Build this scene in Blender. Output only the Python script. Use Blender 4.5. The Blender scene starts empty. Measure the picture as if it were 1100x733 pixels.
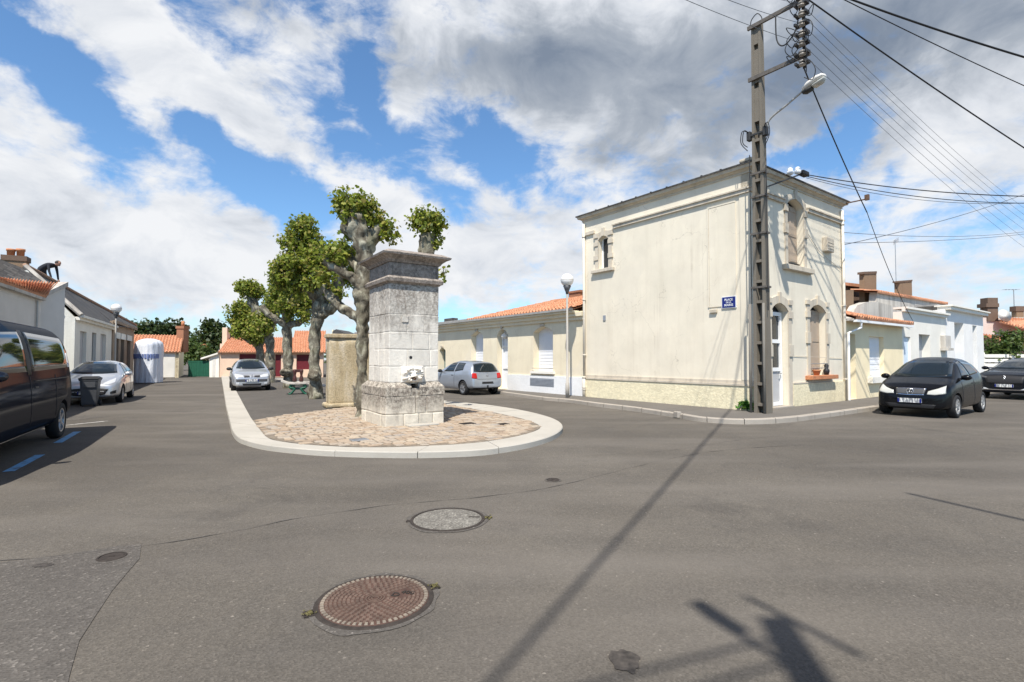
import bpy, bmesh, math, random
from mathutils import Vector, Matrix, noise
from mathutils.geometry import tessellate_polygon
from mathutils.bvhtree import BVHTree
R = math.radians
SC = bpy.context.scene
COL = SC.collection
rnd = random.Random(7)

# ------------------------------------------------------------------ camera
CAMZ, FPX, PITCH = 1.55, 553.0, math.atan(18.5/553.0)
cam = bpy.data.cameras.new('camera')
cam.sensor_width = 36.0
cam.lens = 36.0*FPX/1100.0
cam.clip_end = 3000
camo = bpy.data.objects.new('camera', cam); COL.objects.link(camo)
camo.location = (0, 0, CAMZ)
camo.rotation_euler = (R(90)+PITCH, 0, 0)
SC.camera = camo
EYE = Vector((0, 0, CAMZ))

def ray(px, py):
    u = (px-550.0)/FPX; v = (366.5-py)/FPX
    return Vector((u, math.cos(PITCH)-v*math.sin(PITCH), math.sin(PITCH)+v*math.cos(PITCH)))
def G(px, py, z=0.0):
    d = ray(px, py); s = (z-CAMZ)/d.z
    return EYE+d*s
def at(px, py, Y):
    d = ray(px, py); return EYE+d*(Y/d.y)

# ------------------------------------------------------------------ objects
def wloc(o):
    v = Vector((0, 0, 0))
    while o is not None:
        v += o.location; o = o.parent
    return v
def tag(o, label=None, cat=None, group=None, kind=None):
    if label: o['label'] = label
    if cat: o['category'] = cat
    if group: o['group'] = group
    if kind: o['kind'] = kind
    return o
def thing(name, loc, label, cat, group=None, rz=0):
    o = bpy.data.objects.new(name, None); COL.objects.link(o)
    o.empty_display_size = .2
    o.location = loc; o.rotation_euler = (0, 0, rz)
    return tag(o, label, cat, group)
def obj(name, bm, m=None, parent=None, smooth=False, local=False, ms=None):
    """local: the bmesh is already in the parent's space; otherwise it is in world space"""
    if parent is not None and not local:
        bmesh.ops.translate(bm, verts=bm.verts, vec=-wloc(parent))
    me = bpy.data.meshes.new(name)
    bm.normal_update(); bm.to_mesh(me); bm.free()
    for x in (ms or [m]):
        if x: me.materials.append(x)
    if smooth:
        me.polygons.foreach_set('use_smooth', [True]*len(me.polygons))
    o = bpy.data.objects.new(name, me); COL.objects.link(o)
    if parent is not None: o.parent = parent
    return o
def top(name, bm, m, label, cat, group=None, smooth=False):
    """a thing that is one mesh, its origin at its base"""
    n = len(bm.verts)
    c = sum((v.co for v in bm.verts), Vector())/max(n, 1)
    z = min(v.co.z for v in bm.verts)
    loc = Vector((c.x, c.y, z))
    bmesh.ops.translate(bm, verts=bm.verts, vec=-loc)
    o = obj(name, bm, m, None, smooth); o.location = loc
    return tag(o, label, cat, group)
def struct(name, bm, m, smooth=False):
    return tag(obj(name, bm, m, None, smooth), kind='structure')

# ------------------------------------------------------------------ shapes
def quad(bm, *ps):
    return bm.faces.new([bm.verts.new(p) for p in ps])
def hexa(bm, b, t):
    """b,t: four bottom and four top corners"""
    vb = [bm.verts.new(p) for p in b]; vt = [bm.verts.new(p) for p in t]
    bm.faces.new(vb[::-1]); bm.faces.new(vt)
    n = len(b)
    for i in range(n):
        bm.faces.new((vb[i], vb[(i+1) % n], vt[(i+1) % n], vt[i]))
def box(bm, x0, x1, y0, y1, z0, z1):
    hexa(bm, [(x0, y0, z0), (x1, y0, z0), (x1, y1, z0), (x0, y1, z0)], [(x0, y0, z1), (x1, y0, z1), (x1, y1, z1), (x0, y1, z1)])
def bevel(bm, w, seg=2):
    bmesh.ops.bevel(bm, geom=list(bm.edges), offset=w, segments=seg, affect='EDGES', profile=.5)
def tube(bm, pts, rad, n=8, cap=True, wob=0.0, seed=0):
    pts = [Vector(p) for p in pts]
    if not hasattr(rad, '__len__'): rad = [rad]*len(pts)
    rings = []; up = None
    for i, p in enumerate(pts):
        a = pts[max(i-1, 0)]; b = pts[min(i+1, len(pts)-1)]
        d = (b-a)
        if d.length < 1e-7: d = Vector((0, 0, 1))
        d.normalize()
        if up is None:
            up = d.orthogonal().normalized()
        else:
            up = (up-d*up.dot(d))
            up = up.normalized() if up.length > 1e-6 else d.orthogonal().normalized()
        s = d.cross(up)
        ring = []
        for k in range(n):
            an = 2*math.pi*k/n
            dirv = up*math.cos(an)+s*math.sin(an)
            r = rad[i]
            if wob:
                r *= 1+wob*noise.noise((p+dirv*rad[i])*2.3/max(.25, rad[0]*2)+Vector((seed*7.1, 0, 0)))
            ring.append(bm.verts.new(p+dirv*r))
        rings.append(ring)
    for a, b in zip(rings, rings[1:]):
        for k in range(n):
            bm.faces.new((a[k], a[(k+1) % n], b[(k+1) % n], b[k]))
    if cap and n > 2:
        bm.faces.new(rings[0][::-1]); bm.faces.new(rings[-1])
def lathe(bm, prof, n=24, M=None, cap=True):
    """prof: (r,z) from bottom to top"""
    M = M or Matrix()
    rings = [[bm.verts.new(M @ Vector((r*math.cos(2*math.pi*k/n), r*math.sin(2*math.pi*k/n), z))) for k in range(n)] for r, z in prof]
    for a, b in zip(rings, rings[1:]):
        for k in range(n):
            bm.faces.new((a[k], a[(k+1) % n], b[(k+1) % n], b[k]))
    if cap:
        bm.faces.new(rings[0][::-1]); bm.faces.new(rings[-1])
def smoothpath(pts, rad, sub=4):
    """Catmull-Rom through pts with radii"""
    P = [Vector(p) for p in pts]; out = []; ro = []
    for i in range(len(P)-1):
        p0 = P[max(i-1, 0)]; p1 = P[i]; p2 = P[i+1]; p3 = P[min(i+2, len(P)-1)]
        for k in range(sub):
            t = k/sub
            out.append(.5*((2*p1)+(p2-p0)*t+(2*p0-5*p1+4*p2-p3)*t*t+(3*p1-p0-3*p2+p3)*t**3))
            ro.append(rad[i]*(1-t)+rad[i+1]*t)
    out.append(P[-1]); ro.append(rad[-1])
    return out, ro
def interp(tab, x):
    if x <= tab[0][0]: return tab[0][1]
    for (a, va), (b, vb) in zip(tab, tab[1:]):
        if x <= b: return va+(vb-va)*(x-a)/(b-a)
    return tab[-1][1]

class Frame:
    """a wall plane: origin O, along a, outward n"""
    def __init__(s, O, a, n=None):
        s.O = Vector((O[0], O[1], 0)); s.a = Vector((a[0], a[1], 0)).normalized()
        s.n = Vector((n[0], n[1], 0)).normalized() if n else Vector((s.a.y, -s.a.x, 0))
    def P(s, t, o, z): return s.O+s.a*t+s.n*o+Vector((0, 0, z))
    def inv(s, px, py, o=0.0):
        d = ray(px, py); O = s.O+s.n*o
        k = (O-EYE).dot(s.n)/d.dot(s.n)
        p = EYE+d*k
        return ((p-s.O).dot(s.a), p.z)
    def box(s, bm, t0, t1, o0, o1, z0, z1):
        b = [s.P(t0, o0, z0), s.P(t1, o0, z0), s.P(t1, o1, z0), s.P(t0, o1, z0)]
        hexa(bm, b, [p+Vector((0, 0, z1-z0)) for p in b])
def rect(t0, t1, z0, z1): return [(t0, z0), (t1, z0), (t1, z1), (t0, z1)]
def arch(t0, t1, z0, z1, rise, n=8):
    """z1 the crown, z1-rise the springing"""
    tm = (t0+t1)/2; w = (t1-t0)/2; zs = z1-rise
    rad = (w*w+rise*rise)/(2*rise); zc = z1-rad; a0 = math.asin(min(1, w/rad))
    pts = [(t0, z0), (t1, z0)]
    for k in range(n+1):
        a = a0-2*a0*k/n
        pts.append((tm+rad*math.sin(a), zc+rad*math.cos(a)))
    return pts
def polyface(bm, F, loops, o):
    """flat polygon with holes, on plane o of frame F"""
    tri = tessellate_polygon([[Vector((t, z, 0)) for t, z in L] for L in loops])
    flat = [p for L in loops for p in L]
    vs = [bm.verts.new(F.P(t, o, z)) for t, z in flat]
    for a, b, c in tri:
        try: bm.faces.new((vs[a], vs[b], vs[c]))
        except ValueError: pass
    return vs
def facade(bm, F, outline, holes=(), depth=.25, o=0.0, edge=True):
    """wall face with real recessed openings (reveals 'depth' deep)"""
    polyface(bm, F, [outline]+list(holes), o)
    for H in (list(holes)+([outline] if edge else [])):
        n = len(H)
        for i in range(n):
            (t0, z0), (t1, z1) = H[i], H[(i+1) % n]
            quad(bm, F.P(t0, o, z0), F.P(t1, o, z1), F.P(t1, o-depth, z1), F.P(t0, o-depth, z0))
    bmesh.ops.remove_doubles(bm, verts=bm.verts, dist=1e-4)
    bmesh.ops.recalc_face_normals(bm, faces=bm.faces)
def slab(bm, F, poly, o0, o1):
    """polygon on frame F given thickness from o0 to o1"""
    b = [F.P(t, o0, z) for t, z in poly]; t_ = [F.P(t, o1, z) for t, z in poly]
    n = len(poly)
    vb = [bm.verts.new(p) for p in b]; vt = [bm.verts.new(p) for p in t_]
    bm.faces.new(vb[::-1]); bm.faces.new(vt)
    for i in range(n):
        bm.faces.new((vb[i], vb[(i+1) % n], vt[(i+1) % n], vt[i]))
    bmesh.ops.recalc_face_normals(bm, faces=bm.faces)
def tile_roof(bm, e0, e1, r0, r1, pitch=.21, row=.38, amp=.045, th=.05):
    """canal tiles: corrugated sheet from the eave e0-e1 up to the ridge r0-r1"""
    e0, e1, r0, r1 = map(Vector, (e0, e1, r0, r1))
    L = (e1-e0).length; D = max((r0-e0).length, (r1-e1).length)
    nu = max(4, int(L/pitch)*6); nv = max(2, int(D/row))
    nrm = (e1-e0).cross(r0-e0).normalized()
    if nrm.z < 0: nrm = -nrm
    grid = []
    for j in range(nv):
        for half in (0, 1):
            v = (j+half)/nv
            lift = .03*(1-half)
            line = []
            for i in range(nu+1):
                u = i/nu
                p = e0.lerp(e1, u).lerp(r0.lerp(r1, u), v)
                ph = (u*L/pitch) % 1.0
                h = amp*math.sin(math.pi*ph*2)
                jit = .012*noise.noise(Vector((math.floor(u*L/pitch*2), j*3.1, 1.7)))
                line.append(bm.verts.new(p+nrm*(h+lift+jit+th)))
            grid.append(line)
    for a, b in zip(grid, grid[1:]):
        for i in range(nu):
            bm.faces.new((a[i], a[i+1], b[i+1], b[i]))
    # underside and eave lip
    q = [e0, e1, r1, r0]
    quad(bm, *[p-nrm*.02 for p in q])
    a = grid[0]
    low = [bm.verts.new(e0.lerp(e1, i/nu)-nrm*.02) for i in range(nu+1)]
    for i in range(nu): bm.faces.new((low[i], low[i+1], a[i+1], a[i]))

# ------------------------------------------------------------------ materials
class NT:
    def __init__(s, name):
        s.m = bpy.data.materials.new(name); s.m.use_nodes = True
        s.t = s.m.node_tree; s.n = s.t.nodes; s.l = s.t.links
        s.b = s.n['Principled BSDF']
        s.co = s.n.new('ShaderNodeTexCoord')
        s.vec = s.co.outputs['Object']
        s.stack = None
    def node(s, ty, **k):
        n = s.n.new(ty)
        for a, v in k.items():
            if a in n.inputs: n.inputs[a].default_value = v
            else: setattr(n, a, v)
        return n
    def link(s, a, b): s.l.new(a, b)
    def map(s, scale=(1, 1, 1), rot=(0, 0, 0), vec=None):
        n = s.node('ShaderNodeMapping'); n.inputs['Scale'].default_value = scale; n.inputs['Rotation'].default_value = rot
        s.link(vec or s.vec, n.inputs['Vector']); return n.outputs[0]
    def noise(s, scale=5, detail=6, rough=.55, dist=0, vec=None):
        n = s.node('ShaderNodeTexNoise')
        n.inputs['Scale'].default_value = scale; n.inputs['Detail'].default_value = detail
        n.inputs['Roughness'].default_value = rough; n.inputs['Distortion'].default_value = dist
        s.link(vec or s.vec, n.inputs['Vector']); return n.outputs['Fac']
    def ramp(s, fac, stops):
        n = s.node('ShaderNodeValToRGB'); cr = n.color_ramp
        while len(cr.elements) < len(stops): cr.elements.new(.5)
        for e, (p, c) in zip(cr.elements, stops):
            e.position = p; e.color = (c, c, c, 1) if not hasattr(c, '__len__') else (*c, 1)
        s.link(fac, n.inputs[0]); return n.outputs[0]
    def mix(s, fac, a, b, mode='MIX'):
        n = s.node('ShaderNodeMix', data_type='RGBA', blend_type=mode)
        for k, v in ((0, fac), (6, a), (7, b)):
            i = n.inputs[k]
            if hasattr(v, 'node'): s.link(v, i)
            elif k == 0: i.default_value = v
            else: i.default_value = (*v, 1) if hasattr(v, '__len__') else (v, v, v, 1)
        return n.outputs[2]
    def math(s, op, a, b=None, clamp=False):
        n = s.node('ShaderNodeMath', operation=op); n.use_clamp = clamp
        for k, v in ((0, a), (1, b)):
            if v is None: continue
            if hasattr(v, 'node'): s.link(v, n.inputs[k])
            else: n.inputs[k].default_value = v
        return n.outputs[0]
    def bump(s, h, strength=.3, dist=.02):
        n = s.node('ShaderNodeBump'); n.inputs['Strength'].default_value = strength; n.inputs['Distance'].default_value = dist
        s.link(h, n.inputs['Height'])
        if s.stack: s.link(s.stack, n.inputs['Normal'])
        s.stack = n.outputs[0]; s.link(s.stack, s.b.inputs['Normal'])
    def done(s, col=None, rough=.8, metal=0.0, spec=.3):
        if col is not None:
            if hasattr(col, 'node'): s.link(col, s.b.inputs['Base Color'])
            else: s.b.inputs['Base Color'].default_value = (*col, 1)
        if hasattr(rough, 'node'): s.link(rough, s.b.inputs['Roughness'])
        else: s.b.inputs['Roughness'].default_value = rough
        s.b.inputs['Metallic'].default_value = metal
        s.b.inputs['Specular IOR Level'].default_value = spec
        return s.m
def plain(name, c, rough=.6, metal=0.0, var=.12, scale=6, spec=.4):
    t = NT(name)
    f = t.noise(scale, 5)
    c1 = tuple(x*(1-var) for x in c); c2 = tuple(min(1, x*(1+var)) for x in c)
    return t.done(t.ramp(f, [(.3, c1), (.7, c2)]), rough, metal, spec)
def stucco(name, c, stain=(.3, .27, .22), amt=.5, bump=.25, streak=.6, grain=70, thr=.56, cracks=False):
    t = NT(name)
    big = t.noise(.9, 6, .6)
    col = t.ramp(big, [(.3, tuple(x*.9 for x in c)), (.7, tuple(min(1, x*1.05) for x in c))])
    st = t.noise(1.0, 8, .62, vec=t.map((3.2, 3.2, .22)))
    msk = t.ramp(st, [(thr, 0.0), (thr+.22, 1.0)])
    blot = t.noise(2.2, 9, .66)
    mb = t.ramp(blot, [(.55, 0.0), (.8, 1.0)])
    m2 = t.math('MULTIPLY', msk, amt*streak)
    col = t.mix(m2, col, stain)
    col = t.mix(t.math('MULTIPLY', mb, amt*.55), col, stain)
    fine = t.noise(grain, 3)
    col = t.mix(.10, col, t.ramp(fine, [(.3, .45), (.7, 1.0)]), 'MULTIPLY')
    if cracks:
        # hairline cracks, thin runs of dirt and old patch repairs
        cr = t.node('ShaderNodeTexVoronoi', feature='DISTANCE_TO_EDGE'); cr.inputs['Scale'].default_value = .8
        nn = t.node('ShaderNodeTexNoise'); nn.inputs['Scale'].default_value = 2.2; nn.inputs['Detail'].default_value = 7; t.link(t.vec, nn.inputs['Vector'])
        sc = t.node('ShaderNodeVectorMath', operation='SCALE'); t.link(nn.outputs['Color'], sc.inputs[0]); sc.inputs['Scale'].default_value = .9
        wv = t.node('ShaderNodeVectorMath', operation='ADD'); t.link(t.vec, wv.inputs[0]); t.link(sc.outputs[0], wv.inputs[1]); t.link(wv.outputs[0], cr.inputs['Vector'])
        ck = t.math('MULTIPLY', t.ramp(cr.outputs['Distance'], [(0.0, 1.0), (.007, 0.0)]), t.ramp(t.noise(.7, 3), [(.5, 0.0), (.58, .5)]))
        col = t.mix(ck, col, (.30, .25, .19))
        runs = t.math('MULTIPLY', t.ramp(t.noise(1.0, 4, .6, vec=t.map((9, 9, .12))), [(.60, 0.0), (.72, .55)]), t.ramp(t.noise(1.1, 5), [(.45, 0.0), (.65, 1.0)]))
        col = t.mix(runs, col, stain)
        rp = t.ramp(t.noise(.55, 2, .4), [(.575, 0.0), (.59, .35)])
        col = t.mix(rp, col, (.71, .645, .53))
    t.bump(fine, bump, .012); t.bump(t.noise(3, 4), bump*.5, .03)
    return t.done(col, .92, 0, .15)

M = {}
def build_mats():
    # asphalt
    t = NT('asphalt')
    big = t.noise(.18, 5, .6); mid = t.noise(1.3, 7, .65); fine = t.noise(95, 3, .7)
    col = t.ramp(big, [(.32, (.096, .085, .072)), (.5, (.130, .115, .096)), (.66, (.166, .148, .124))])
    col = t.mix(t.ramp(mid, [(.42, 0.0), (.75, .55)]), col, (.100, .091, .081))
    sp_ = t.noise(.62, 8, .7, .4)
    col = t.mix(t.ramp(sp_, [(.55, 0.0), (.66, .62)]), col, (.086, .077, .067))
    sp2 = t.noise(4.2, 6, .7)
    col = t.mix(t.ramp(sp2, [(.60, 0.0), (.78, .4)]), col, (.164, .146, .126))
    vo = t.node('ShaderNodeTexVoronoi'); vo.inputs['Scale'].default_value = 75; t.link(t.vec, vo.inputs['Vector'])
    spk = t.ramp(vo.outputs['Color'], [(.0, .6), (.75, 1.02), (.93, 1.2), (1, 2.6)])
    col = t.mix(.75, col, spk, 'MULTIPLY')
    col = t.mix(.4, col, t.ramp(fine, [(.3, .6), (.7, 1.25)]), 'MULTIPLY')
    # tyre-polished pale bands and fine cracks
    band = t.noise(.55, 4, .5, vec=t.map((.35, 1.6, 1), (0, 0, R(-24))))
    col = t.mix(t.ramp(band, [(.48, 0.0), (.70, .5)]), col, (.176, .157, .135))
    cr = t.node('ShaderNodeTexVoronoi', feature='DISTANCE_TO_EDGE'); cr.inputs['Scale'].default_value = .33
    wv = t.node('ShaderNodeVectorMath', operation='ADD')
    nn = t.node('ShaderNodeTexNoise'); nn.inputs['Scale'].default_value = 1.6; nn.inputs['Detail'].default_value = 7; t.link(t.vec, nn.inputs['Vector'])
    sc = t.node('ShaderNodeVectorMath', operation='SCALE'); t.link(nn.outputs['Color'], sc.inputs[0]); sc.inputs['Scale'].default_value = 1.3
    t.link(t.vec, wv.inputs[0]); t.link(sc.outputs[0], wv.inputs[1]); t.link(wv.outputs[0], cr.inputs['Vector'])
    ck = t.math('MULTIPLY', t.ramp(cr.outputs['Distance'], [(0.0, 1.0), (.006, 0.0)]), t.ramp(t.noise(.4, 3), [(.50, 0.0), (.60, .35)]))
    col = t.mix(ck, col, (.05, .045, .04))
    t.bump(vo.outputs['Distance'], .55, .006); t.bump(mid, .2, .01)
    M['asphalt'] = t.done(col, .9, 0, .25)
    t = NT('asphalt_old')
    mid = t.noise(1.1, 7, .65); fine = t.noise(90, 3, .7)
    col = t.ramp(mid, [(.3, (.100, .090, .080)), (.7, (.128, .116, .102))])
    vo = t.node('ShaderNodeTexVoronoi'); vo.inputs['Scale'].default_value = 60; t.link(t.vec, vo.inputs['Vector'])
    col = t.mix(.8, col, t.ramp(vo.outputs['Color'], [(0, .6), (.8, 1.05), (1, 2.2)]), 'MULTIPLY')
    t.bump(vo.outputs['Distance'], .7, .008); t.bump(fine, .2, .004)
    M['asphalt_old'] = t.done(col, .92, 0, .2)
    M['seam'] = plain('seam', (.09, .081, .072), .9, 0, .2, 9)
    M['arm'] = plain('arm_steel', (.13, .115, .10), .7, .2, .25, 12)
    M['collar'] = plain('collar_asphalt', (.104, .091, .077), .92, 0, .25, 16, .2)
    M['tar'] = plain('tar', (.062, .056, .05), .8, 0, .3, 14)
    M['stain'] = plain('oil_stain', (.055, .047, .04), .75, 0, .5, 26)
    M['sidewalk'] = stucco('sidewalk_asphalt', (.155, .142, .127), (.085, .076, .068), .5, .4, 0.0, 80)
    M['kerbstone'] = stucco('kerb_stone', (.46, .43, .375), (.26, .24, .2), .5, .35, 0.2, 60)
    M['kerbgrey'] = stucco('kerb_concrete', (.38, .34, .29), (.17, .15, .125), .8, .35, 0.3, 50)
    M['paint_white'] = plain('road_paint_white', (.62, .60, .57), .7, 0, .25, 12)
    M['paint_blue'] = plain('road_paint_blue', (.10, .33, .62), .7, 0, .3, 12)
    # cobbles: one tint per stone
    t = NT('cobble')
    geo = t.node('ShaderNodeNewGeometry')
    col = t.ramp(geo.outputs['Random Per Island'], [(0, (.31, .235, .17)), (.3, (.42, .325, .235)), (.55, (.38, .315, .25)), (.8, (.47, .385, .285)), (1, (.34, .30, .26))])
    col = t.mix(.5, col, t.ramp(t.noise(28, 6, .7), [(.3, .55), (.7, 1.2)]), 'MULTIPLY')
    t.bump(t.noise(30, 5), .5, .01)
    M['cobble'] = t.done(col, .85, 0, .2)
    M['mortar'] = plain('cobble_joint', (.20, .165, .125), .95, 0, .3, 10)
    # fountain stone
    def stone(name, lo, dirt):
        t = NT(name)
        geo = t.node('ShaderNodeNewGeometry')
        base = t.ramp(geo.outputs['Random Per Island'], [(0, tuple(x*.82 for x in lo)), (1, lo)])
        base = t.mix(.35, base, t.ramp(t.noise(9, 8, .7), [(.3, .6), (.7, 1.1)]), 'MULTIPLY')
        sep = t.node('ShaderNodeSeparateXYZ'); t.link(t.vec, sep.inputs[0])
        hz = t.math('MULTIPLY', t.math('SUBTRACT', sep.outputs[2], dirt[0]), dirt[1], True)
        n1 = t.noise(2.6, 10, .7); n2 = t.noise(1.4, 8, .65, vec=t.map((3, 3, .5)))
        f = t.math('ADD', t.math('MULTIPLY', hz, dirt[2]), t.math('ADD', t.math('MULTIPLY', n1, .55), t.math('MULTIPLY', n2, .45)))
        msk = t.ramp(f, [(.56, 0.0), (.68, .6), (.90, .95)])
        msk = t.math('MULTIPLY', msk, t.ramp(t.noise(16, 8, .75), [(.36, .22), (.58, 1.0)]))
        dc = t.ramp(t.noise(5, 6), [(.35, (.085, .071, .06)), (.65, (.215, .178, .147))])
        col = t.mix(msk, base, dc)
        pit = t.noise(24, 6, .75)
        col = t.mix(t.ramp(pit, [(.28, .55), (.36, 0.0)]), col, (.10, .085, .07))
        t.bump(pit, .6, .02); t.bump(t.noise(5, 5), .35, .03)
        return t.done(col, .92, 0, .15)
    M['stone'] = stone('weathered_limestone', (.82, .77, .68), (1.6, .66, .36))
    M['stone_base'] = stone('weathered_limestone_base', (.76, .69, .57), (.22, 2.0, .46))
    M['stone_dark'] = stone('weathered_limestone_dark', (.54, .47, .405), (-2.0, .4, .33))
    t = NT('roughcast_ochre')
    n = t.noise(26, 6, .7); b = t.noise(2.2, 6, .6, vec=t.map((1.6, 1.6, .5)))
    col = t.ramp(b, [(.3, (.40, .315, .19)), (.5, (.52, .425, .275)), (.7, (.64, .56, .43))])
    col = t.mix(.7, col, t.ramp(n, [(.3, .45), (.65, 1.15)]), 'MULTIPLY')
    t.bump(n, .9, .03)
    M['ochre'] = t.done(col, .95, 0, .1)
    M['wall_tall'] = stucco('render_pale_beige', (.795, .722, .583), (.45, .37, .275), .40, .18, .42, 90, .5, True)
    M['wall_tall_trim'] = stucco('stone_trim_beige', (.61, .54, .435), (.20, .165, .13), .9, .3, .6, 50, .5)
    M['cornice'] = stucco('cornice_stone', (.60, .53, .42), (.20, .165, .13), .75, .3, .5, 50, .46)
    t = NT('roughcast_cream')
    n = t.noise(19, 5, .6)
    vo = t.node('ShaderNodeTexVoronoi'); vo.inputs['Scale'].default_value = 9; t.link(t.vec, vo.inputs['Vector'])
    col = t.mix(.3, (.86, .77, .54), t.ramp(t.noise(1.4, 6), [(.3, .6), (.7, 1.1)]), 'MULTIPLY')
    col = t.mix(.3, col, t.ramp(vo.outputs['Distance'], [(.1, 1.08), (.7, .6)]), 'MULTIPLY')
    t.bump(vo.outputs['Distance'], -1.0, .05); t.bump(n, .6, .03)
    M['roughcast'] = t.done(col, .95, 0, .1)
    M['wall_low'] = stucco('render_yellow_cream', (.80, .71, .53), (.50, .39, .26), .42, .15, .45, 90, .52, True)
    M['white'] = stucco('white_render', (.86, .82, .73), (.45, .43, .4), .25, .15, .5, 90)
    M['white_block'] = stucco('white_painted_stone', (.80, .80, .79), (.45, .44, .42), .35, .5, .2, 14)
    M['white_blue'] = stucco('blue_white_render', (.85, .83, .79), (.55, .56, .56), .15, .1, .4, 90)
    M['cream'] = stucco('cream_render', (.90, .77, .52), (.48, .38, .26), .35, .15, .6, 90)
    M['grey_wall'] = stucco('pale_grey_render', (.69, .66, .61), (.42, .4, .37), .2, .12, .5, 90)
    M['limewash'] = stucco('limewashed_stone', (.78, .77, .70), (.38, .36, .3), .6, .5, .4, 18)
    M['brownstone'] = stucco('brown_stone', (.34, .26, .19), (.13, .10, .08), .7, .5, .3, 20)
    M['salmon'] = stucco('salmon_render', (.74, .54, .40), (.5, .35, .25), .2, .1, .4, 90)
    M['parapet'] = stucco('grey_parapet', (.58, .54, .48), (.26, .23, .2), .75, .3, .9, 50, .46)
    M['pinkish'] = stucco('pinkish_render', (.68, .56, .50), (.4, .33, .3), .3, .2, .5, 80)
    def tiles(name, a, b, c):
        t = NT(name)
        f = t.noise(3.5, 6, .7); g = t.noise(17, 4, .7)
        col = t.ramp(f, [(.3, a), (.5, b), (.7, c)])
        col = t.mix(.55, col, t.ramp(g, [(.3, .6), (.7, 1.25)]), 'MULTIPLY')
        t.bump(g, .3, .01)
        return t.done(col, .85, 0, .2)
    M['tile'] = tiles('orange_roof_tile', (.42, .18, .10), (.56, .265, .15), (.62, .36, .23))
    M['tile_old'] = tiles('old_roof_tile', (.27, .20, .15), (.36, .22, .15), (.22, .19, .16))
    t = NT('slate_roof')
    br = t.node('ShaderNodeTexBrick'); br.inputs['Scale'].default_value = 2.2; br.inputs['Mortar Size'].default_value = .03
    br.inputs['Color1'].default_value = (.050, .046, .044, 1); br.inputs['Color2'].default_value = (.10, .094, .088, 1); br.inputs['Mortar'].default_value = (.04, .04, .04, 1)
    t.link(t.map((1, 1, 1), (0, R(90), R(30))), br.inputs['Vector'])
    col = t.mix(t.ramp(t.noise(1.2, 6), [(.45, 0.0), (.75, .5)]), br.outputs[0], (.15, .135, .115))
    t.bump(br.outputs['Fac'], -.4, .02)
    M['slate'] = t.done(col, .7, 0, .3)
    M['brick'] = stucco('chimney_brick', (.35, .17, .10), (.14, .09, .07), .6, .6, .4, 16)
    M['brick_brown'] = stucco('brown_brick', (.27, .185, .12), (.12, .09, .07), .6, .6, .4, 16)
    M['brick_dark'] = stucco('dark_brick', (.17, .115, .085), (.08, .06, .05), .6, .6, .4, 16)
    M['terracotta'] = plain('terracotta', (.50, .21, .10), .8, 0, .2, 8)
    M['concrete'] = stucco('pole_concrete', (.195, .172, .14), (.09, .08, .065), .6, .4, .8, 45)
    M['concrete_pale'] = stucco('pale_concrete', (.21, .195, .17), (.10, .092, .08), .9, .6, .1, 40)
    M['zinc'] = plain('zinc', (.45, .43, .40), .5, .5, .15, 5)
    M['pvc'] = plain('cream_pipe', (.66, .60, .50), .5, 0, .1, 4)
    t = NT('cover_concrete'); vo = t.node('ShaderNodeTexVoronoi'); vo.inputs['Scale'].default_value = 70; t.link(t.vec, vo.inputs['Vector'])
    col = t.mix(.85, t.ramp(t.noise(7, 6, .65), [(.3, (.15, .138, .12)), (.7, (.25, .235, .205))]), t.ramp(vo.outputs['Color'], [(0, .45), (.7, 1.0), (1, 1.9)]), 'MULTIPLY')
    t.bump(vo.outputs['Distance'], .6, .006); M['cover_concrete'] = t.done(col, .9, 0, .2)
    M['steel'] = plain('galvanised_steel', (.42, .42, .42), .45, .7, .15, 9)
    M['rust'] = plain('rusty_iron', (.15, .09, .06), .85, .2, .3, 20)
    M['shutter_white'] = plain('white_shutter', (.76, .77, .79), .5, 0, .04, 3)
    M['shutter_beige'] = plain('beige_shutter', (.40, .315, .235), .6, 0, .1, 3)
    M['shutter_grey'] = plain('grey_shutter', (.45, .45, .45), .6, 0, .06, 3)
    M['pvc_white'] = plain('white_frame', (.82, .82, .81), .35, 0, .03, 3)
    M['shutter_green'] = plain('faded_green_wood', (.20, .27, .24), .6, 0, .12, 4)
    M['dark_red'] = plain('dark_red_paint', (.13, .016, .022), .5, 0, .12, 4)
    M['green_gate'] = plain('green_gate_paint', (.018, .10, .06), .5, 0, .12, 4)
    M['blue_door'] = plain('blue_paint', (.20, .34, .66), .5, 0, .08, 4)
    M['pale_blue'] = plain('pale_blue_paint', (.60, .70, .80), .5, 0, .05, 4)
    M['brown_wood'] = plain('brown_wood', (.15, .06, .03), .6, 0, .25, 7)
    M['dark_wood'] = plain('dark_turned_wood', (.06, .02, .018), .5, 0, .2, 9)
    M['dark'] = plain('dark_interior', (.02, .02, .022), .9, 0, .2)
    M['vent_grey'] = plain('vent_grey', (.25, .27, .30), .6, 0, .1)
    t = NT('window_glass'); M['glass'] = t.done((.02, .025, .03), .05, 0, .6)
    t = NT('car_glass'); M['car_glass'] = t.done((.012, .018, .022), .04, 0, .7)
    M['rubber'] = plain('tyre_rubber', (.018, .018, .019), .85, 0, .2, 20)
    M['plastic_black'] = plain('black_plastic', (.02, .02, .022), .55, 0, .15, 20)
    M['plastic_grey'] = plain('grey_plastic', (.065, .067, .072), .5, 0, .1, 8)
    M['chrome'] = plain('chrome', (.75, .75, .76), .18, 1.0, .04)
    M['alloy'] = plain('alloy', (.42, .43, .45), .35, .8, .06)
    t = NT('lamp_lens'); M['lens'] = t.done((.62, .64, .66), .12, .2, .6)
    t = NT('lamp_lens_pale'); M['lens_pale'] = t.done((.50, .50, .46), .15, 0, .6)
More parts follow.
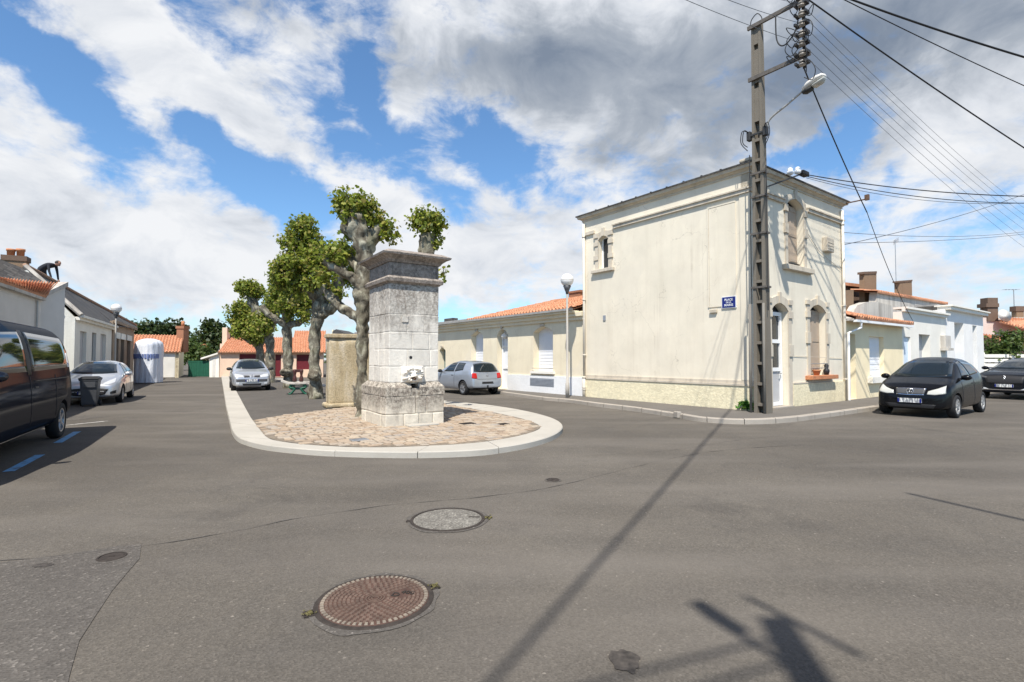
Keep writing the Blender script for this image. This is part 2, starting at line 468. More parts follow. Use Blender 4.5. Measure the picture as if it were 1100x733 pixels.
    t = NT('lamp_lens_red'); M['lens_red'] = t.done((.45, .015, .012), .12, 0, .6)
    t = NT('worn_blue_paint'); wn_ = t.ramp(t.noise(5, 8, .75), [(.36, (.11, .10, .09)), (.48, (.15, .36, .60))]); M['paint_blue'] = t.done(wn_, .75, 0, .3)
    t = NT('worn_white_paint'); wn_ = t.ramp(t.noise(6, 8, .75), [(.40, (.13, .12, .105)), (.54, (.52, .50, .47))]); M['paint_white'] = t.done(wn_, .75, 0, .3)
    t = NT('number_plate')
    pc = t.ramp(t.noise(1.0, 3, vec=t.map((1, 26, 9))), [(.46, (.24, .25, .27)), (.58, (.72, .72, .70))])
    M['plate'] = t.done(pc, .4, 0, .4)
    def paint(name, c, metal, rough=.28, spec=.5, coat=1.0):
        t = NT(name); t.b.inputs['Coat Weight'].default_value = coat; t.b.inputs['Coat Roughness'].default_value = .04
        n = t.noise(3, 3)
        col = t.ramp(n, [(.3, tuple(x*.95 for x in c)), (.7, c)])
        return t.done(col, rough, metal, spec)
    M['p_silver'] = paint('silver_paint', (.52, .54, .57), .55, .32)
    M['p_silver_blue'] = paint('blue_grey_paint', (.40, .44, .50), .55, .32)
    M['p_black'] = paint('black_paint', (.006, .0065, .008), .0, .22, .12, .25)
    M['p_black_blue'] = paint('blue_black_paint', (.006, .008, .012), .0, .22, .12, .25)
    M['p_van'] = paint('dark_navy_paint', (.006, .011, .022), .0, .12, .13, .0)
    t = NT('van_paint'); g_ = t.node('ShaderNodeBsdfGlossy'); g_.inputs['Roughness'].default_value = .06
    t.done((.008, .012, .022), .35, 0, .1); t.b.inputs['IOR'].default_value = 1.05
    mx_ = t.node('ShaderNodeMixShader'); mx_.inputs[0].default_value = .075
    t.link(t.b.outputs[0], mx_.inputs[1]); t.link(g_.outputs[0], mx_.inputs[2]); t.link(mx_.outputs[0], t.n['Material Output'].inputs[0]); M['p_van'] = t.m
    # plants
    def leafm(name, cols, tr=.35):
        t = NT(name)
        geo = t.node('ShaderNodeNewGeometry')
        k = len(cols)
        col = t.ramp(geo.outputs['Random Per Island'], [(i/(k-1), c) for i, c in enumerate(cols)])
        t.done(col, .5, 0, .3)
        tl = t.node('ShaderNodeBsdfTranslucent'); t.link(t.mix(.3, col, (.35, .45, .05)), tl.inputs[0])
        ms = t.node('ShaderNodeMixShader'); ms.inputs[0].default_value = tr
        out = t.n['Material Output']
        t.link(t.b.outputs[0], ms.inputs[1]); t.link(tl.outputs[0], ms.inputs[2]); t.link(ms.outputs[0], out.inputs[0])
        return t.m
    M['leaf'] = leafm('plane_leaf', [(.065, .09, .016), (.13, .175, .027), (.21, .265, .037), (.29, .335, .05), (.36, .35, .075), (.28, .21, .065)], .45)
    M['leaf_dark'] = leafm('dark_leaf', [(.014, .028, .009), (.025, .045, .012), (.04, .06, .018), (.05, .07, .02)], .15)
    M['leaf_hedge'] = leafm('hedge_leaf', [(.03, .06, .012), (.06, .10, .02), (.09, .12, .03), (.05, .08, .02)], .2)
    M['weed'] = leafm('weed_leaf', [(.05, .15, .02), (.09, .22, .03), (.06, .18, .03)], .25)
    t = NT('plane_bark')
    n1 = t.noise(5, 6, .6, .6, vec=t.map((1, 1, .6)))
    col = t.ramp(n1, [(.30, (.06, .05, .037)), (.42, (.13, .112, .083)), (.54, (.23, .21, .16)), (.64, (.42, .40, .31))])
    col = t.mix(.6, col, t.ramp(t.noise(22, 6, .7), [(.3, .5), (.7, 1.15)]), 'MULTIPLY')
    col = t.mix(t.ramp(t.noise(2.0, 5), [(.55, 0.0), (.7, .5)]), col, (.19, .20, .12))
    t.bump(t.noise(14, 8, .7), .7, .03); t.bump(n1, .4, .02)
    M['bark'] = t.done(col, .9, 0, .15)
    M['bark_dark'] = plain('dark_bark', (.07, .055, .04), .9, 0, .3, 12)
    M['cable'] = plain('black_cable', (.015, .015, .016), .6, 0, .1)
    M['wire'] = plain('weathered_wire', (.10, .11, .12), .5, .3, .1)
    M['insulator'] = plain('insulator_porcelain', (.31, .275, .235), .4, 0, .3, 20)
    M['insul_dark'] = plain('insulator_bracket', (.05, .05, .05), .6, .3, .2)
    t = NT('globe_glass'); M['globe'] = t.done((.74, .73, .71), .15, 0, .6)
    M['lamp_white'] = plain('lamp_housing', (.74, .70, .64), .4, 0, .08)
    M['sign_blue'] = plain('enamel_blue', (.018, .03, .18), .25, 0, .05)
    M['sign_white'] = plain('enamel_white', (.78, .79, .80), .3, 0, .03)
    t = NT('plastic_wrap')
    f = t.noise(2.2, 7, .65, .5, vec=t.map((5, 5, .5)))
    t.bump(f, .8, .05); t.bump(t.noise(9, 5), .4, .02)
    M['wrap'] = t.done(t.ramp(f, [(.3, (.60, .63, .70)), (.6, (.78, .80, .84))]), .3, 0, .5)
    M['wrap_blue'] = plain('blue_print', (.17, .22, .42), .35, 0, .25, 9)
    M['cover_rust'] = plain('cast_iron_rust', (.132, .088, .066), .7, .15, .3, 14)
    M['cover_worn'] = plain('cast_iron_worn', (.24, .20, .155), .7, .1, .35, 14)
    M['cover_base'] = plain('cast_iron_base', (.085, .048, .036), .85, .1, .35, 16)
    M['cover_dark'] = plain('cast_iron_dark', (.045, .036, .03), .85, .2, .3, 20)
    M['moss'] = plain('moss', (.12, .105, .04), .95, 0, .4, 20)
    M['cloth_dark'] = plain('dark_clothes', (.025, .025, .032), .85, 0, .2, 8)
    M['skin'] = plain('skin', (.42, .22, .15), .6, 0, .08)
    M['hair'] = plain('dark_hair', (.03, .02, .015), .7, 0, .2)
    M['ground_far'] = plain('earth', (.12, .11, .085), .95, 0, .2, .5)
    M['red_plastic'] = plain('faded_red', (.42, .12, .10), .6, 0, .2, 8)
build_mats()
# ------------------------------------------------------------------ light
SUN_EL, SUN_AZ = 57.0, 12.0        # light travels towards +y, ten degrees to the right
L = Vector((math.sin(R(SUN_AZ))*math.cos(R(SUN_EL)), math.cos(R(SUN_AZ))*math.cos(R(SUN_EL)), -math.sin(R(SUN_EL))))
sl = bpy.data.lights.new('sun', 'SUN'); sl.energy = 5.0; sl.angle = R(.53); sl.color = (1.0, .955, .88)
so = bpy.data.objects.new('sun', sl); COL.objects.link(so); so.location = (-4, -30, 50)
so.rotation_euler = L.to_track_quat('-Z', 'Y').to_euler()
W = bpy.data.worlds.new('World'); SC.world = W; W.use_nodes = True
def build_world():
    t = W.node_tree; n = t.nodes; l = t.links
    bg = n['Background']; bg.inputs['Strength'].default_value = .1
    sky = n.new('ShaderNodeTexSky'); sky.sky_type = 'NISHITA'; sky.sun_disc = False
    sky.sun_elevation = R(SUN_EL); sky.sun_rotation = R(180+SUN_AZ); sky.air_density = 1.0; sky.dust_density = .6; sky.ozone_density = 1.5
    tc = n.new('ShaderNodeTexCoord')
    sep = n.new('ShaderNodeSeparateXYZ'); l.new(tc.outputs['Generated'], sep.inputs[0])
    def mth(op, a, b=None, clamp=False):
        k = n.new('ShaderNodeMath'); k.operation = op; k.use_clamp = clamp
        for i, v in ((0, a), (1, b)):
            if v is None: continue
            if hasattr(v, 'node'): l.new(v, k.inputs[i])
            else: k.inputs[i].default_value = v
        return k.outputs[0]
    az = mth('ARCTAN2', sep.outputs[0], sep.outputs[1]); el = mth('ARCSINE', sep.outputs[2])
    ae = n.new('ShaderNodeCombineXYZ'); l.new(az, ae.inputs[0]); l.new(el, ae.inputs[1])
    def mapping(vec, loc=(0, 0, 0), rot=0, scale=(1, 1, 1), ty='POINT'):
        k = n.new('ShaderNodeMapping'); k.vector_type = ty
        k.inputs['Location'].default_value = loc; k.inputs['Rotation'].default_value = (0, 0, rot); k.inputs['Scale'].default_value = scale
        l.new(vec, k.inputs[0]); return k.outputs[0]
    def nz(vec, scale, detail, rough, dist=0, w=None):
        k = n.new('ShaderNodeTexNoise'); k.inputs['Scale'].default_value = scale; k.inputs['Detail'].default_value = detail
        k.inputs['Roughness'].default_value = rough; k.inputs['Distortion'].default_value = dist
        l.new(vec, k.inputs['Vector']); return k.outputs['Fac']
    # warp the blob coordinates so that cloud edges are ragged
    wn = n.new('ShaderNodeTexNoise'); wn.inputs['Scale'].default_value = 5.0; wn.inputs['Detail'].default_value = 6; wn.inputs['Roughness'].default_value = .6
    l.new(ae.outputs[0], wn.inputs['Vector'])
    s1 = n.new('ShaderNodeVectorMath'); s1.operation = 'SUBTRACT'; l.new(wn.outputs['Color'], s1.inputs[0]); s1.inputs[1].default_value = (.5, .5, .5)
    s2 = n.new('ShaderNodeVectorMath'); s2.operation = 'SCALE'; l.new(s1.outputs[0], s2.inputs[0]); s2.inputs['Scale'].default_value = .20
    s3 = n.new('ShaderNodeVectorMath'); s3.operation = 'ADD'; l.new(ae.outputs[0], s3.inputs[0]); l.new(s2.outputs[0], s3.inputs[1])
    warped = s3.outputs[0]
    def blob(px, py, rx, ry, ang, vec=None):
        d = ray(px, py).normalized(); a = math.atan2(d.x, d.y); e = math.asin(d.z)
        # local scale of az / el in photograph pixels, turned into an ellipse on the sky
        u = (px-550)/FPX; v = (385-py)/FPX
        sa = 1/(1+u*u)/FPX; se = 1/math.sqrt(1+u*u)/(1+v*v/(1+u*u))/FPX
        k = n.new('ShaderNodeMapping'); k.vector_type = 'TEXTURE'
        k.inputs['Location'].default_value = (a, e, 0); k.inputs['Rotation'].default_value = (0, 0, R(-ang))
        ca = abs(math.cos(R(ang))); sn = abs(math.sin(R(ang)))
        k.inputs['Scale'].default_value = (rx*(sa*ca+se*sn), ry*(se*ca+sa*sn), 1)
        l.new(vec or warped, k.inputs[0])
        g = n.new('ShaderNodeTexGradient'); g.gradient_type = 'SPHERICAL'; l.new(k.outputs[0], g.inputs[0])
        return g.outputs['Fac']
    def total(lst, vec=None):
        acc = None
        for *b, w in lst:
            x = mth('MULTIPLY', blob(*b, vec), w)
            acc = x if acc is None else mth('ADD', acc, x)
        return acc
    gaps = [(75, 92, 115, 36, 36, -1.0), (15, 35, 50, 22, 20, -.6), (290, 178, 100, 44, 38, -1.05), (215, 125, 60, 26, 50, -.55), (400, 60, 34, 66, 8, -.9), (345, 5, 40, 20, 25, -.5),
            (530, 168, 84, 26, 28, -.95), (345, 130, 60, 30, 40, -.35), (415, 150, 40, 40, 30, -.4), (290, 225, 90, 35, 15, -.55), (480, 215, 55, 22, 20, -.5), (400, 190, 60, 22, 20, -.35),
            (905, 150, 62, 30, -25, -.95), (860, 172, 70, 24, -10, -.7), (690, 178, 60, 24, 12, -.3), (960, 185, 26, 26, 0, -.5), (470, 340, 120, 30, 0, -.2), (140, 190, 60, 30, 20, -.2),
            (250, 340, 160, 50, 0, -.32), (1040, 260, 120, 40, 0, -.15)]
    body = [(560, 285, 200, 50, 0, .55), (420, 300, 120, 40, 0, .3), (1000, 215, 130, 50, 0, .45), (980, 290, 160, 40, 0, .3), (470, 105, 60, 40, 20, .4), (190, 62, 230, 34, 31, .75), (120, 250, 240, 60, 14, .35), (370, 180, 120, 26, 26, .3), (720, 70, 360, 170, 8, .55), (620, 40, 200, 120, 0, .35), (200, 90, 230, 60, 32, .35), (100, 240, 260, 90, 16, .5), (1000, 120, 260, 120, 0, .4), (380, 20, 160, 50, 10, .3), (560, 240, 160, 60, 10, .3), (400, 240, 120, 40, 25, .25)]
    cov = mth('ADD', total(gaps), total(body))
    st = nz(mapping(ae.outputs[0], (1.3, .4, 0), R(28), (1.0, 2.1, 1)), 3.4, 12, .6, .35)
    st2 = nz(mapping(ae.outputs[0], (4.3, 2.4, 0), R(20), (1.0, 1.6, 1)), 7.5, 11, .64, .5)
    dens = mth('ADD', mth('ADD', mth('ADD', mth('MULTIPLY', st, .85), mth('MULTIPLY', nz(mapping(ae.outputs[0], (3.3, 7.4, 0), R(24), (1.0, 1.9, 1)), 19.0, 9, .62, .4), .62)), mth('MULTIPLY', st2, 1.2)), mth('ADD', mth('MULTIPLY', cov, .68), -.72))
    # clouds in front and beside; unseen sky overhead and behind cleared to cut ambient
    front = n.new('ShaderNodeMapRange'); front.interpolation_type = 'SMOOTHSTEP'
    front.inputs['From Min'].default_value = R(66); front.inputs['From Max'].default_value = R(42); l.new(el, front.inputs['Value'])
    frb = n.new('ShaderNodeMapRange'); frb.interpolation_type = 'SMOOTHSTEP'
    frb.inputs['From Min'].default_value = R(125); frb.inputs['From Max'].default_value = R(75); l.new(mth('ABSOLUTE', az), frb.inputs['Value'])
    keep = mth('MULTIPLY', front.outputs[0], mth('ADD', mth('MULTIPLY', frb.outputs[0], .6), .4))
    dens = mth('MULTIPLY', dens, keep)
    al = n.new('ShaderNodeMapRange'); al.interpolation_type = 'SMOOTHSTEP'; al.inputs['From Min'].default_value = .34; al.inputs['From Max'].default_value = .86
    l.new(dens, al.inputs['Value'])
    # cloud brightness: white tops, grey undersides
    grey = [(560, 70, 170, 85, 0, .30), (950, 30, 170, 60, 0, .35), (760, 85, 400, 140, 5, .80), (600, 50, 200, 80, 0, .30), (960, 60, 260, 90, -8, .45), (330, 18, 150, 42, 10, .55), (90, 262, 200, 40, 12, .38), (1000, 320, 160, 40, 0, .15), (700, 175, 90, 30, 10, .3)]
    shd = total(grey)
    tex = nz(mapping(ae.outputs[0], (7.1, 3.3, 0), R(15), (1.0, 1.7, 1)), 6.0, 10, .6, .5)
    texl = nz(mapping(ae.outputs[0], (2.1, 8.3, 0), R(10), (1.0, 1.5, 1)), 2.4, 6, .55, .2)
    dk = mth('ADD', mth('MULTIPLY', shd, .85), mth('ADD', mth('MULTIPLY', mth('SUBTRACT', tex, .485), 1.35), mth('MULTIPLY', mth('SUBTRACT', texl, .45), .55)))
    cr = n.new('ShaderNodeValToRGB'); e = cr.color_ramp.elements
    e[0].position = 0.0; e[0].color = (.78, .795, .82, 1); e[1].position = 1.0; e[1].color = (.19, .235, .31, 1)
    x = e.new(.22); x.color = (.64, .67, .72, 1)
    x = e.new(.55); x.color = (.36, .40, .46, 1)
    l.new(dk, cr.inputs[0])
    sc = n.new('ShaderNodeVectorMath'); sc.operation = 'SCALE'; l.new(cr.outputs[0], sc.inputs[0]); sc.inputs['Scale'].default_value = 8.9
    sb = n.new('ShaderNodeVectorMath'); sb.operation = 'MULTIPLY'; l.new(sky.outputs[0], sb.inputs[0]); tm_ = n.new('ShaderNodeMix'); tm_.data_type = 'RGBA'; hi_ = n.new('ShaderNodeMapRange'); hi_.inputs['From Min'].default_value = R(38); hi_.inputs['From Max'].default_value = R(60); l.new(el, hi_.inputs['Value']); l.new(hi_.outputs[0], tm_.inputs[0]); tm_.inputs[6].default_value = (*SKYTINT, 1); tm_.inputs[7].default_value = (1.15, .80, .62, 1); l.new(tm_.outputs[2], sb.inputs[1])  # unseen upper sky tinted dimmer and warmer to lower the blue ambient light
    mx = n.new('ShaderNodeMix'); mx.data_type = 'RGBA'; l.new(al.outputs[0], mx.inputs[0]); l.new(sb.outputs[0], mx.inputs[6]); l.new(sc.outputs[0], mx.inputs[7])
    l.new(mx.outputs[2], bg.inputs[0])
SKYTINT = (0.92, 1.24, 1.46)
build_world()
SC.view_settings.view_transform = 'Standard'; SC.view_settings.look = 'None'
SC.view_settings.exposure = .37; SC.view_settings.gamma = 1.0
try: SC.view_settings.use_curve_mapping = False
except Exception: pass
SC.cycles.max_bounces = 8; SC.cycles.diffuse_bounces = 4; SC.cycles.glossy_bounces = 4; SC.cycles.transmission_bounces = 4
SC.cycles.use_denoising = True

# ------------------------------------------------------------------ ground
D1 = Vector((-.59, .807)); D2 = Vector((.807, .59)); D3 = Vector((-.497, .868)); LAT3 = Vector((.868, .497))
K = Vector((6.58, 14.1))
bm = bmesh.new(); quad(bm, (-420, -420, 0), (420, -420, 0), (420, 420, 0), (-420, 420, 0))
struct('ground', bm, M['asphalt'])
def poly_sheet(name, pts, z, m, extra=()):
    bm = bmesh.new()
    tri = tessellate_polygon([[Vector((p[0], p[1], 0)) for p in pts]])
    vs = [bm.verts.new((p[0], p[1], z)) for p in pts]
    for a, b, c in tri:
        f = bm.faces.new((vs[a], vs[b], vs[c]))
    bmesh.ops.recalc_face_normals(bm, faces=bm.faces)
    if bm.faces and bm.faces[0].normal.z < 0: bmesh.ops.reverse_faces(bm, faces=bm.faces)
    return struct(name, bm, m)
# resurfaced asphalt: lower left patch and its seam
def rough(pts, amp, step=.25, seed=0):
    out = []
    n = len(pts)
    for i in range(n):
        a = Vector(pts[i][:2]); b = Vector(pts[(i+1) % n][:2]); k = max(1, int((b-a).length/step))
        for j in range(k):
            p = a.lerp(b, j/k)
            out.append(p+Vector((noise.noise((p.x*2.1, p.y*2.1, seed)), noise.noise((p.x*2.1, p.y*2.1, seed+9))))*amp)
    return out
patch = [G(-60, 611), G(60, 598), G(122, 588), G(150, 586), G(146, 602), G(128, 632), G(105, 660), G(85, 690), G(72, 733), G(66, 780), G(-260, 780)]
poly_sheet('asphalt_patch', rough(patch, .06), .004, M['asphalt_old'])
def seam(name, pts, w, m, z=.005, seed=1):
    P, _ = smoothpath(pts, [1]*len(pts), 14)
    a = []; b = []
    for i, p in enumerate(P):
        d = (P[min(i+1, len(P)-1)]-P[max(i-1, 0)]).normalized(); s = Vector((d.y, -d.x, 0))
        ww = w*(.15+2.2*abs(noise.noise(p*2.7+Vector((seed, 0, 0)))))
        off = s*.03*noise.noise(p*2.3+Vector((0, seed, 0)))
        a.append(p+off+s*ww/2); b.append(p+off-s*ww/2)
    bm = bmesh.new()
    va = [bm.verts.new((p.x, p.y, z)) for p in a]; vb = [bm.verts.new((p.x, p.y, z)) for p in b]
    for i in range(len(P)-1): bm.faces.new((va[i], va[i+1], vb[i+1], vb[i]))
    bmesh.ops.recalc_face_normals(bm, faces=bm.faces)
    return struct(name, bm, m)
seam('road_seam', [G(-40, 606), G(60, 597), G(160, 586), G(250, 571), G(330, 556), G(420, 543), G(520, 534), G(600, 522), G(690, 500), G(760, 486), G(860, 478)], .016, M['seam'])
seam('road_crack', [G(520, 497), G(600, 492), G(660, 488), G(720, 484), G(800, 472), G(850, 468)], .009, M['seam'], .0055, 6)
def disc_poly(c, rx, ry, n=26, seed=0, amp=.25):
    return [Vector((c.x+rx*math.cos(2*math.pi*k/n)*(1+amp*noise.noise((math.cos(2*math.pi*k/n)*2, math.sin(2*math.pi*k/n)*2, seed))),
                    c.y+ry*math.sin(2*math.pi*k/n)*(1+amp*noise.noise((math.cos(2*math.pi*k/n)*2, math.sin(2*math.pi*k/n)*2, seed+5))))) for k in range(n)]
poly_sheet('oil_stain', disc_poly(G(671, 710), .075, .10, 60, seed=2, amp=.35), .005, M['stain'])
poly_sheet('oil_stain', disc_poly(G(46, 608), .07, .04, 60, seed=3, amp=.35), .0065, M['stain'])
# painted road markings beside the van
def strip(name, p, q, w, m, z=.005):
    d = (q-p).normalized(); s = Vector((d.y, -d.x, 0))*w/2
    poly_sheet(name, [p+s, q+s, q-s, p-s], z, m)
strip('blue_road_marking', G(9, 507), G(43, 489), .13, M['paint_blue'])
strip('blue_road_marking', G(-45, 541), G(-10, 517), .13, M['paint_blue'])
strip('blue_road_marking', G(62, 476), G(83, 464), .13, M['paint_blue'])
strip('white_road_marking', G(58, 458.5), G(116, 452.5), .11, M['paint_white'])
strip('red_road_surface', G(60, 452), G(105, 447), .9, M['asphalt_old'], .0042)

# ------------------------------------------------------------------ plaza island
ZI = .10
def resample(pts, n=None, step=None):
    P = [Vector((p[0], p[1])) for p in pts]
    d = [0]
    for a, b in zip(P, P[1:]): d.append(d[-1]+(b-a).length)
    n = n or max(2, int(d[-1]/step)+1)
    out = []
    for i in range(n):
        s = d[-1]*i/(n-1); j = 0
        while j < len(d)-2 and d[j+1] < s: j += 1
        out.append(P[j].lerp(P[j+1], (s-d[j])/max(1e-9, d[j+1]-d[j])))
    return out
def smooth2(pts, sub=6):
    o, _ = smoothpath([Vector((p[0], p[1], 0)) for p in pts], [1]*len(pts), sub)
    return [Vector((p.x, p.y)) for p in o]
oL = [G(237.5, 404), G(243, 440), G(249, 466)]
oF = [G(249, 466), G(253, 472.5), G(261, 477.5), G(283, 483.5), G(320, 488), G(365, 491), G(443, 492.5), G(507, 490.5), G(545, 486), G(576, 479.5), G(597, 471.5), G(604.5, 463), G(598, 455.5), G(580, 449), G(553, 443), G(520, 438), G(485, 434.5)]
iL = [G(245.5, 404, ZI), G(258, 428, ZI), G(270, 450, ZI), G(281, 464, ZI)]
iF = [G(281, 464, ZI), G(287, 470, ZI), G(298, 473.5, ZI), G(330, 477.5, ZI), G(390, 480.5, ZI), G(450, 479.5, ZI), G(505, 476.5, ZI), G(545, 471, ZI), G(570, 465, ZI), G(580.5, 459.5, ZI), G(575, 454.5, ZI), G(560, 449.5, ZI), G(535, 444, ZI), G(500, 438, ZI), G(478, 434.5, ZI)]
far = Vector((D1.x, D1.y))*26
oR = [Vector(oF[-1][:2]), Vector(oF[-1][:2])+far]
iR = [Vector(iF[-1][:2]), Vector(iF[-1][:2])+far]
def kerb_run(bm, outer, inner, zt, lens, gap=.006, drop=0.0):
    """kerb stones between two polylines, one block per length"""
    n = max(6, int(sum((b-a).length for a, b in zip(outer, outer[1:]))/.12))
    A = resample(outer, n); B = resample(inner, n)
    tot = n-1; seg = max(2, int(lens/.12)); i = 0; k = 0
    while i < tot:
        j = min(tot, i+seg)
        if tot-j < seg*.4: j = tot
        dz = .004*math.sin(k*5.3); k += 1
        ra = A[i:j+1]; rb = B[i:j+1]
        def sh(L_):
            L_ = [p.copy() for p in L_]
            u = (L_[1]-L_[0]).normalized(); L_[0] += u*gap
            u = (L_[-2]-L_[-1]).normalized(); L_[-1] += u*gap
            return L_
        ra = sh(ra); rb = sh(rb)
        def ins(p, q, f): return p.lerp(q, f)
        v0 = [bm.verts.new((p.x, p.y, -.03)) for p in ra]
        v1 = [bm.verts.new((p.x, p.y, zt-.015+dz)) for p in ra]
        v2 = [bm.verts.new((*(p+(q-p).normalized()*.018), zt+dz)) for p, q in zip(ra, rb)]
        v3 = [bm.verts.new((q.x, q.y, zt+dz)) for q in rb]
        v4 = [bm.verts.new((q.x, q.y, -.03)) for q in rb]
        R_ = [v0, v1, v2, v3, v4]
        for a, b in zip(R_, R_[1:]):
            for x in range(len(a)-1): bm.faces.new((a[x], a[x+1], b[x+1], b[x]))
        for x in (0, -1):
            bm.faces.new([r[x] for r in R_] if x else [r[x] for r in R_][::-1])
        i = j
    bmesh.ops.recalc_face_normals(bm, faces=bm.faces)
bm = bmesh.new()
kerb_run(bm, resample(oL, 40), resample(iL, 40), ZI, 1.2)
kerb_run(bm, smooth2(oF), smooth2(iF), ZI, 1.35)
kerb_run(bm, oR, iR, ZI, 1.3)
struct('plaza_kerb', bm, M['kerbstone'])
inner = [Vector(p[:2]) for p in resample(iL, 30)]+smooth2(iF)[1:]+[iR[1]]
poly_sheet('plaza_surface', inner, ZI-.006, M['asphalt_old'])
cob = [G(271, 451.5, ZI), G(300, 446.5, ZI), G(340, 441.5, ZI), G(375, 437, ZI), G(430, 433, ZI), G(478, 433.5, ZI), G(500, 438, ZI), G(535, 444, ZI), G(560, 449.5, ZI), G(575, 454.5, ZI), G(580.5, 459.5, ZI), G(570, 465, ZI), G(545, 471, ZI), G(505, 476.5, ZI), G(450, 479.5, ZI), G(390, 480.5, ZI), G(330, 477.5, ZI), G(298, 473.5, ZI), G(287, 470, ZI), G(281, 464, ZI)]
cob = [Vector(p[:2]) for p in cob]
poly_sheet('cobble_bed', cob, ZI-.001, M['mortar'])
def inside(p, poly):
    c = False; n = len(poly)
    for i in range(n):
        a = poly[i]; b = poly[i-1]
        if (a.y > p.y) != (b.y > p.y) and p.x < (b.x-a.x)*(p.y-a.y)/(b.y-a.y)+a.x: c = not c
    return c
bm = bmesh.new()
ang = math.atan2(D2.y, D2.x); ca, sa = math.cos(ang), math.sin(ang)
xs = [p.x for p in cob]; ys = [p.y for p in cob]
cx, cy = (min(xs)+max(xs))/2, (min(ys)+max(ys))/2
r2 = random.Random(3)
v = -5.0
while v < 5.0:
    hgt = r2.uniform(.13, .19); u = -6.0+r2.uniform(0, .2)
    while u < 6.0:
        ln = r2.uniform(.14, .27)
        c = Vector((cx+ca*(u+ln/2)-sa*(v+hgt/2), cy+sa*(u+ln/2)+ca*(v+hgt/2)))
        bowl = .10*math.sin(u*1.3)
        c += Vector((-sa, ca))*bowl
        ok = inside(c, cob) and all(inside(c+Vector((math.cos(k), math.sin(k)))*.07, cob) for k in range(0, 7))
        if ok:
            g = .012; hw, hh = ln/2-g, hgt/2-g
            tilt = r2.uniform(-.12, .12)
            pts = []
            for sx, sy in ((-1, -1), (0, -1.06), (1, -1), (1.04, 0), (1, 1), (0, 1.05), (-1, 1), (-1.04, 0)):
                q = Vector((sx*hw*r2.uniform(.88, 1.0), sy*hh*r2.uniform(.88, 1.0)))
                a2 = ang+tilt
                pts.append(Vector((c.x+q.x*math.cos(a2)-q.y*math.sin(a2), c.y+q.x*math.sin(a2)+q.y*math.cos(a2))))
            zt = ZI+.014+r2.uniform(-.005, .006)
            lo = [bm.verts.new((p.x, p.y, ZI-.004)) for p in pts]
            mi = [bm.verts.new((p.x, p.y, zt-.006)) for p in pts]
            hi = [bm.verts.new((*(c+(p-c)*.84), zt+r2.uniform(-.001, .002))) for p in pts]
            for A, B in ((lo, mi), (mi, hi)):
                for k in range(8): bm.faces.new((A[k], A[(k+1) % 8], B[(k+1) % 8], B[k]))
            bm.faces.new(hi)
        u += ln
    v += hgt
struct('cobble_paving', bm, M['cobble'])

# ------------------------------------------------------------------ sidewalk in front of the corner house
ZS = .12
KF = lambda t, o: K+D1*t-D2*o
kb = [KF(14, .62), KF(12.4, .66), KF(11.2, .85), G(578, 429.6), G(609, 432.5), G(640, 437), G(680, 442), G(716, 447.5), G(728, 449.3), G(752, 453.4), G(785, 455.8), G(815, 456), G(840, 454.7), G(862, 452.4), G(884, 449.3), G(938, 441.6)]
kb = [Vector(p[:2]) for p in kb]
kb = [kb[0]+D1*26]+smooth2(kb, 5)+[kb[-1]+D2*45]
def offset_line(pts, w):
    out = []
    for i, p in enumerate(pts):
        d = (pts[min(i+1, len(pts)-1)]-pts[max(i-1, 0)]).normalized()
        out.append(p+Vector((-d.y, d.x))*w)
    return out
ki = offset_line(kb, .17)
bm = bmesh.new(); kerb_run(bm, kb, ki, ZS, .95, .008); struct('sidewalk_kerb', bm, M['kerbgrey'])
back = [K+D2*50+D1*.5, K+D1*.5+D2*.5, K+D1*34+D2*.5]
poly_sheet('sidewalk', ki+[Vector(back[0])]+[Vector(back[1])]+[Vector(back[2])], ZS-.004, M['sidewalk'])
bm = bmesh.new()
p = G(727.5, 449.5); box(bm, -.06, .06, -.13, .06, 0, .175); bevel(bm, .025)
bmesh.ops.rotate(bm, verts=bm.verts, cent=(0, 0, 0), matrix=Matrix.Rotation(.35, 3, 'Z'))
bmesh.ops.translate(bm, verts=bm.verts, vec=(p.x, p.y+.06, 0))
top('kerb_stop', bm, M['kerbgrey'], 'short upright pale stone standing proud of the kerb below the corner house', 'kerb stone')
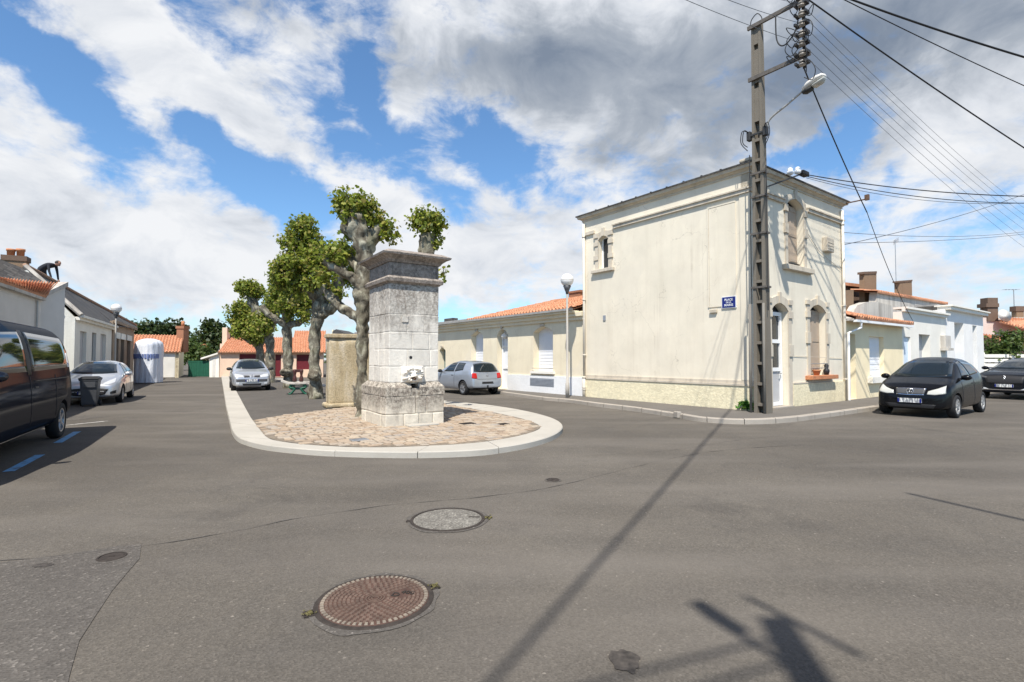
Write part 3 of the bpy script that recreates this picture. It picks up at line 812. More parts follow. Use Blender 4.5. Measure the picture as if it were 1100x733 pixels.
# ------------------------------------------------------------------ buildings
FL = Frame(K, D1, -D2)       # long side of the corner house, runs away to the left
FR = Frame(K, D2, -D1)       # door side of the corner house, runs away to the right
LEN_L, LEN_R = 6.57, 5.92
def T(F, px, o=0): return F.inv(px, 380, o)[0]
def win(F, x0, y0, x1, y1, o=0):
    t0 = T(F, x0, o); t1 = T(F, x1, o); xm = (x0+x1)/2
    z0 = F.inv(xm, y1, o)[1]; z1 = F.inv(xm, y0, o)[1]
    return (min(t0, t1), max(t0, t1), z0, z1)
def root(F, t, name, label, cat, group=None, o=0):
    p = F.P(t, o, 0); return thing(name, (p.x, p.y, 0), label, cat, group)
def surround(bm, F, t0, t1, z0, z1, rise, w=.15, o=.035, blocks=(), keyw=.13, n=8, ob=.065):
    """stone surround of an arched opening: jambs, arch ring, keystone and projecting blocks"""
    zs = z1-rise
    F.box(bm, t0-w, t0-.002, 0, o, z0, zs); F.box(bm, t1+.002, t1+w, 0, o, z0, zs)
    inn = arch(t0-.001, t1+.001, zs, z1+.001, rise, n)[2:]
    tm = (t0+t1)/2
    out = []
    for (t, z) in inn:
        f = (t-tm)/((t1-t0)/2)
        out.append((tm+f*((t1-t0)/2+w), z+w*(1.15-.1*abs(f))))
    out[0] = (t1+w, out[0][1]); out[-1] = (t0-w, out[-1][1])
    ring = inn+out[::-1]
    ring = [(t1+w, zs)] + [] if False else ring
    # ring as short quads
    for i in range(len(inn)-1):
        slab(bm, F, [inn[i], inn[i+1], out[i+1], out[i]], 0, o)
    for s, tt in ((-1, t0), (1, t1)):
        a = tt+s*.002; b = tt+s*w
        slab(bm, F, [(a, zs+.001), (b, zs+.001), (b, out[-1][1] if s < 0 else out[0][1]), (a, zs+.01)], 0, o-.002)
    F.box(bm, tm-keyw/2, tm+keyw/2, 0, ob, z1+.003, z1+w*1.15+.10)
    for zb, hb in blocks:
        F.box(bm, t0-w-.05, t0-.004, 0, ob, zb, zb+hb); F.box(bm, t1+.004, t1+w+.05, 0, ob, zb, zb+hb)
def frame_bars(bm, F, t0, t1, z0, z1, o0, o1, w=.07, mull=(), trans=()):
    F.box(bm, t0, t0+w, o0, o1, z0, z1); F.box(bm, t1-w, t1, o0, o1, z0, z1)
    F.box(bm, t0+w, t1-w, o0, o1, z0, z0+w); F.box(bm, t0+w, t1-w, o0, o1, z1-w, z1)
    for m in mull: F.box(bm, m-w/2, m+w/2, o0, o1-.004, z0+w, z1-w)
    for z in trans: F.box(bm, t0+w, t1-w, o0, o1-.006, z-w/2, z+w/2)
def panel(F, t0, t1, z0, z1, o, th=.03):
    bm = bmesh.new(); F.box(bm, t0, t1, o-th, o, z0, z1); return bm
def pipe(F, t, o, z0, z1, r=.045, m='pvc', parent=None, name='downpipe', kink=None):
    bm = bmesh.new(); tube(bm, [F.P(t, o, z) for z in (z0, (z0+z1)/2, z1)], r, 10)
    for z in (z0+.8, (z0+z1)/2, z1-.5):
        tube(bm, [F.P(t, o, z), F.P(t, o, z+.04)], r*1.35, 10)
    return obj(name, bm, M[m], parent, True)

# ---- corner house
CH = root(FR, 0, 'corner_house', 'tall two-storey beige corner house with stone cornice and blank left side', 'house')
ZT = 6.80
w_small = win(FL, 644, 253.6, 654.6, 288.7)
w_up = win(FR, 847.5, 216, 865, 287)
w_lo = win(FR, 869.5, 328, 887, 403)
dr = win(FR, 828.5, 326, 846.5, 431); dr = (dr[0], dr[1], .14, dr[3])
bm = bmesh.new()
hs = arch(*w_small, .12); hu = arch(*w_up, .20); hl = arch(*w_lo, .22); hd = arch(*dr, .22)
facade(bm, FL, rect(0, LEN_L, -.02, ZT), [hs], .24)
obj('wall', bm, M['wall_tall'], CH)
bm = bmesh.new()
facade(bm, FR, rect(0, LEN_R, -.02, ZT), [hu, hl, hd], .26)
obj('wall', bm, M['wall_tall'], CH)
bm = bmesh.new()
A = FL.P(LEN_L, 0, 0); C_ = Vector((K.x, K.y, 0))+Vector((*D1, 0))*LEN_L+Vector((*D2, 0))*LEN_R; B_ = FR.P(LEN_R, 0, 0)
up = Vector((0, 0, ZT))
quad(bm, A, C_, C_+up, A+up); quad(bm, C_, B_, B_+up, C_+up)
obj('wall', bm, M['wall_tall'], CH)
# dark room behind the openings
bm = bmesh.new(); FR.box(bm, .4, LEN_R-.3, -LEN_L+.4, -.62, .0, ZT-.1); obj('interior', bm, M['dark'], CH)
def ringslab(bm, o, z0, z1, o2=None):
    o2 = o if o2 is None else o2
    def pl(oo, z): 
        d1 = Vector((*D1, 0)); d2 = Vector((*D2, 0)); k = Vector((K.x, K.y, z))
        return [k-d1*oo-d2*oo, k-d1*oo+d2*(LEN_R+oo), k+d1*(LEN_L+oo)+d2*(LEN_R+oo), k+d1*(LEN_L+oo)-d2*oo]
    hexa(bm, pl(o, z0), pl(o2, z1))
bm = bmesh.new()
ringslab(bm, .03, 6.70, 6.768); ringslab(bm, .05, 6.766, 6.82, .10); ringslab(bm, .15, 6.818, 6.905, .18)
obj('cornice', bm, M['cornice'], CH)
bm = bmesh.new(); ringslab(bm, .21, 6.903, 6.945)
for t in [x*.62+.1 for x in range(10)]:                # joints of the zinc edge on the long side
    FL.box(bm, t, t+.05, .18, .216, 6.944, 6.968)
obj('roof_edge', bm, M['slate'], CH)
bm = bmesh.new(); ringslab(bm, .1, 6.943, 7.0, -2.2); obj('roof', bm, M['slate'], CH)
bm = bmesh.new(); FL.box(bm, -.1, .25, -.35, .1, 7.0, 7.1); bevel(bm, .03); obj('roof_cap', bm, M['cornice'], CH)
# string course
zsL = FL.inv(735, 223)[1]; zsR = FR.inv(862, 227)[1]
bm = bmesh.new()
FL.box(bm, -.09, T(FL, 660.5), 0, .075, zsL-.075, zsL+.03); FL.box(bm, -.10, T(FL, 660.5)+.02, 0, .11, zsL+.028, zsL+.07)
obj('string_course', bm, M['wall_tall_trim'], CH)
bm = bmesh.new(); FL.box(bm, T(FL, 640), LEN_L, 0, .07, zsL-.06, zsL+.05); obj('string_course', bm, M['wall_tall_trim'], CH)
bm = bmesh.new()
FR.box(bm, -.072, w_up[0]-.24, 0, .073, zsL-.073, zsL+.028); FR.box(bm, -.09, w_up[0]-.23, 0, .108, zsL+.026, zsL+.068)
obj('string_course', bm, M['wall_tall_trim'], CH)
bm = bmesh.new(); FR.box(bm, w_up[1]+.24, LEN_R, 0, .073, zsL-.073, zsL+.028); FR.box(bm, w_up[1]+.23, LEN_R, 0, .108, zsL+.026, zsL+.068)
obj('string_course', bm, M['wall_tall_trim'], CH)
# plinth with ledge
bm = bmesh.new()
FL.box(bm, .0, LEN_L, .0, .05, -.02, .78)
FR.box(bm, .0, dr[0]-.2, .0, .05, -.02, .78); FR.box(bm, dr[1]+.2, LEN_R, .0, .05, -.02, .78)
bmesh.ops.subdivide_edges(bm, edges=list(bm.edges), cuts=3, use_grid_fill=True)
obj('plinth', bm, M['roughcast'], CH)
bm = bmesh.new()
FL.box(bm, -.07, LEN_L, .0, .075, .782, .835); FL.box(bm, -.05, LEN_L, 0, .03, .833, .93)
FR.box(bm, -.02, dr[0]-.2, .0, .06, .782, .82); FR.box(bm, dr[1]+.2, w_lo[0]-.1, .0, .06, .782, .82)
obj('plinth_ledge', bm, M['wall_tall_trim'], CH)
# pilaster strips at the corner and the blind panel on the long side
bm = bmesh.new()
FL.box(bm, -.03, .30, 0, .03, .94, zsL-.08); FR.box(bm, -.028, .26, 0, .028, .83, zsL-.08)
obj('corner_strip', bm, M['wall_tall'], CH)
bm = bmesh.new()
pa = T(FL, 763.5); zt_ = FL.inv(785, 219)[1]; zb_ = FL.inv(765, 334)[1]
FL.box(bm, .42, pa, 0, .022, zb_+.1, zt_); FL.box(bm, pa+.012, pa+.05, 0, .03, zb_+.1, zt_+.05); FL.box(bm, .42, pa+.011, 0, .03, zt_+.012, zt_+.05)
obj('blind_panel', bm, M['wall_tall'], CH)
bm = bmesh.new(); a, b, c, d = win(FL, 764, 332.5, 771.5, 336.5); FL.box(bm, a, b, 0, .07, c, d); bevel(bm, .015); obj('stone_bracket', bm, M['cornice'], CH)
a, b, c, d = win(FL, 648.5, 339, 651, 344.5)
bm = bmesh.new(); FL.box(bm, a, b, 0, .03, c, d); obj('wall_vent', bm, M['vent_grey'], CH)
# small window on the long side
wn = obj('window', panel(FL, w_small[0]+.05, w_small[1]-.05, w_small[2]+.06, w_small[3]-.05, -.2), M['glass'], CH)
bm = bmesh.new(); frame_bars(bm, FL, w_small[0], w_small[1], w_small[2], w_small[3], -.235, -.17, .055); obj('frame', bm, M['pvc_white'], wn)
bm = bmesh.new(); surround(bm, FL, *w_small, .12, w=.17, blocks=((w_small[2]+.35, .16), (w_small[3]-.32, .14), (w_small[3]-.02, .16))); obj('surround', bm, M['wall_tall_trim'], wn)
bm = bmesh.new(); FL.box(bm, w_small[0]-.28, w_small[1]+.3, 0, .13, w_small[2]-.13, w_small[2]-.005); bevel(bm, .015); obj('sill', bm, M['wall_tall_trim'], wn)
# upper window, door side
def shuttered(F, w, h, depth, sm, parent, rise):
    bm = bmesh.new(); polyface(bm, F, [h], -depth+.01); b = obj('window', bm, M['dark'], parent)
    bm = bmesh.new(); tm = (w[0]+w[1])/2
    for a, c in ((w[0]+.02, tm-.006), (tm+.006, w[1]-.02)):
        F.box(bm, a, c, -depth+.02, -depth+.06, w[2]+.03, w[3]-rise*.7)
        for k in range(3):
            z = w[2]+.2+k*(w[3]-w[2]-.5)/2
            F.box(bm, a+.04, c-.04, -depth+.058, -depth+.075, z, z+.09)
    obj('shutter', bm, M[sm], b)
    return b
wu = shuttered(FR, w_up, hu, .24, 'shutter_beige', CH, .2)
bm = bmesh.new(); surround(bm, FR, *w_up, .2, w=.15, blocks=((w_up[2]+.95, .28), (w_up[3]-.45, .2))); obj('surround', bm, M['wall_tall_trim'], wu)
bm = bmesh.new(); FR.box(bm, w_up[0]-.3, w_up[1]+.42, 0, .15, w_up[2]-.16, w_up[2]-.004); bevel(bm, .015); obj('sill', bm, M['wall_tall_trim'], wu)
bm = bmesh.new(); FR.box(bm, w_up[0]+.02, w_up[1]-.02, -.14, -.11, w_up[2]+.10, w_up[2]+.14); obj('guard_rail', bm, M['plastic_black'], wu)
# lower window with terracotta sill
wl = shuttered(FR, w_lo, hl, .24, 'shutter_beige', CH, .22)
bm = bmesh.new(); surround(bm, FR, *w_lo, .22, w=.17, blocks=((w_lo[2]+1.0, .34), (w_lo[3]-.42, .2), (w_lo[3]-.02, .14))); obj('surround', bm, M['wall_tall_trim'], wl)
bm = bmesh.new(); FR.box(bm, w_lo[0]-.3, w_lo[1]+.38, -.2, .22, w_lo[2]-.13, w_lo[2]-.004); bevel(bm, .012); obj('sill', bm, M['terracotta'], wl)
bm = bmesh.new()
for z in (.22, .36): tube(bm, [FR.P(w_lo[0]-.02, .05, w_lo[2]+z), FR.P(w_lo[1]+.02, .05, w_lo[2]+z)], .012, 6)
obj('guard_rail', bm, M['steel'], wl)
# front door: white frame with glass and transom
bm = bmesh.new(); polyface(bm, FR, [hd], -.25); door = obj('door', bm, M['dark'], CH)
bm = bmesh.new(); frame_bars(bm, FR, dr[0]+.02, dr[1]-.02, .16, dr[3]-.24, -.24, -.16, .11, (), (2.05, 1.22))
obj('frame', bm, M['pvc_white'], door)
bm = bmesh.new(); FR.box(bm, dr[0]+.1, dr[1]-.1, -.235, -.215, .25, dr[3]-.3); obj('glass', bm, M['glass'], door)
bm = bmesh.new(); FR.box(bm, dr[0]+.14, dr[1]-.14, -.214, -.2, .28, 1.15); obj('lower_panel', bm, M['shutter_grey'], door)
bm = bmesh.new(); tube(bm, [FR.P(dr[1]-.16, -.155, 1.1), FR.P(dr[1]-.16, -.12, 1.1), FR.P(dr[1]-.27, -.11, 1.1)], .013, 8); obj('handle', bm, M['steel'], door)
bm = bmesh.new(); surround(bm, FR, *dr, .22, w=.19, blocks=((1.6, .34), (dr[3]-.42, .2), (dr[3]-.02, .14))); obj('surround', bm, M['wall_tall_trim'], door)
bm = bmesh.new(); FR.box(bm, dr[0]-.1, dr[1]+.1, -.2, .12, -.02, .15); obj('step', bm, M['kerbgrey'], door)
bm = bmesh.new(); a, b, c, d = win(FR, 885.5, 257, 893, 272); FR.box(bm, a, b, 0, .16, c, d); bevel(bm, .02)
for i in range(3): FR.box(bm, a+.05, b-.05, .155, .17, c+.08+i*.1, c+.12+i*.1)
obj('vent_box', bm, M['wall_tall_trim'], CH)
pipe(FL, LEN_L-.10, .07, .85, 6.6, .05, 'pvc', CH)
pipe(FL, LEN_L-.10, .09, .02, .87, .062, 'pvc', CH)
pipe(FR, LEN_R-.12, .07, .02, 6.6, .045, 'pvc', CH)
# small wires stapled to the facade
for P_, r_ in (([FR.P(w_up[1]+.2, .03, 5.5), FR.P(w_up[1]+1.0, .03, 5.0), FR.P(LEN_R-.2, .03, 4.55)], .007), ([FR.P(.35, .03, 3.3), FR.P(.35, .03, 1.2)], .008), ([FR.P(dr[1]+.3, .02, 1.62), FR.P(LEN_R-.2, .02, 1.55)], .006)):
    bm = bmesh.new(); tube(bm, P_, r_, 5); obj('facade_cable', bm, M['wall_tall_trim'], CH)
# street sign
a, b, c, d = win(FL, 777.3, 319.2, 791.6, 330.4)
SG = root(FL, (a+b)/2, 'street_sign', 'small blue enamel street name plate with white lettering on the blank house wall', 'street sign')
SG.location.z = c
bm = bmesh.new(); FL.box(bm, a-.02, b+.02, .0, .034, c-.02, d+.02); obj('border', bm, M['sign_white'], SG)
bm = bmesh.new(); FL.box(bm, a, b, .03, .042, c, d); obj('plate', bm, M['sign_blue'], SG)
def text_mesh(body, size, F, t, z, o, m, parent, flip=1):
    cu = bpy.data.curves.new('lettering', 'FONT'); cu.body = body; cu.size = size; cu.align_x = 'CENTER'; cu.extrude = .002; cu.offset = size*.02
    to = bpy.data.objects.new('tmp', cu); COL.objects.link(to)
    dg = bpy.context.evaluated_depsgraph_get()
    me = bpy.data.meshes.new_from_object(to.evaluated_get(dg))
    bpy.data.objects.remove(to)
    bm = bmesh.new(); bm.from_mesh(me); bpy.data.meshes.remove(me)
    for v in bm.verts:
        v.co = F.P(t+flip*v.co.x, o+v.co.z, z+v.co.y)
    bmesh.ops.recalc_face_normals(bm, faces=bm.faces)
    return obj('lettering', bm, m, parent)
hh = d-c; tm = (a+b)/2
text_mesh('PLACE', hh*.30, FL, tm, c+hh*.64, .045, M['sign_white'], SG, -1)
text_mesh('DE LA', hh*.20, FL, tm, c+hh*.42, .045, M['sign_white'], SG, -1)
text_mesh('MAIRIE', hh*.30, FL, tm, c+hh*.13, .045, M['sign_white'], SG, -1)
# terracotta pot on the sill
p = FR.P(w_lo[0]+.28, .08, w_lo[2]-.002)
bm = bmesh.new(); lathe(bm, [(.075, 0), (.11, .13), (.125, .135), (.125, .17), (.105, .17), (.1, .12)], 16, Matrix.Translation(p)); top('flower_pot', bm, M['terracotta'], 'small terracotta pot on the orange sill of the ground-floor window', 'flower pot', smooth=True)
p = FR.P(w_lo[1]-.12, .06, w_lo[2]-.002)
bm = bmesh.new(); lathe(bm, [(.06, 0), (.09, .10), (.09, .16), (.05, .2), (.07, .3), (.03, .36)], 12, Matrix.Translation(p)); top('lantern', bm, M['plastic_black'], 'small dark lantern at the right end of the orange sill', 'lantern', smooth=True)

# ---- long low house left of the corner house
OL = -.10
LH = root(FL, 9, 'long_low_house', 'long single-storey yellow-cream house with orange tiled roof and white plinth', 'house')
ze = 3.36
T0, T1 = LEN_L, 31.0
W4 = win(FL, 573, 351.5, 594, 399, OL); W2 = win(FL, 506, 356.5, 519, 398, OL); D3_ = win(FL, 534, 354, 545.5, 420, OL); W1 = win(FL, 472, 374, 478.6, 410, OL)
D3_ = (D3_[0], D3_[1], .14, D3_[3])
W6 = (25.2, 26.2, .9, 2.7)
h4 = arch(*W4, .2); h2 = arch(*W2, .2); h3 = arch(*D3_, .3); h1 = arch(*W1, .15)
bm = bmesh.new(); facade(bm, FL, rect(T0, T1, -.02, ze), [h4, h2, h3, h1], .32, OL); obj('wall', bm, M['wall_low'], LH)
bm = bmesh.new()
for (a, b) in ((T0, D3_[0]-.02), (D3_[1]+.02, T1)): FL.box(bm, a, b, OL, OL+.05, -.02, .82)
bmesh.ops.subdivide_edges(bm, edges=list(bm.edges), cuts=2, use_grid_fill=True)
obj('plinth', bm, M['white_block'], LH)
for W_, h, sm in ((W4, h4, 'shutter_white'), (W2, h2, 'shutter_white'), (W1, h1, 'shutter_green')):
    bm = bmesh.new(); polyface(bm, FL, [h], OL-.31); wi = obj('window', bm, M[sm], LH)
    bm = bmesh.new(); tm = (W_[0]+W_[1])/2
    for k in range(1, 12):
        z = W_[2]+k*(W_[3]-W_[2]-.2)/12
        FL.box(bm, W_[0]+.03, W_[1]-.03, OL-.309, OL-.30, z, z+.05)
    obj('shutter', bm, M[sm], wi)
    bm = bmesh.new(); FL.box(bm, W_[0]-.12, W_[1]+.12, OL, OL+.10, W_[2]-.10, W_[2]-.004); obj('sill', bm, M['white'], wi)
    bm = bmesh.new(); tm = (W_[0]+W_[1])/2; FL.box(bm, tm-.12, tm+.12, OL, OL+.07, W_[3]+.03, W_[3]+.12); obj('keystone', bm, M['cornice'], wi)
    if sm == 'shutter_white':
        bm = bmesh.new(); tube(bm, [FL.P(W_[0]-.05, OL+.05, W_[2]+.12), FL.P(W_[1]+.05, OL+.05, W_[2]+.12)], .012, 6); obj('guard_rail', bm, M['steel'], wi)
bm = bmesh.new(); polyface(bm, FL, [h3], OL-.31); dd = obj('door', bm, M['shutter_white'], LH)
bm = bmesh.new(); frame_bars(bm, FL, D3_[0]+.02, D3_[1]-.02, .15, D3_[3]-.3, OL-.3, OL-.26, .09, (), (1.1, 2.1)); obj('frame', bm, M['pvc_white'], dd)
tm = (D3_[0]+D3_[1])/2
bm = bmesh.new(); FL.box(bm, tm-.06, tm+.06, OL, OL+.08, D3_[3]+.02, D3_[3]+.22); obj('keystone', bm, M['cornice'], dd)
p = FL.P(tm, OL-.12, D3_[3]-.42); bm = bmesh.new(); lathe(bm, [(.03, 0), (.14, .03), (.16, .12), (.12, .2), (.03, .24)], 14, Matrix.Translation(p))
tube(bm, [p+Vector((0, 0, .22)), p+Vector((0, 0, .42))], .012, 6); obj('porch_lamp', bm, M['lamp_white'], dd, True)
a, b, c, d = win(FL, 569.5, 406.5, 595, 415, OL+.05)
bm = bmesh.new(); FL.box(bm, a, b, OL+.04, OL+.06, c, d)
for i in range(5): FL.box(bm, a+.03, b-.03, OL+.058, OL+.068, c+.04+i*(d-c-.06)/5, c+.06+i*(d-c-.06)/5)
obj('cellar_vent', bm, M['vent_grey'], LH)
bm = bmesh.new(); FL.box(bm, T0+.02, T1, OL, OL+.10, ze-.34, ze-.20); FL.box(bm, T0+.02, T1, OL, OL+.2, ze-.202, ze-.06); FL.box(bm, T0+.36, T1, OL, OL+.33, ze-.062, ze+.02); obj('cornice', bm, M['wall_low'], LH)
bm = bmesh.new(); FL.box(bm, T0+.36, T1, OL+.3, OL+.42, ze+.018, ze+.10); obj('gutter', bm, M['zinc'], LH)
bm = bmesh.new(); zr = FL.inv(618, 321, OL-2.6)[1]
te = T(FL, 501, OL+.35)
tile_roof(bm, FL.P(T0+.38, OL+.36, ze+.06), FL.P(te, OL+.36, ze+.06), FL.P(T0+.1, OL-2.6, zr), FL.P(te-3.6, OL-2.6, zr))
obj('roof', bm, M['tile'], LH)
bm = bmesh.new(); FL.box(bm, te-.2, T1, OL-6, OL+.36, ze+.1, ze+.16); obj('flat_roof', bm, M['zinc'], LH)
bm = bmesh.new(); FL.box(bm, T0+.02, T1, OL-6.2, OL-5.9, -.02, ze+.05); FL.box(bm, T1-.2, T1+.002, OL-6, OL-.3, -.02, ze); FL.box(bm, T0+.1, te-1.2, OL-6, OL-2.62, ze-.2, zr-.25); obj('wall', bm, M['wall_low'], LH)
bm = bmesh.new(); a, b, c, d = win(FL, 617.5, 312, 627, 326, OL-2.7); FL.box(bm, a+.1, b+.3, OL-3.2, OL-2.6, c-.5, d); FL.box(bm, a+.05, b+.3, OL-3.24, OL-2.56, d-.1, d-.02); obj('chimney', bm, M['brick'], LH)
bm = bmesh.new(); a, b, c, d = win(FL, 477, 343, 486, 349, OL-3); FL.box(bm, a, b, OL-3.4, OL-3, ze, d+.05); obj('chimney', bm, M['slate'], LH)

# ---- houses to the right of the corner house, along the door side
def pslab(F, pts, o, th, zmin=None):
    bm = bmesh.new(); P = [F.inv(x, y, o) for x, y in pts]; slab(bm, F, P, o-th, o); return bm
H1 = root(FR, 8.5, 'cream_house', 'low cream house with orange roof edge and white shuttered window beside the tall corner house', 'house')
ta, tb = LEN_R+.02, 11.45
d1 = win(FR, 909.5, 359, 919, 431); d1 = (max(d1[0], ta+.12), d1[1], .13, d1[3]); w1 = win(FR, 934, 362, 949.5, 404.5)
bm = bmesh.new(); facade(bm, FR, rect(ta, tb, -.02, 2.84), [rect(*d1), rect(*w1)], .17); obj('wall', bm, M['cream'], H1)
bm = bmesh.new(); FR.box(bm, d1[0], d1[1], -.24, -.17, .13, d1[3]); dd = obj('door', bm, M['shutter_grey'], H1)
bm = bmesh.new(); FR.box(bm, w1[0], w1[1], -.17, -.15, w1[2], w1[3]); tm = (w1[0]+w1[1])/2
for k in range(8): FR.box(bm, w1[0]+.03, w1[1]-.03, -.152, -.14, w1[2]+.05+k*.2, w1[2]+.15+k*.2)
ww = obj('window', bm, M['shutter_white'], H1)
bm = bmesh.new(); a, b, c, d = win(FR, 931.5, 404.8, 955, 411); FR.box(bm, a, b, 0, .16, c, w1[2]-.004); obj('sill', bm, M['white'], ww)
bm = bmesh.new(); FR.box(bm, ta, tb+.05, .0, .30, 2.83, 2.90); obj('eave_board', bm, M['parapet'], H1)
bm = bmesh.new(); FR.box(bm, ta+.02, tb+.1, .27, .38, 2.78, 2.86); tube(bm, [FR.P(ta+.5, .33, 2.8), FR.P(ta+.5, .33, 2.6), FR.P(ta+.12, .08, 2.42), FR.P(ta+.12, .06, .1)], .045, 8); obj('gutter', bm, M['pvc_white'], H1)
bm = bmesh.new(); za = FR.inv(908, 333.5, -1.4)[1]; zb = FR.inv(969, 346.5, -1.4)[1]
tile_roof(bm, FR.P(ta, .36, 2.90), FR.P(tb+.12, .36, 2.90), FR.P(ta, -1.4, za), FR.P(tb+.12, -1.4, zb)); obj('roof', bm, M['tile'], H1)
obj('parapet', pslab(FR, [(916, 342), (918, 333), (921, 328), (931, 324.6), (943, 324.6), (962, 329.5), (967, 333), (968, 354)], -1.45, .3), M['parapet'], H1)
obj('chimney', pslab(FR, [(929, 331), (928.6, 293), (941.5, 292.5), (941.6, 331)], -2.2, .22), M['brick_brown'], H1)
obj('chimney_cap', pslab(FR, [(928.2, 294.5), (928.2, 292), (942, 291.5), (942, 294)], -2.17, .28), M['brick_dark'], H1)
obj('rear_wall', pslab(FR, [(907, 342), (907, 312), (917, 311.5), (917, 342)], -1.8, .4), M['brick_brown'], H1)
obj('rear_wall', pslab(FR, [(903, 342), (903, 306), (930, 308.5), (930, 342)], -3.0, .3), M['brick_dark'], H1)
obj('rear_roof', pslab(FR, [(903, 306), (903, 302.8), (930, 306), (930, 309.3)], -2.8, .9), M['tile'], H1)
H2 = root(FR, 14, 'white_house', 'white low house with grey parapet, brown chimney and tall aerial', 'house')
tc_ = T(FR, 1016.6)
d2 = win(FR, 987.5, 359.5, 999.5, 432); d2 = (d2[0], d2[1], .13, d2[3]); w2 = win(FR, 971, 362, 978.5, 404)
bm = bmesh.new(); facade(bm, FR, rect(tb+.01, tc_, -.02, 3.45), [rect(*d2), rect(*w2)], .3); obj('wall', bm, M['white'], H2)
bm = bmesh.new(); FR.box(bm, tb+.01, tc_, .0, .12, 3.45, 3.56); FR.box(bm, tb+.01, tc_, -.3, .2, 3.558, 3.64); obj('cornice', bm, M['white'], H2)
bm = bmesh.new(); FR.box(bm, d2[0], d2[1], -.33, -.30, .13, d2[3]); obj('door', bm, M['shutter_grey'], H2)
bm = bmesh.new(); FR.box(bm, w2[0], w2[1], -.12, -.09, w2[2], w2[3]); obj('window', bm, M['pale_blue'], H2)
bm = bmesh.new(); a, b, c, d = win(FR, 1010.5, 361, 1016, 374); FR.box(bm, a, b-.02, 0, .2, c, d); FR.box(bm, a-.05, b-.02, 0, .3, c-.12, c-.004); obj('meter_box', bm, M['parapet'], H2)
obj('parapet', pslab(FR, [(941, 330), (942, 313.5), (980, 320), (1016, 326.5), (1016, 345), (968, 345)], -1.6, .3), M['parapet'], H2)
bm = bmesh.new()
e0, e1 = FR.inv(941, 313.8, -1.55), FR.inv(1017, 326.8, -1.55)
tile_roof(bm, FR.P(e0[0], -1.5, e0[1]-.02), FR.P(e1[0], -1.5, e1[1]-.02), FR.P(e0[0], -2.6, e0[1]+.18), FR.P(e1[0], -2.6, e1[1]+.18)); obj('roof', bm, M['tile'], H2)
obj('chimney', pslab(FR, [(967, 320), (966.6, 302.5), (979.5, 301.5), (980, 322)], -2.3, .25), M['brick_brown'], H2)
obj('chimney_cap', pslab(FR, [(966.2, 303.5), (966.2, 301.8), (980.2, 300.6), (980.2, 302.4)], -2.27, .31), M['brick_dark'], H2)
# aerial
tA, zA = FR.inv(961.5, 258, -2.9); zB = FR.inv(961.5, 330, -2.9)[1]
AN = root(FR, tA, 'aerial', 'tall thin television aerial mast between the two brown chimneys', 'aerial', o=-2.9); AN.location.z = zB
bm = bmesh.new(); tube(bm, [FR.P(tA, -2.9, zB), FR.P(tA, -2.9, zA)], .02, 6); obj('mast', bm, M['steel'], AN)
bm = bmesh.new()
q0 = FR.P(tA-.25, -2.9, zA-.18); q1 = FR.P(tA+.5, -2.9, zA+.1); tube(bm, [q0, q1], .012, 5)
for k in range(6):
    c = q0.lerp(q1, k/5); tube(bm, [c+Vector((-.12, -.16, .1)), c+Vector((.12, .16, -.1))], .007, 4)
obj('antenna', bm, M['steel'], AN)
H3 = root(FR, 20, 'blue_white_house', 'blue-white low house with flat parapet and a blue door', 'house')
td_ = T(FR, 1057)
d3 = win(FR, 1026, 347, 1036, 432); d3 = (d3[0], d3[1], .13, d3[3]); w3 = win(FR, 1045.5, 350, 1050, 432); w3 = (w3[0], w3[1], .13, w3[3])
bm = bmesh.new(); facade(bm, FR, rect(tc_+.01, td_, -.02, 3.85), [rect(*d3), rect(*w3)], .45); obj('wall', bm, M['white_blue'], H3)
bm = bmesh.new(); FR.box(bm, tc_+.01, td_+.05, -.3, .22, 3.85, 4.0); FR.box(bm, tc_-.05, td_+.12, -.4, .3, 3.998, 4.06); obj('cornice', bm, M['white'], H3)
bm = bmesh.new(); FR.box(bm, tc_, td_, -1.2, -.3, 4.05, 4.13); obj('roof', bm, M['zinc'], H3)
bm = bmesh.new(); FR.box(bm, d3[0], d3[1], -.5, -.46, 1.9, d3[3]); dd = obj('door', bm, M['white_blue'], H3)
bm = bmesh.new(); FR.box(bm, d3[0], d3[1], -.45, -.40, .13, 1.86); obj('lower_panel', bm, M['blue_door'], dd)
bm = bmesh.new(); FR.box(bm, w3[0], w3[1], -.5, -.46, .13, w3[3]); obj('door', bm, M['pale_blue'], H3)
bm = bmesh.new(); FR.box(bm, td_-.02, td_, -8, -.45, -.02, 3.9); FR.box(bm, tb, td_, -8.2, -7.9, -.02, 3.6); obj('wall', bm, M['white_blue'], H3)

# ---- beyond the right side: pink-walled house, brick chimneys, shrub, white fence
FB = Frame((0, 37), (1, 0), (0, -1))
HB = root(FB, FB.inv(1100, 400)[0], 'pinkish_house', 'pinkish house with orange roofs and brick chimney at the far end of the right street', 'house')
obj('wall', pslab(FB, [(1050, 412), (1050, 341), (1076, 342), (1100, 349), (1260, 390), (1260, 412)], 0, .3), M['pinkish'], HB)
bm = bmesh.new(); p = lambda x, y, o: FB.P(*((lambda q: (q[0], o, q[1]))(FB.inv(x, y, o))))
tile_roof(bm, p(1074, 346.5, 1.0), p(1180, 376, 1.0), p(1074, 341.5, -1.5), p(1180, 346, -1.5)); obj('roof', bm, M['tile'], HB)
bm = bmesh.new(); tile_roof(bm, p(1052, 361.5, 1.6), p(1150, 381, 1.6), p(1052, 359.0, .1), p(1150, 371, .1)); obj('roof', bm, M['tile'], HB)
ch = obj('chimney', pslab(FB, [(1061, 345), (1061, 320), (1072, 320), (1072.5, 345)], .1, .6), M['brick_dark'], HB)
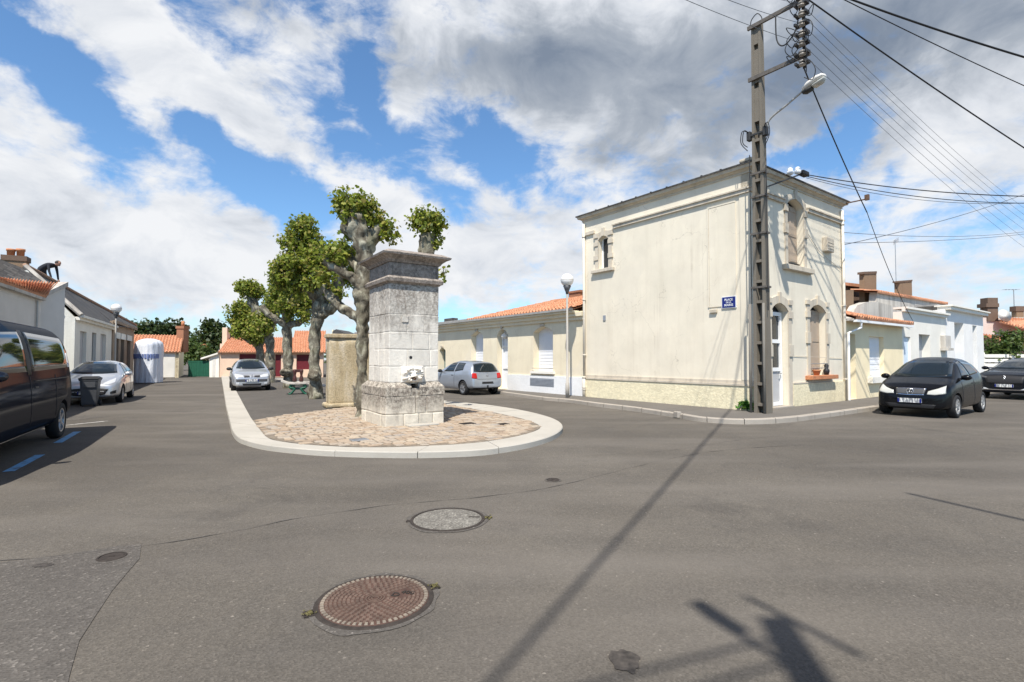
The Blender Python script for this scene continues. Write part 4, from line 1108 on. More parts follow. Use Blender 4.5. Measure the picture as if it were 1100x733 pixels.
obj('chimney_cap', pslab(FB, [(1059.6, 330), (1059.6, 326), (1073.4, 326), (1073.4, 330)], .18, .76), M['brick_dark'], ch)
ch = obj('chimney', pslab(FB, [(1092, 352), (1092, 334), (1100, 334), (1100, 352)], -1.6, .4), M['brick_brown'], HB)
obj('chimney_cap', pslab(FB, [(1091.3, 334.5), (1091.3, 329), (1100.8, 329), (1100.8, 334.5)], -1.55, .5), M['brick_dark'], ch)
obj('chimney_base', pslab(FB, [(1088, 350), (1089, 341), (1101, 341), (1103, 352)], -1.55, .8), M['parapet'], HB)
tA, zA = FB.inv(1088.8, 311, -2); zB = FB.inv(1088.8, 345, -2)[1]
AN = root(FB, tA, 'aerial', 'short television aerial beside the far brick chimneys on the right', 'aerial', o=-2); AN.location.z = zB
bm = bmesh.new(); tube(bm, [FB.P(tA, -2, zB), FB.P(tA, -2, zA)], .03, 5); obj('mast', bm, M['steel'], AN)
bm = bmesh.new(); q = FB.P(tA, -2, zA)
for k in range(5): tube(bm, [q+Vector((-.7+k*.25, -.2, -.02)), q+Vector((-.7+k*.25, .2, -.02))], .012, 4)
tube(bm, [q+Vector((-.75, 0, -.02)), q+Vector((.35, 0, -.02))], .014, 4); obj('antenna', bm, M['steel'], AN)
bm = bmesh.new(); tA, zA = FB.inv(1077, 340, .4); lathe(bm, [(.02, 0), (.3, .05), (.46, .16)], 16, Matrix.Translation(FB.P(tA, .4, zA)) @ Matrix.Rotation(R(75), 4, 'X')); top('satellite_dish', bm, M['lamp_white'], 'pale satellite dish beside the far brick chimney', 'satellite dish', smooth=True)
FF = Frame((0, 31.5), (1, 0), (0, -1))
WF = root(FF, FF.inv(1090, 400)[0], 'white_fence', 'low white fence behind the shrub at the right edge', 'fence')
bm = bmesh.new()
t0 = T(FF, 1056); t1 = T(FF, 1150)
for k in range(4): FF.box(bm, t0, t1, .05, .08, .75+k*.28, .95+k*.28)
obj('slats', bm, M['white'], WF)
bm = bmesh.new(); FF.box(bm, t0, t1, -.1, .04, -.02, .74); obj('base_wall', bm, M['parapet'], WF)
for k in range(4):
    bm = bmesh.new(); tt = t0+k*(t1-t0)/3; FF.box(bm, tt-.07, tt+.07, -.1, .047, .745, 1.9); obj('post', bm, M['white'], WF)

def on(px, py, Y): return at(px, py, Y)
R2 = on(27, 286.5, 20.5); R3 = on(90, 320.5, 29.5); R4 = on(146, 350.0, 37.3)
# ---- left side of the street (facade line runs along D3)
C1 = G(43, 385.0001) if False else Vector((-15.55, 16.95))
FS = Frame(C1, D3, LAT3)     # street facades on the left, n points to the street
def FSo(px): return T(FS, px)
# nearest: pale grey house with low orange roof and raking end wall
N1 = root(FS, -4, 'grey_house', 'pale grey house with low orange tile roof behind the dark van', 'house')
zE = FS.inv(43, 321)[1]
FBk = Frame(C1, (.02, 1), (1, -.02))      # end wall turned towards the square
tB = T(FBk, 68); zB = FBk.inv(68, 305.5)[1]
bm = bmesh.new(); facade(bm, FS, rect(-16, 0, -.02, zE), [], .25)
quad(bm, FBk.P(0, 0, -.02), FBk.P(tB, 0, -.02), FBk.P(tB, 0, zB), FBk.P(0, 0, zE))
quad(bm, FBk.P(tB, 0, -.02), FBk.P(tB, -6, -.02), FBk.P(tB, -6, zB), FBk.P(tB, 0, zB))
obj('wall', bm, M['grey_wall'], N1)
bm = bmesh.new()
tA_ = T(FBk, 43)
slab(bm, FBk, [(-.1, zE-.03), (tB+.05, zB-.05), (tB+.05, zB+.10), (-.1, zE+.12)], -.3, .06)
obj('coping', bm, M['parapet'], N1)
bm = bmesh.new(); FS.box(bm, -16, -.1, .0, .14, zE-.06, zE+.03); obj('eave_board', bm, M['parapet'], N1)
bm = bmesh.new()
tU, zU = FS.inv(-4, 300.8, -1.6)
tE = FS.inv(-8, 311)[0]
tile_roof(bm, FS.P(tE, .15, zE+.04), FS.P(-.05, .12, zE+.04), FS.P(tU, -1.6, zU), Vector(FBk.P(tB, -.25, zB+.0)))
tile_roof(bm, FS.P(-16, .15, zE+.04), FS.P(tE, .15, zE+.04), FS.P(-16, -1.6, zU-.02), FS.P(tU, -1.6, zU-.01))
obj('roof', bm, M['tile'], N1)
bm = bmesh.new(); tube(bm, [FS.P(-.6, .05, zE-.1), FS.P(-.6, .05, zE-1.0)], .03, 6); obj('downpipe', bm, M['zinc'], N1)
# long house: white part with three shuttered windows, then brown stone part, slate roof
N2 = root(FS, 9, 'slate_roofed_house', 'long house with dark slate roof, white front with grey shutters and brown stone end', 'house')
s0 = FSo(80); s1 = FSo(119.5); s2 = FSo(143.5)
zw = 3.2; zb2 = 3.62
ws = [win(FS, 85.5, 356, 92.5, 402), win(FS, 98.5, 357.5, 103, 408), win(FS, 107.5, 359, 113.5, 402)]
ws[1] = (ws[1][0], ws[1][1], .1, ws[1][3])
bm = bmesh.new(); facade(bm, FS, rect(s0, s1, -.02, zw), [rect(*w) for w in ws], .16); obj('wall', bm, M['white'], N2)
for i, w in enumerate(ws):
    bm = bmesh.new(); FS.box(bm, w[0], w[1], -.18, -.13, w[2], w[3])
    o_ = obj('door' if i == 1 else 'window', bm, M['shutter_grey'] if i != 1 else M['plastic_grey'], N2)
    bm = bmesh.new(); FS.box(bm, w[0]-.1, w[1]+.1, 0, .08, w[2]-.1, w[2]-.003); obj('sill', bm, M['white'], o_)
bm = bmesh.new(); e = FS.P(s0, 0, 0); g = FS.P(s0, -9, 0)
slab(bm, Frame(FS.P(s0-.15, 0, 0), (-LAT3.x, -LAT3.y), (-D3.x, -D3.y)), [(-.02, -.02), (9, -.02), (9, 3), (1.5, (R2-Vector()).z-.2), (-.02, zw)], -.15, 0); obj('end_wall', bm, M['limewash'], N2)
w5 = [win(FS, x0, 358, x1, 412) for x0, x1 in ((123.8, 127.2), (129.5, 133), (136, 140))]
w5 = [(a, b, .4 if i != 1 else .1, min(d, 2.7)) for i, (a, b, c, d) in enumerate(w5)]
bm = bmesh.new(); facade(bm, FS, rect(s1+.3, s2, -.02, zb2), [rect(*w) for w in w5], .2); FS.box(bm, s1+.01, s1+.31, -.1, .05, -.02, zb2); obj('stone_wall', bm, M['brownstone'], N2)
for i, w in enumerate(w5):
    bm = bmesh.new(); FS.box(bm, w[0], w[1], -.22, -.17, w[2], w[3]); o_ = obj('door' if i == 1 else 'window', bm, M['brown_wood'], N2)
    bm = bmesh.new(); FS.box(bm, w[0]-.25, w[1]+.25, 0, .05, w[3], w[3]+.35); obj('lintel', bm, M['limewash'], o_)
bm = bmesh.new(); FS.box(bm, s0-.1, s1, .0, .16, zw-.08, zw+.05); FS.box(bm, s0-.1, s1+.1, .15, .28, zw+.03, zw+.13); obj('gutter', bm, M['white'], N2)
bm = bmesh.new(); FS.box(bm, s1+.1, s2+.1, .0, .18, zb2-.12, zb2+.04); obj('eave_board', bm, M['brownstone'], N2)
# roof: ridge line drawn from the chimney down to the hipped far end
e1 = FS.P(s0-.15, .2, zw+.1); e2 = FS.P(s1+.1, .2, zw+.1); e3 = FS.P(s2+.2, .2, zb2+.02)
e0 = FS.P(-3.0, .1, 3.2)
bm = bmesh.new()
def patchquad(bm, a, b, c, d, nu=10, nv=5):
    g = [[bm.verts.new(a.lerp(b, i/nu).lerp(d.lerp(c, i/nu), j/nv)) for i in range(nu+1)] for j in range(nv+1)]
    for j in range(nv):
        for i in range(nu): bm.faces.new((g[j][i], g[j][i+1], g[j+1][i+1], g[j+1][i]))
patchquad(bm, on(-60, 303, 17.6), on(47, 303, 20.0), on(27, 289, 20.45), on(-60, 256, 18.2)); patchquad(bm, e1, e2, R3, R2); patchquad(bm, e2+Vector((0, 0, .02)), e3, R4, R3)
back_ = Vector((-LAT3.x, -LAT3.y, 0))*6
for a, b in ((R2, R3), (R3, R4)):
    quad(bm, a, b, b+back_-Vector((0, 0, b.z-1.2)), a+back_-Vector((0, 0, a.z-1.2)))
quad(bm, R4, e3, e3+back_*1.5, R4+back_)
bmesh.ops.remove_doubles(bm, verts=bm.verts, dist=.001)
obj('roof', bm, M['slate'], N2)
bm = bmesh.new()
P_, r_ = [R2, R3, R4], .09
tube(bm, [x+Vector((0, 0, .05)) for x in P_], r_, 8); obj('ridge_cap', bm, M['tile_old'], N2, True)
bm = bmesh.new()                                                      # verge boards of the near slope
tube(bm, [e1+Vector((0, 0, .03)), R2+Vector((0, 0, .03))], .09, 6); obj('verge', bm, M['parapet'], N2)
bm = bmesh.new(); quad(bm, FS.P(s2, 0, -.02), FS.P(s2, -9, -.02), FS.P(s2, -9, 3.5), FS.P(s2, 0, zb2)); obj('end_wall', bm, M['brownstone'], N2)
# brick chimney with two pots
FC = Frame((on(1.5, 300, 20.6).x, 20.6), (LAT3.x, LAT3.y), (LAT3.y, -LAT3.x))
a = FC.inv(1.5, 300)[0]; b = FC.inv(27, 300)[0]; z0 = FC.inv(14, 300)[1]-.6; z1 = FC.inv(14, 280)[1]; z2 = FC.inv(14, 274.5)[1]
bm = bmesh.new(); FC.box(bm, a, b, -.5, 0, z0, z1); ch = obj('chimney', bm, M['brick_brown'], N2)
bm = bmesh.new(); FC.box(bm, a-.04, b+.04, -.54, .04, z1-.002, z2); obj('chimney_cap', bm, M['brick_dark'], ch)
for px in (9.5, 20):
    c = FC.P(FC.inv(px, 270)[0], -.25, z2-.002); h = FC.inv(px, 267)[1]-z2+.02
    bm = bmesh.new(); lathe(bm, [(.12, 0), (.13, h*.7), (.15, h*.72), (.15, h), (.10, h), (.09, h*.6)], 14, Matrix.Translation(c)); obj('chimney_pot', bm, M['terracotta'], ch, True)
poly_sheet('left_sidewalk', [FS.P(-8, .9, 0), FS.P(s2+2, .9, 0), FS.P(s2+2, -.2, 0), FS.P(-8, -.2, 0)], .05, M['sidewalk'])

# ---- far end of the street
FE = Frame(G(191.6, 406), LAT3, (LAT3.y, -LAT3.x))
N3 = root(FE, -2, 'cream_gabled_house', 'small cream house with orange roof and tall brick chimney at the street end', 'house')
zE3 = FE.inv(185, 378)[1]; tL = FE.inv(128, 390)[0]
DP = 7.0
FG = Frame(G(191.6, 406), D3, LAT3)     # gable end
bm = bmesh.new(); FE.box(bm, tL, -.002, -.2, 0, -.02, zE3)
zpk = zE3+1.35
slab(bm, FG, [(0, -.02), (DP, -.02), (DP, zE3), (DP/2, zpk), (0, zE3)], -.2, 0)
FE.box(bm, tL, -.2, -DP, -DP+.2, -.02, zE3)
obj('wall', bm, M['cream'], N3)
bm = bmesh.new()
rr = lambda t, o, z: FE.P(t, o, z)
tile_roof(bm, rr(tL, .2, zE3-.06), rr(.12, .2, zE3-.06), rr(tL, -DP/2, zpk+.05), rr(.12, -DP/2, zpk+.05)); obj('roof', bm, M['tile'], N3)
bm = bmesh.new(); tile_roof(bm, rr(tL, -DP-.2, zE3-.06), rr(.12, -DP-.2, zE3-.06), rr(tL, -DP/2, zpk+.05), rr(.12, -DP/2, zpk+.05)); obj('roof', bm, M['tile'], N3)
bm = bmesh.new(); FE.box(bm, -3.6, -.25, .0, .03, .05, zE3-.14)
obj('white_door', bm, M['white'], N3)
Yc = FE.P(-.5, -DP/2, 0).y
q0 = on(189.5, 366, Yc-.5); q1 = on(197, 366, Yc-.5); zc1 = on(193, 353.5, Yc).z; zc2 = on(193, 345.5, Yc).z
bm = bmesh.new(); hexa(bm, [(q0.x, q0.y, zE3), (q1.x, q0.y, zE3), (q1.x, q0.y+.7, zE3), (q0.x, q0.y+.7, zE3)], [(q0.x, q0.y, zc1), (q1.x, q0.y, zc1), (q1.x, q0.y+.7, zc1), (q0.x, q0.y+.7, zc1)]); ch = obj('chimney', bm, M['brick'], N3)
bm = bmesh.new(); box(bm, q0.x-.06, q1.x+.06, q0.y-.06, q0.y+.76, zc1-.002, zc1+.22); obj('chimney_cap', bm, M['brick'], ch)
bm = bmesh.new(); lathe(bm, [(.14, 0), (.11, zc2-zc1-.2), (.08, zc2-zc1-.2)], 12, Matrix.Translation(((q0.x+q1.x)/2, q0.y+.35, zc1+.218))); obj('chimney_pot', bm, M['terracotta'], ch, True)
FT = Frame((0, 42.0), (1, 0), (0, -1))
a, b, c, d = win(FT, 202.5, 388, 225, 406)
GG = root(FT, (a+b)/2, 'green_gate', 'dark green double gate closing the far end of the street', 'gate')
bm = bmesh.new(); FT.box(bm, a, b, -.05, 0, .06, d)
for k in range(12):
    t = a+(b-a)*(k+.5)/12; FT.box(bm, t-.05, t+.05, -.01, .015, .12, d-.08)
obj('gate_panel', bm, M['green_gate'], GG)
bm = bmesh.new(); FT.box(bm, a, b, .0, .03, d-.07, d+.02); FT.box(bm, (a+b)/2-.04, (a+b)/2+.04, .012, .035, .07, d-.072); obj('gate_frame', bm, M['green_gate'], GG)
# salmon house
HS = root(FT, FT.inv(285, 400)[0], 'salmon_house', 'salmon house with orange roof and dark red shutters behind the plane trees', 'house')
xL = FT.inv(236, 395)[0]; xR = FT.inv(347, 395)[0]; xM = FT.inv(316, 395)[0]
zEs = FT.inv(270, 378.3)[1]
holes = [win(FT, 257, 380.5, 275, 398), win(FT, 295.5, 381, 302, 406), win(FT, 318.5, 381, 333, 397)]
holes = [(a, b, max(c, .04), d) for a, b, c, d in holes]
bm = bmesh.new(); facade(bm, FT, rect(xL, xR, -.02, zEs), [rect(*h) for h in holes], .15); FT.box(bm, xL, xL+.15, -7, -.152, -.02, zEs); obj('wall', bm, M['salmon'], HS)
for i, h in enumerate(holes):
    bm = bmesh.new(); FT.box(bm, h[0], h[1], -.17, -.10, h[2], h[3]); obj('door' if i == 1 else 'shutter', bm, M['dark_red'], HS)
P3 = lambda x, y, o: FT.P(FT.inv(x, y, o)[0], o, FT.inv(x, y, o)[1])
bm = bmesh.new(); tile_roof(bm, P3(234.5, 379, .3), P3(316, 379, .3), P3(246.5, 363, -3.2), P3(316, 363, -3.2)); obj('roof', bm, M['tile'], HS)
bm = bmesh.new(); tile_roof(bm, P3(316, 379, .34), P3(350, 379, .34), P3(316, 363.5, -2.5), P3(350, 363.5, -2.5))
tile_roof(bm, P3(315, 365, -2.7), P3(350, 365, -2.7), P3(317, 356, -5), P3(350, 356, -5)); obj('roof', bm, M['tile'], HS)
q0 = P3(238.5, 372, -2.4); q1 = P3(243.6, 372, -2.4); zt = P3(241, 352, -2.4).z
bm = bmesh.new(); box(bm, q0.x, q1.x, q0.y, q0.y+.5, zEs-.2, zt); box(bm, q0.x-.12, q1.x+.12, q0.y-.1, q0.y+.6, zEs-.2, zEs+.75); obj('chimney', bm, M['salmon'], HS)
LT = root(FT, FT.inv(228, 400)[0], 'white_lean_to', 'small white lean-to with sloping roof between the green gate and the salmon house', 'shed')
bm = bmesh.new(); pp = [FT.inv(225.3, 406.5), FT.inv(235.6, 406.5), FT.inv(235.6, 380.5), FT.inv(225.3, 383.3)]; slab(bm, FT, pp, -3, .05); obj('wall', bm, M['white'], LT)
bm = bmesh.new(); pp = [FT.inv(217.5, 386.3), FT.inv(217.5, 384.6), FT.inv(235.6, 379), FT.inv(235.6, 380.6)]; slab(bm, FT, pp, -3, .25); obj('roof', bm, M['white'], LT)
bm = bmesh.new(); a, b, c, d = win(FT, 229, 385, 232, 406.5); FT.box(bm, a, b, .05, .07, .05, d); obj('door', bm, M['grey_wall'], LT)
# orange roof glimpsed further off
FZ = Frame((0, 62), (1, 0), (0, -1))
bm = bmesh.new(); PZ = lambda x, y, o: FZ.P(FZ.inv(x, y, o)[0], o, FZ.inv(x, y, o)[1])
FAR = root(FZ, FZ.inv(215, 390)[0], 'distant_house', 'distant orange roof peeking above the hedge beyond the green gate', 'house')
tile_roof(bm, PZ(205, 376.5, .2), PZ(226, 376.5, .2), PZ(208, 370, -3), PZ(220, 370, -3)); obj('roof', bm, M['tile'], FAR)
bm = bmesh.new(); a, b, c, d = win(FZ, 206, 376.6, 225, 395); FZ.box(bm, a, b, -6, 0, -.02, d); obj('wall', bm, M['cream'], FAR)
FY = Frame((0, 75), (1, 0), (0, -1)); PY = lambda x, y: FY.inv(x, y)
HD = root(FY, FY.inv(364, 390)[0], 'distant_gable', 'dark pitched roof just visible above the ochre stone block', 'house')
bm = bmesh.new(); slab(bm, FY, [PY(357, 361), PY(357, 356.5), PY(361, 353.8), PY(372, 358.5), PY(372, 361)], -6, 0); obj('roof', bm, M['slate'], HD)
bm = bmesh.new(); a, b, c, d = win(FY, 352, 361, 376, 400); FY.box(bm, a, b, -6, -.05, -.02, d); FY.box(bm, PY(356, 358)[0], PY(357.2, 358)[0], -1, -.3, 2, PY(356, 354.3)[1]); obj('wall', bm, M['cream'], HD)
# ------------------------------------------------------------------ stone fountain pillar
FP0 = Frame(G(414, 459.7, ZI), (.83, .557), (.557, -.83))
FO = root(FP0, .68, 'fountain', 'tall weathered limestone fountain pillar with carved lion head and sloping base', 'fountain', o=-.8)
FO.location.z = ZI
r3 = random.Random(11)
def courses(bm, F, t0, t1, o0, o1, zs, splits, jit=.006, gap=.004):
    """stone blocks laid round a rectangular pier"""
    for k in range(len(zs)-1):
        a, b = zs[k]+gap, zs[k+1]-gap
        sp = [t0+(t1-t0)*f for f in splits[k % len(splits)]]
        for u, v in zip(sp, sp[1:]):
            j = r3.uniform(0, jit)
            F.box(bm, u+gap, v-gap, o1-.3, o1-j, a, b)
            F.box(bm, u+gap, v-gap, o0+j, o0+.3, a, b)
        ss = [o0+.3+gap, (o0+o1)/2+r3.uniform(-.15, .15), o1-.3-gap]
        for u, v in zip(ss, ss[1:]):
            j = r3.uniform(0, jit)
            F.box(bm, t0+j, t0+.3, u+gap, v-gap, a, b); F.box(bm, t1-.3, t1-j, u+gap, v-gap, a, b)
def chip(bm, a):
    for v in bm.verts: v.co += Vector((noise.noise(v.co*7), noise.noise(v.co*7+Vector((5, 0, 0))), noise.noise(v.co*7+Vector((0, 5, 0)))))*a
bm = bmesh.new()
courses(bm, FP0, 0, 1.36, -1.62, 0, [ZI-.02, .36, .74], [[0, .3, .55, .8, 1], [0, .5, .68, 1]])
bevel(bm, .02, 2)
chip(bm, .016)
FP0.box(bm, .02, 1.34, -1.6, -.02, ZI-.02, .90)
hexa(bm, [FP0.P(.0, .0, .745), FP0.P(.56, .0, .745), FP0.P(.56, -1.62, .745), FP0.P(.0, -1.62, .745)], [FP0.P(.0, .0, .92), FP0.P(.56, .0, .92), FP0.P(.56, -1.62, .92), FP0.P(.0, -1.62, .92)])
hexa(bm, [FP0.P(.76, .0, .745), FP0.P(1.36, .0, .745), FP0.P(1.36, -1.62, .745), FP0.P(.76, -1.62, .745)], [FP0.P(.76, .0, .92), FP0.P(1.36, .0, .92), FP0.P(1.36, -1.62, .92), FP0.P(.76, -1.62, .92)])
hexa(bm, [FP0.P(.563, -.02, .745), FP0.P(.757, -.02, .745), FP0.P(.757, -1.6, .745), FP0.P(.563, -1.6, .745)], [FP0.P(.563, -.05, .86), FP0.P(.757, -.05, .86), FP0.P(.757, -1.6, .9), FP0.P(.563, -1.6, .9)])
for (a, b) in ((0, .58), (.74, 1.36)):
    hexa(bm, [FP0.P(a, 0, .921), FP0.P(b, 0, .921), FP0.P(b, -1.62, .921), FP0.P(a, -1.62, .921)],
         [FP0.P(max(a, .10) if a == 0 else a, -.10, 1.03), FP0.P(min(b, 1.26) if b > 1 else b, -.10, 1.03), FP0.P(min(b, 1.26) if b > 1 else b, -1.5, 1.03), FP0.P(max(a, .10) if a == 0 else a, -1.5, 1.03)])
obj('pedestal', bm, M['stone_base'], FO)
zcs = [1.028]+[FP0.inv(440, y, -.1)[1] for y in (393.8, 375.6, 357, 338)]+[3.16]
bm = bmesh.new()
courses(bm, FP0, .10, 1.26, -1.42, -.10, zcs, [[0, .33, .72, 1], [0, .36, .82, 1], [0, .46, .80, 1], [0, .36, .70, 1], [0, .56, 1]])
bevel(bm, .014, 2)
chip(bm, .012)
FP0.box(bm, .112, 1.248, -1.41, -.112, 1.0, 3.17)
a, b, c, d = win(FP0, 431.5, 339, 438, 346, -.1); FP0.box(bm, a, b, -.2, -.085, c, d)
obj('shaft', bm, M['stone'], FO)
bm = bmesh.new()
def plinth_layers(bm, F, t0, t1, o0, o1, L_):
    for (e0, z0, e1, z1) in L_:
        hexa(bm, [F.P(t0-e0, o1+e0, z0), F.P(t1+e0, o1+e0, z0), F.P(t1+e0, o0-e0, z0), F.P(t0-e0, o0-e0, z0)],
             [F.P(t0-e1, o1+e1, z1), F.P(t1+e1, o1+e1, z1), F.P(t1+e1, o0-e1, z1), F.P(t0-e1, o0-e1, z1)])
plinth_layers(bm, FP0, .10, 1.26, -1.42, -.10, [(.01, 3.161, .04, 3.20), (.07, 3.199, .085, 3.27), (.085, 3.269, .03, 3.32)])
obj('moulding', bm, M['stone_dark'], FO)
bm = bmesh.new(); courses(bm, FP0, .10, 1.26, -1.42, -.10, [3.318, 3.62], [[0, .06, .94, 1]]); bevel(bm, .008, 1); FP0.box(bm, .115, 1.245, -1.4, -.115, 3.31, 3.63); obj('frieze', bm, M['stone_dark'], FO)
bm = bmesh.new()
plinth_layers(bm, FP0, .10, 1.26, -1.42, -.10, [(.02, 3.622, .06, 3.68), (.06, 3.679, .17, 3.76), (.20, 3.759, .215, 3.80), (.213, 3.799, .05, 3.88), (.05, 3.879, -.35, 3.95)])
obj('capstone', bm, M['stone_dark'], FO)
# lion head relief
a, b, c, d = win(FP0, 430.5, 393.2, 454.5, 411.2, -.1)
def lion(u, v):
    r = math.hypot(u, v*1.05); an = math.atan2(v, u)
    h = .03
    mane = math.exp(-((r-.78)/.22)**2)*(.075+.03*math.sin(an*13+3*math.sin(an*3)))
    h += mane
    h += .10*math.exp(-(u*u+(v-.05)**2)/.22)
    h += .09*math.exp(-((u/.34)**2+((v+.28)/.25)**2))           # muzzle
    h += .05*math.exp(-((u/.13)**2+((v+.08)/.22)**2))           # nose bridge
    for s in (-1, 1):
        h -= .045*math.exp(-(((u-s*.26)/.10)**2+((v-.12)/.07)**2))   # eye
        h += .035*math.exp(-(((u-s*.27)/.18)**2+((v-.28)/.07)**2))   # brow
        h += .05*math.exp(-(((u-s*.52)/.12)**2+((v-.5)/.14)**2))     # ear
        h += .03*math.exp(-(((u-s*.2)/.14)**2+((v+.3)/.12)**2))      # cheek
    h -= .17*math.exp(-((u/.17)**2+((v+.42)/.10)**2))           # open mouth
    e = min(1, (1-abs(u))*9)*min(1, (1-abs(v))*9)
    return h*max(0, e)
bm = bmesh.new(); N = 44
g = [[bm.verts.new(FP0.P(a+(b-a)*i/N, -.098+lion(i/N*2-1, j/N*2-1), c+(d-c)*j/N)) for i in range(N+1)] for j in range(N+1)]
for j in range(N):
    for i in range(N): bm.faces.new((g[j][i], g[j][i+1], g[j+1][i+1], g[j+1][i]))
obj('lion_head', bm, M['stone'], FO, True)
p = FP0.P((a+b)/2, -.06, c+(d-c)*.29)
bm = bmesh.new(); tube(bm, [p, p+FP0.n*.14-Vector((0, 0, .02))], .028, 10); obj('spout', bm, M['rust'], FO, True)
a, b, c, d = win(FP0, 439.5, 382.3, 443, 386, -.1); p = FP0.P((a+b)/2, -.115, (c+d)/2)
bm = bmesh.new(); tube(bm, [p, p+FP0.n*.02], .035, 12); obj('old_outlet', bm, M['dark'], FO)
bm = bmesh.new(); FP0.box(bm, .42, 1.12, .03, .27, ZI, ZI+.045); bevel(bm, .015, 2)
top('drain_slab', bm, M['kerbstone'], 'flat pale stone slab lying on the cobbles at the foot of the fountain', 'stone slab')
# ------------------------------------------------------------------ ochre stone block
FQ = Frame(G(353, 438.5, ZI), (.88, .475), (.475, -.88))
SB = root(FQ, .6, 'stone_block', 'upright ochre roughcast stone block with flat cap beside the plane trees', 'wall', o=-.3); SB.location.z = ZI
zt = FQ.inv(365, 363)[1]; zt2 = FQ.inv(365, 358.8)[1]
bm = bmesh.new(); FQ.box(bm, 0, 1.22, -.55, 0, ZI, zt)
bmesh.ops.subdivide_edges(bm, edges=list(bm.edges), cuts=9, use_grid_fill=True)
for v in bm.verts: v.co += Vector((noise.noise(v.co*3), noise.noise(v.co*3+Vector((9, 0, 0))), 0))*.02
obj('block', bm, M['ochre'], SB, True)
bm = bmesh.new(); FQ.box(bm, -.06, 1.28, -.6, .05, zt-.002, zt2); bevel(bm, .02); obj('cap', bm, M['ochre'], SB)
bm = bmesh.new(); FQ.box(bm, -.10, 1.30, -.62, .10, ZI, ZI+.13); bevel(bm, .05, 3); obj('foot', bm, M['ochre'], SB)

# ------------------------------------------------------------------ plane trees
def leaf(bm, c, nrm, size, r_):
    """lobed leaf"""
    x = nrm.orthogonal().normalized(); x = Matrix.Rotation(r_.uniform(0, 6.28), 3, nrm) @ x; y = nrm.cross(x)
    prof = ((0, -.5), (.28, -.32), (.5, -.05), (.26, .10), (.34, .38), (.0, .58), (-.34, .38), (-.26, .10), (-.5, -.05), (-.28, -.32))
    fold = r_.uniform(-.3, .3)
    bm.faces.new([bm.verts.new(c+(x*a+y*b+nrm*(abs(a)*fold))*size) for a, b in prof])
def tuft(bm, c, rx, rz, n, size, r_, twigs=None):
    """leafy sprigs: small sprays of leaves with gaps between them"""
    k_ = max(6, n//8)
    for q in range(k_):
        d = Vector((r_.gauss(0, 1), r_.gauss(0, 1), r_.gauss(0.15, 1))).normalized()
        k = r_.uniform(.25, 1.0)**.55
        if r_.random() < .16: k *= r_.uniform(1.05, 1.38)
        k *= 1+.4*noise.noise(d*1.9+c*1.3)
        p = c+Vector((d.x*rx, d.y*rx, d.z*rz))*k
        ax = (d*.7+Vector((r_.gauss(0, .4), r_.gauss(0, .4), r_.uniform(.2, 1.0)))).normalized()
        for j in range(8):
            o_ = Vector((r_.gauss(0, .5), r_.gauss(0, .5), r_.gauss(0, .5)))*size*1.2+ax*size*r_.uniform(-1.2, 1.6)
            leaf(bm, p+o_, (d*.5+Vector((r_.gauss(0, .7), r_.gauss(0, .7), r_.gauss(.5, .6)))).normalized(), size*r_.uniform(.55, 1.25), r_)
        if twigs is not None and k > .85 and r_.random() < .5:
            tube(twigs, [c+(p-c)*.35, p+ax*size*1.5], [.014, .006], 4, False)
def plane_tree(label, D, limbs, tufts, leafsize=.17, seed=1, dens=1.0):
    """limbs: lists of (px,py,dD,radius); tufts: (px,py,dD,rx,rz)"""
    r_ = random.Random(seed)
    b = limbs[0][0]; base = at(b[0], b[1], D+b[2])
    t = thing('plane_tree', (base.x, base.y, ZI), label, 'tree', 'pollarded plane trees on the square')
    bm = bmesh.new()
    for i, lm in enumerate(limbs):
        pts = [at(x, y, D+dd) for x, y, dd, r in lm]
        if i == 0: pts[0].z = ZI-.05
        P, rr = smoothpath(pts, [q[3]*(.80 if i else .86) for q in lm], 9)
        # knuckles
        rr = [q*(1+.26*noise.noise(p*3.4+Vector((seed, 0, 0)))) for p, q in zip(P, rr)]
        n0 = len(bm.verts); tube(bm, P, rr, 20, True, .34, seed+i); bm.verts.ensure_lookup_table()
        for v in bm.verts[n0:]: v.co += Vector((noise.noise(v.co*9), noise.noise(v.co*9+Vector((4, 0, 0))), noise.noise(v.co*9+Vector((0, 4, 0)))))*.035
    tw = bm; bm = bmesh.new()
    for x, y, dd, rx, rz in tufts:
        c = at(x, y, D+dd)
        f_ = .93 if D < 20 else .84
        tuft(bm, c, rx*f_, rz*f_, int(240*dens*(rx*rx*rz/.02)**.62), leafsize*.66, r_, tw)
    obj('crown', bm, M['leaf'], t)
    obj('trunk', tw, M['bark'], t, True)
    # bare shoots standing out of the crown
    return t
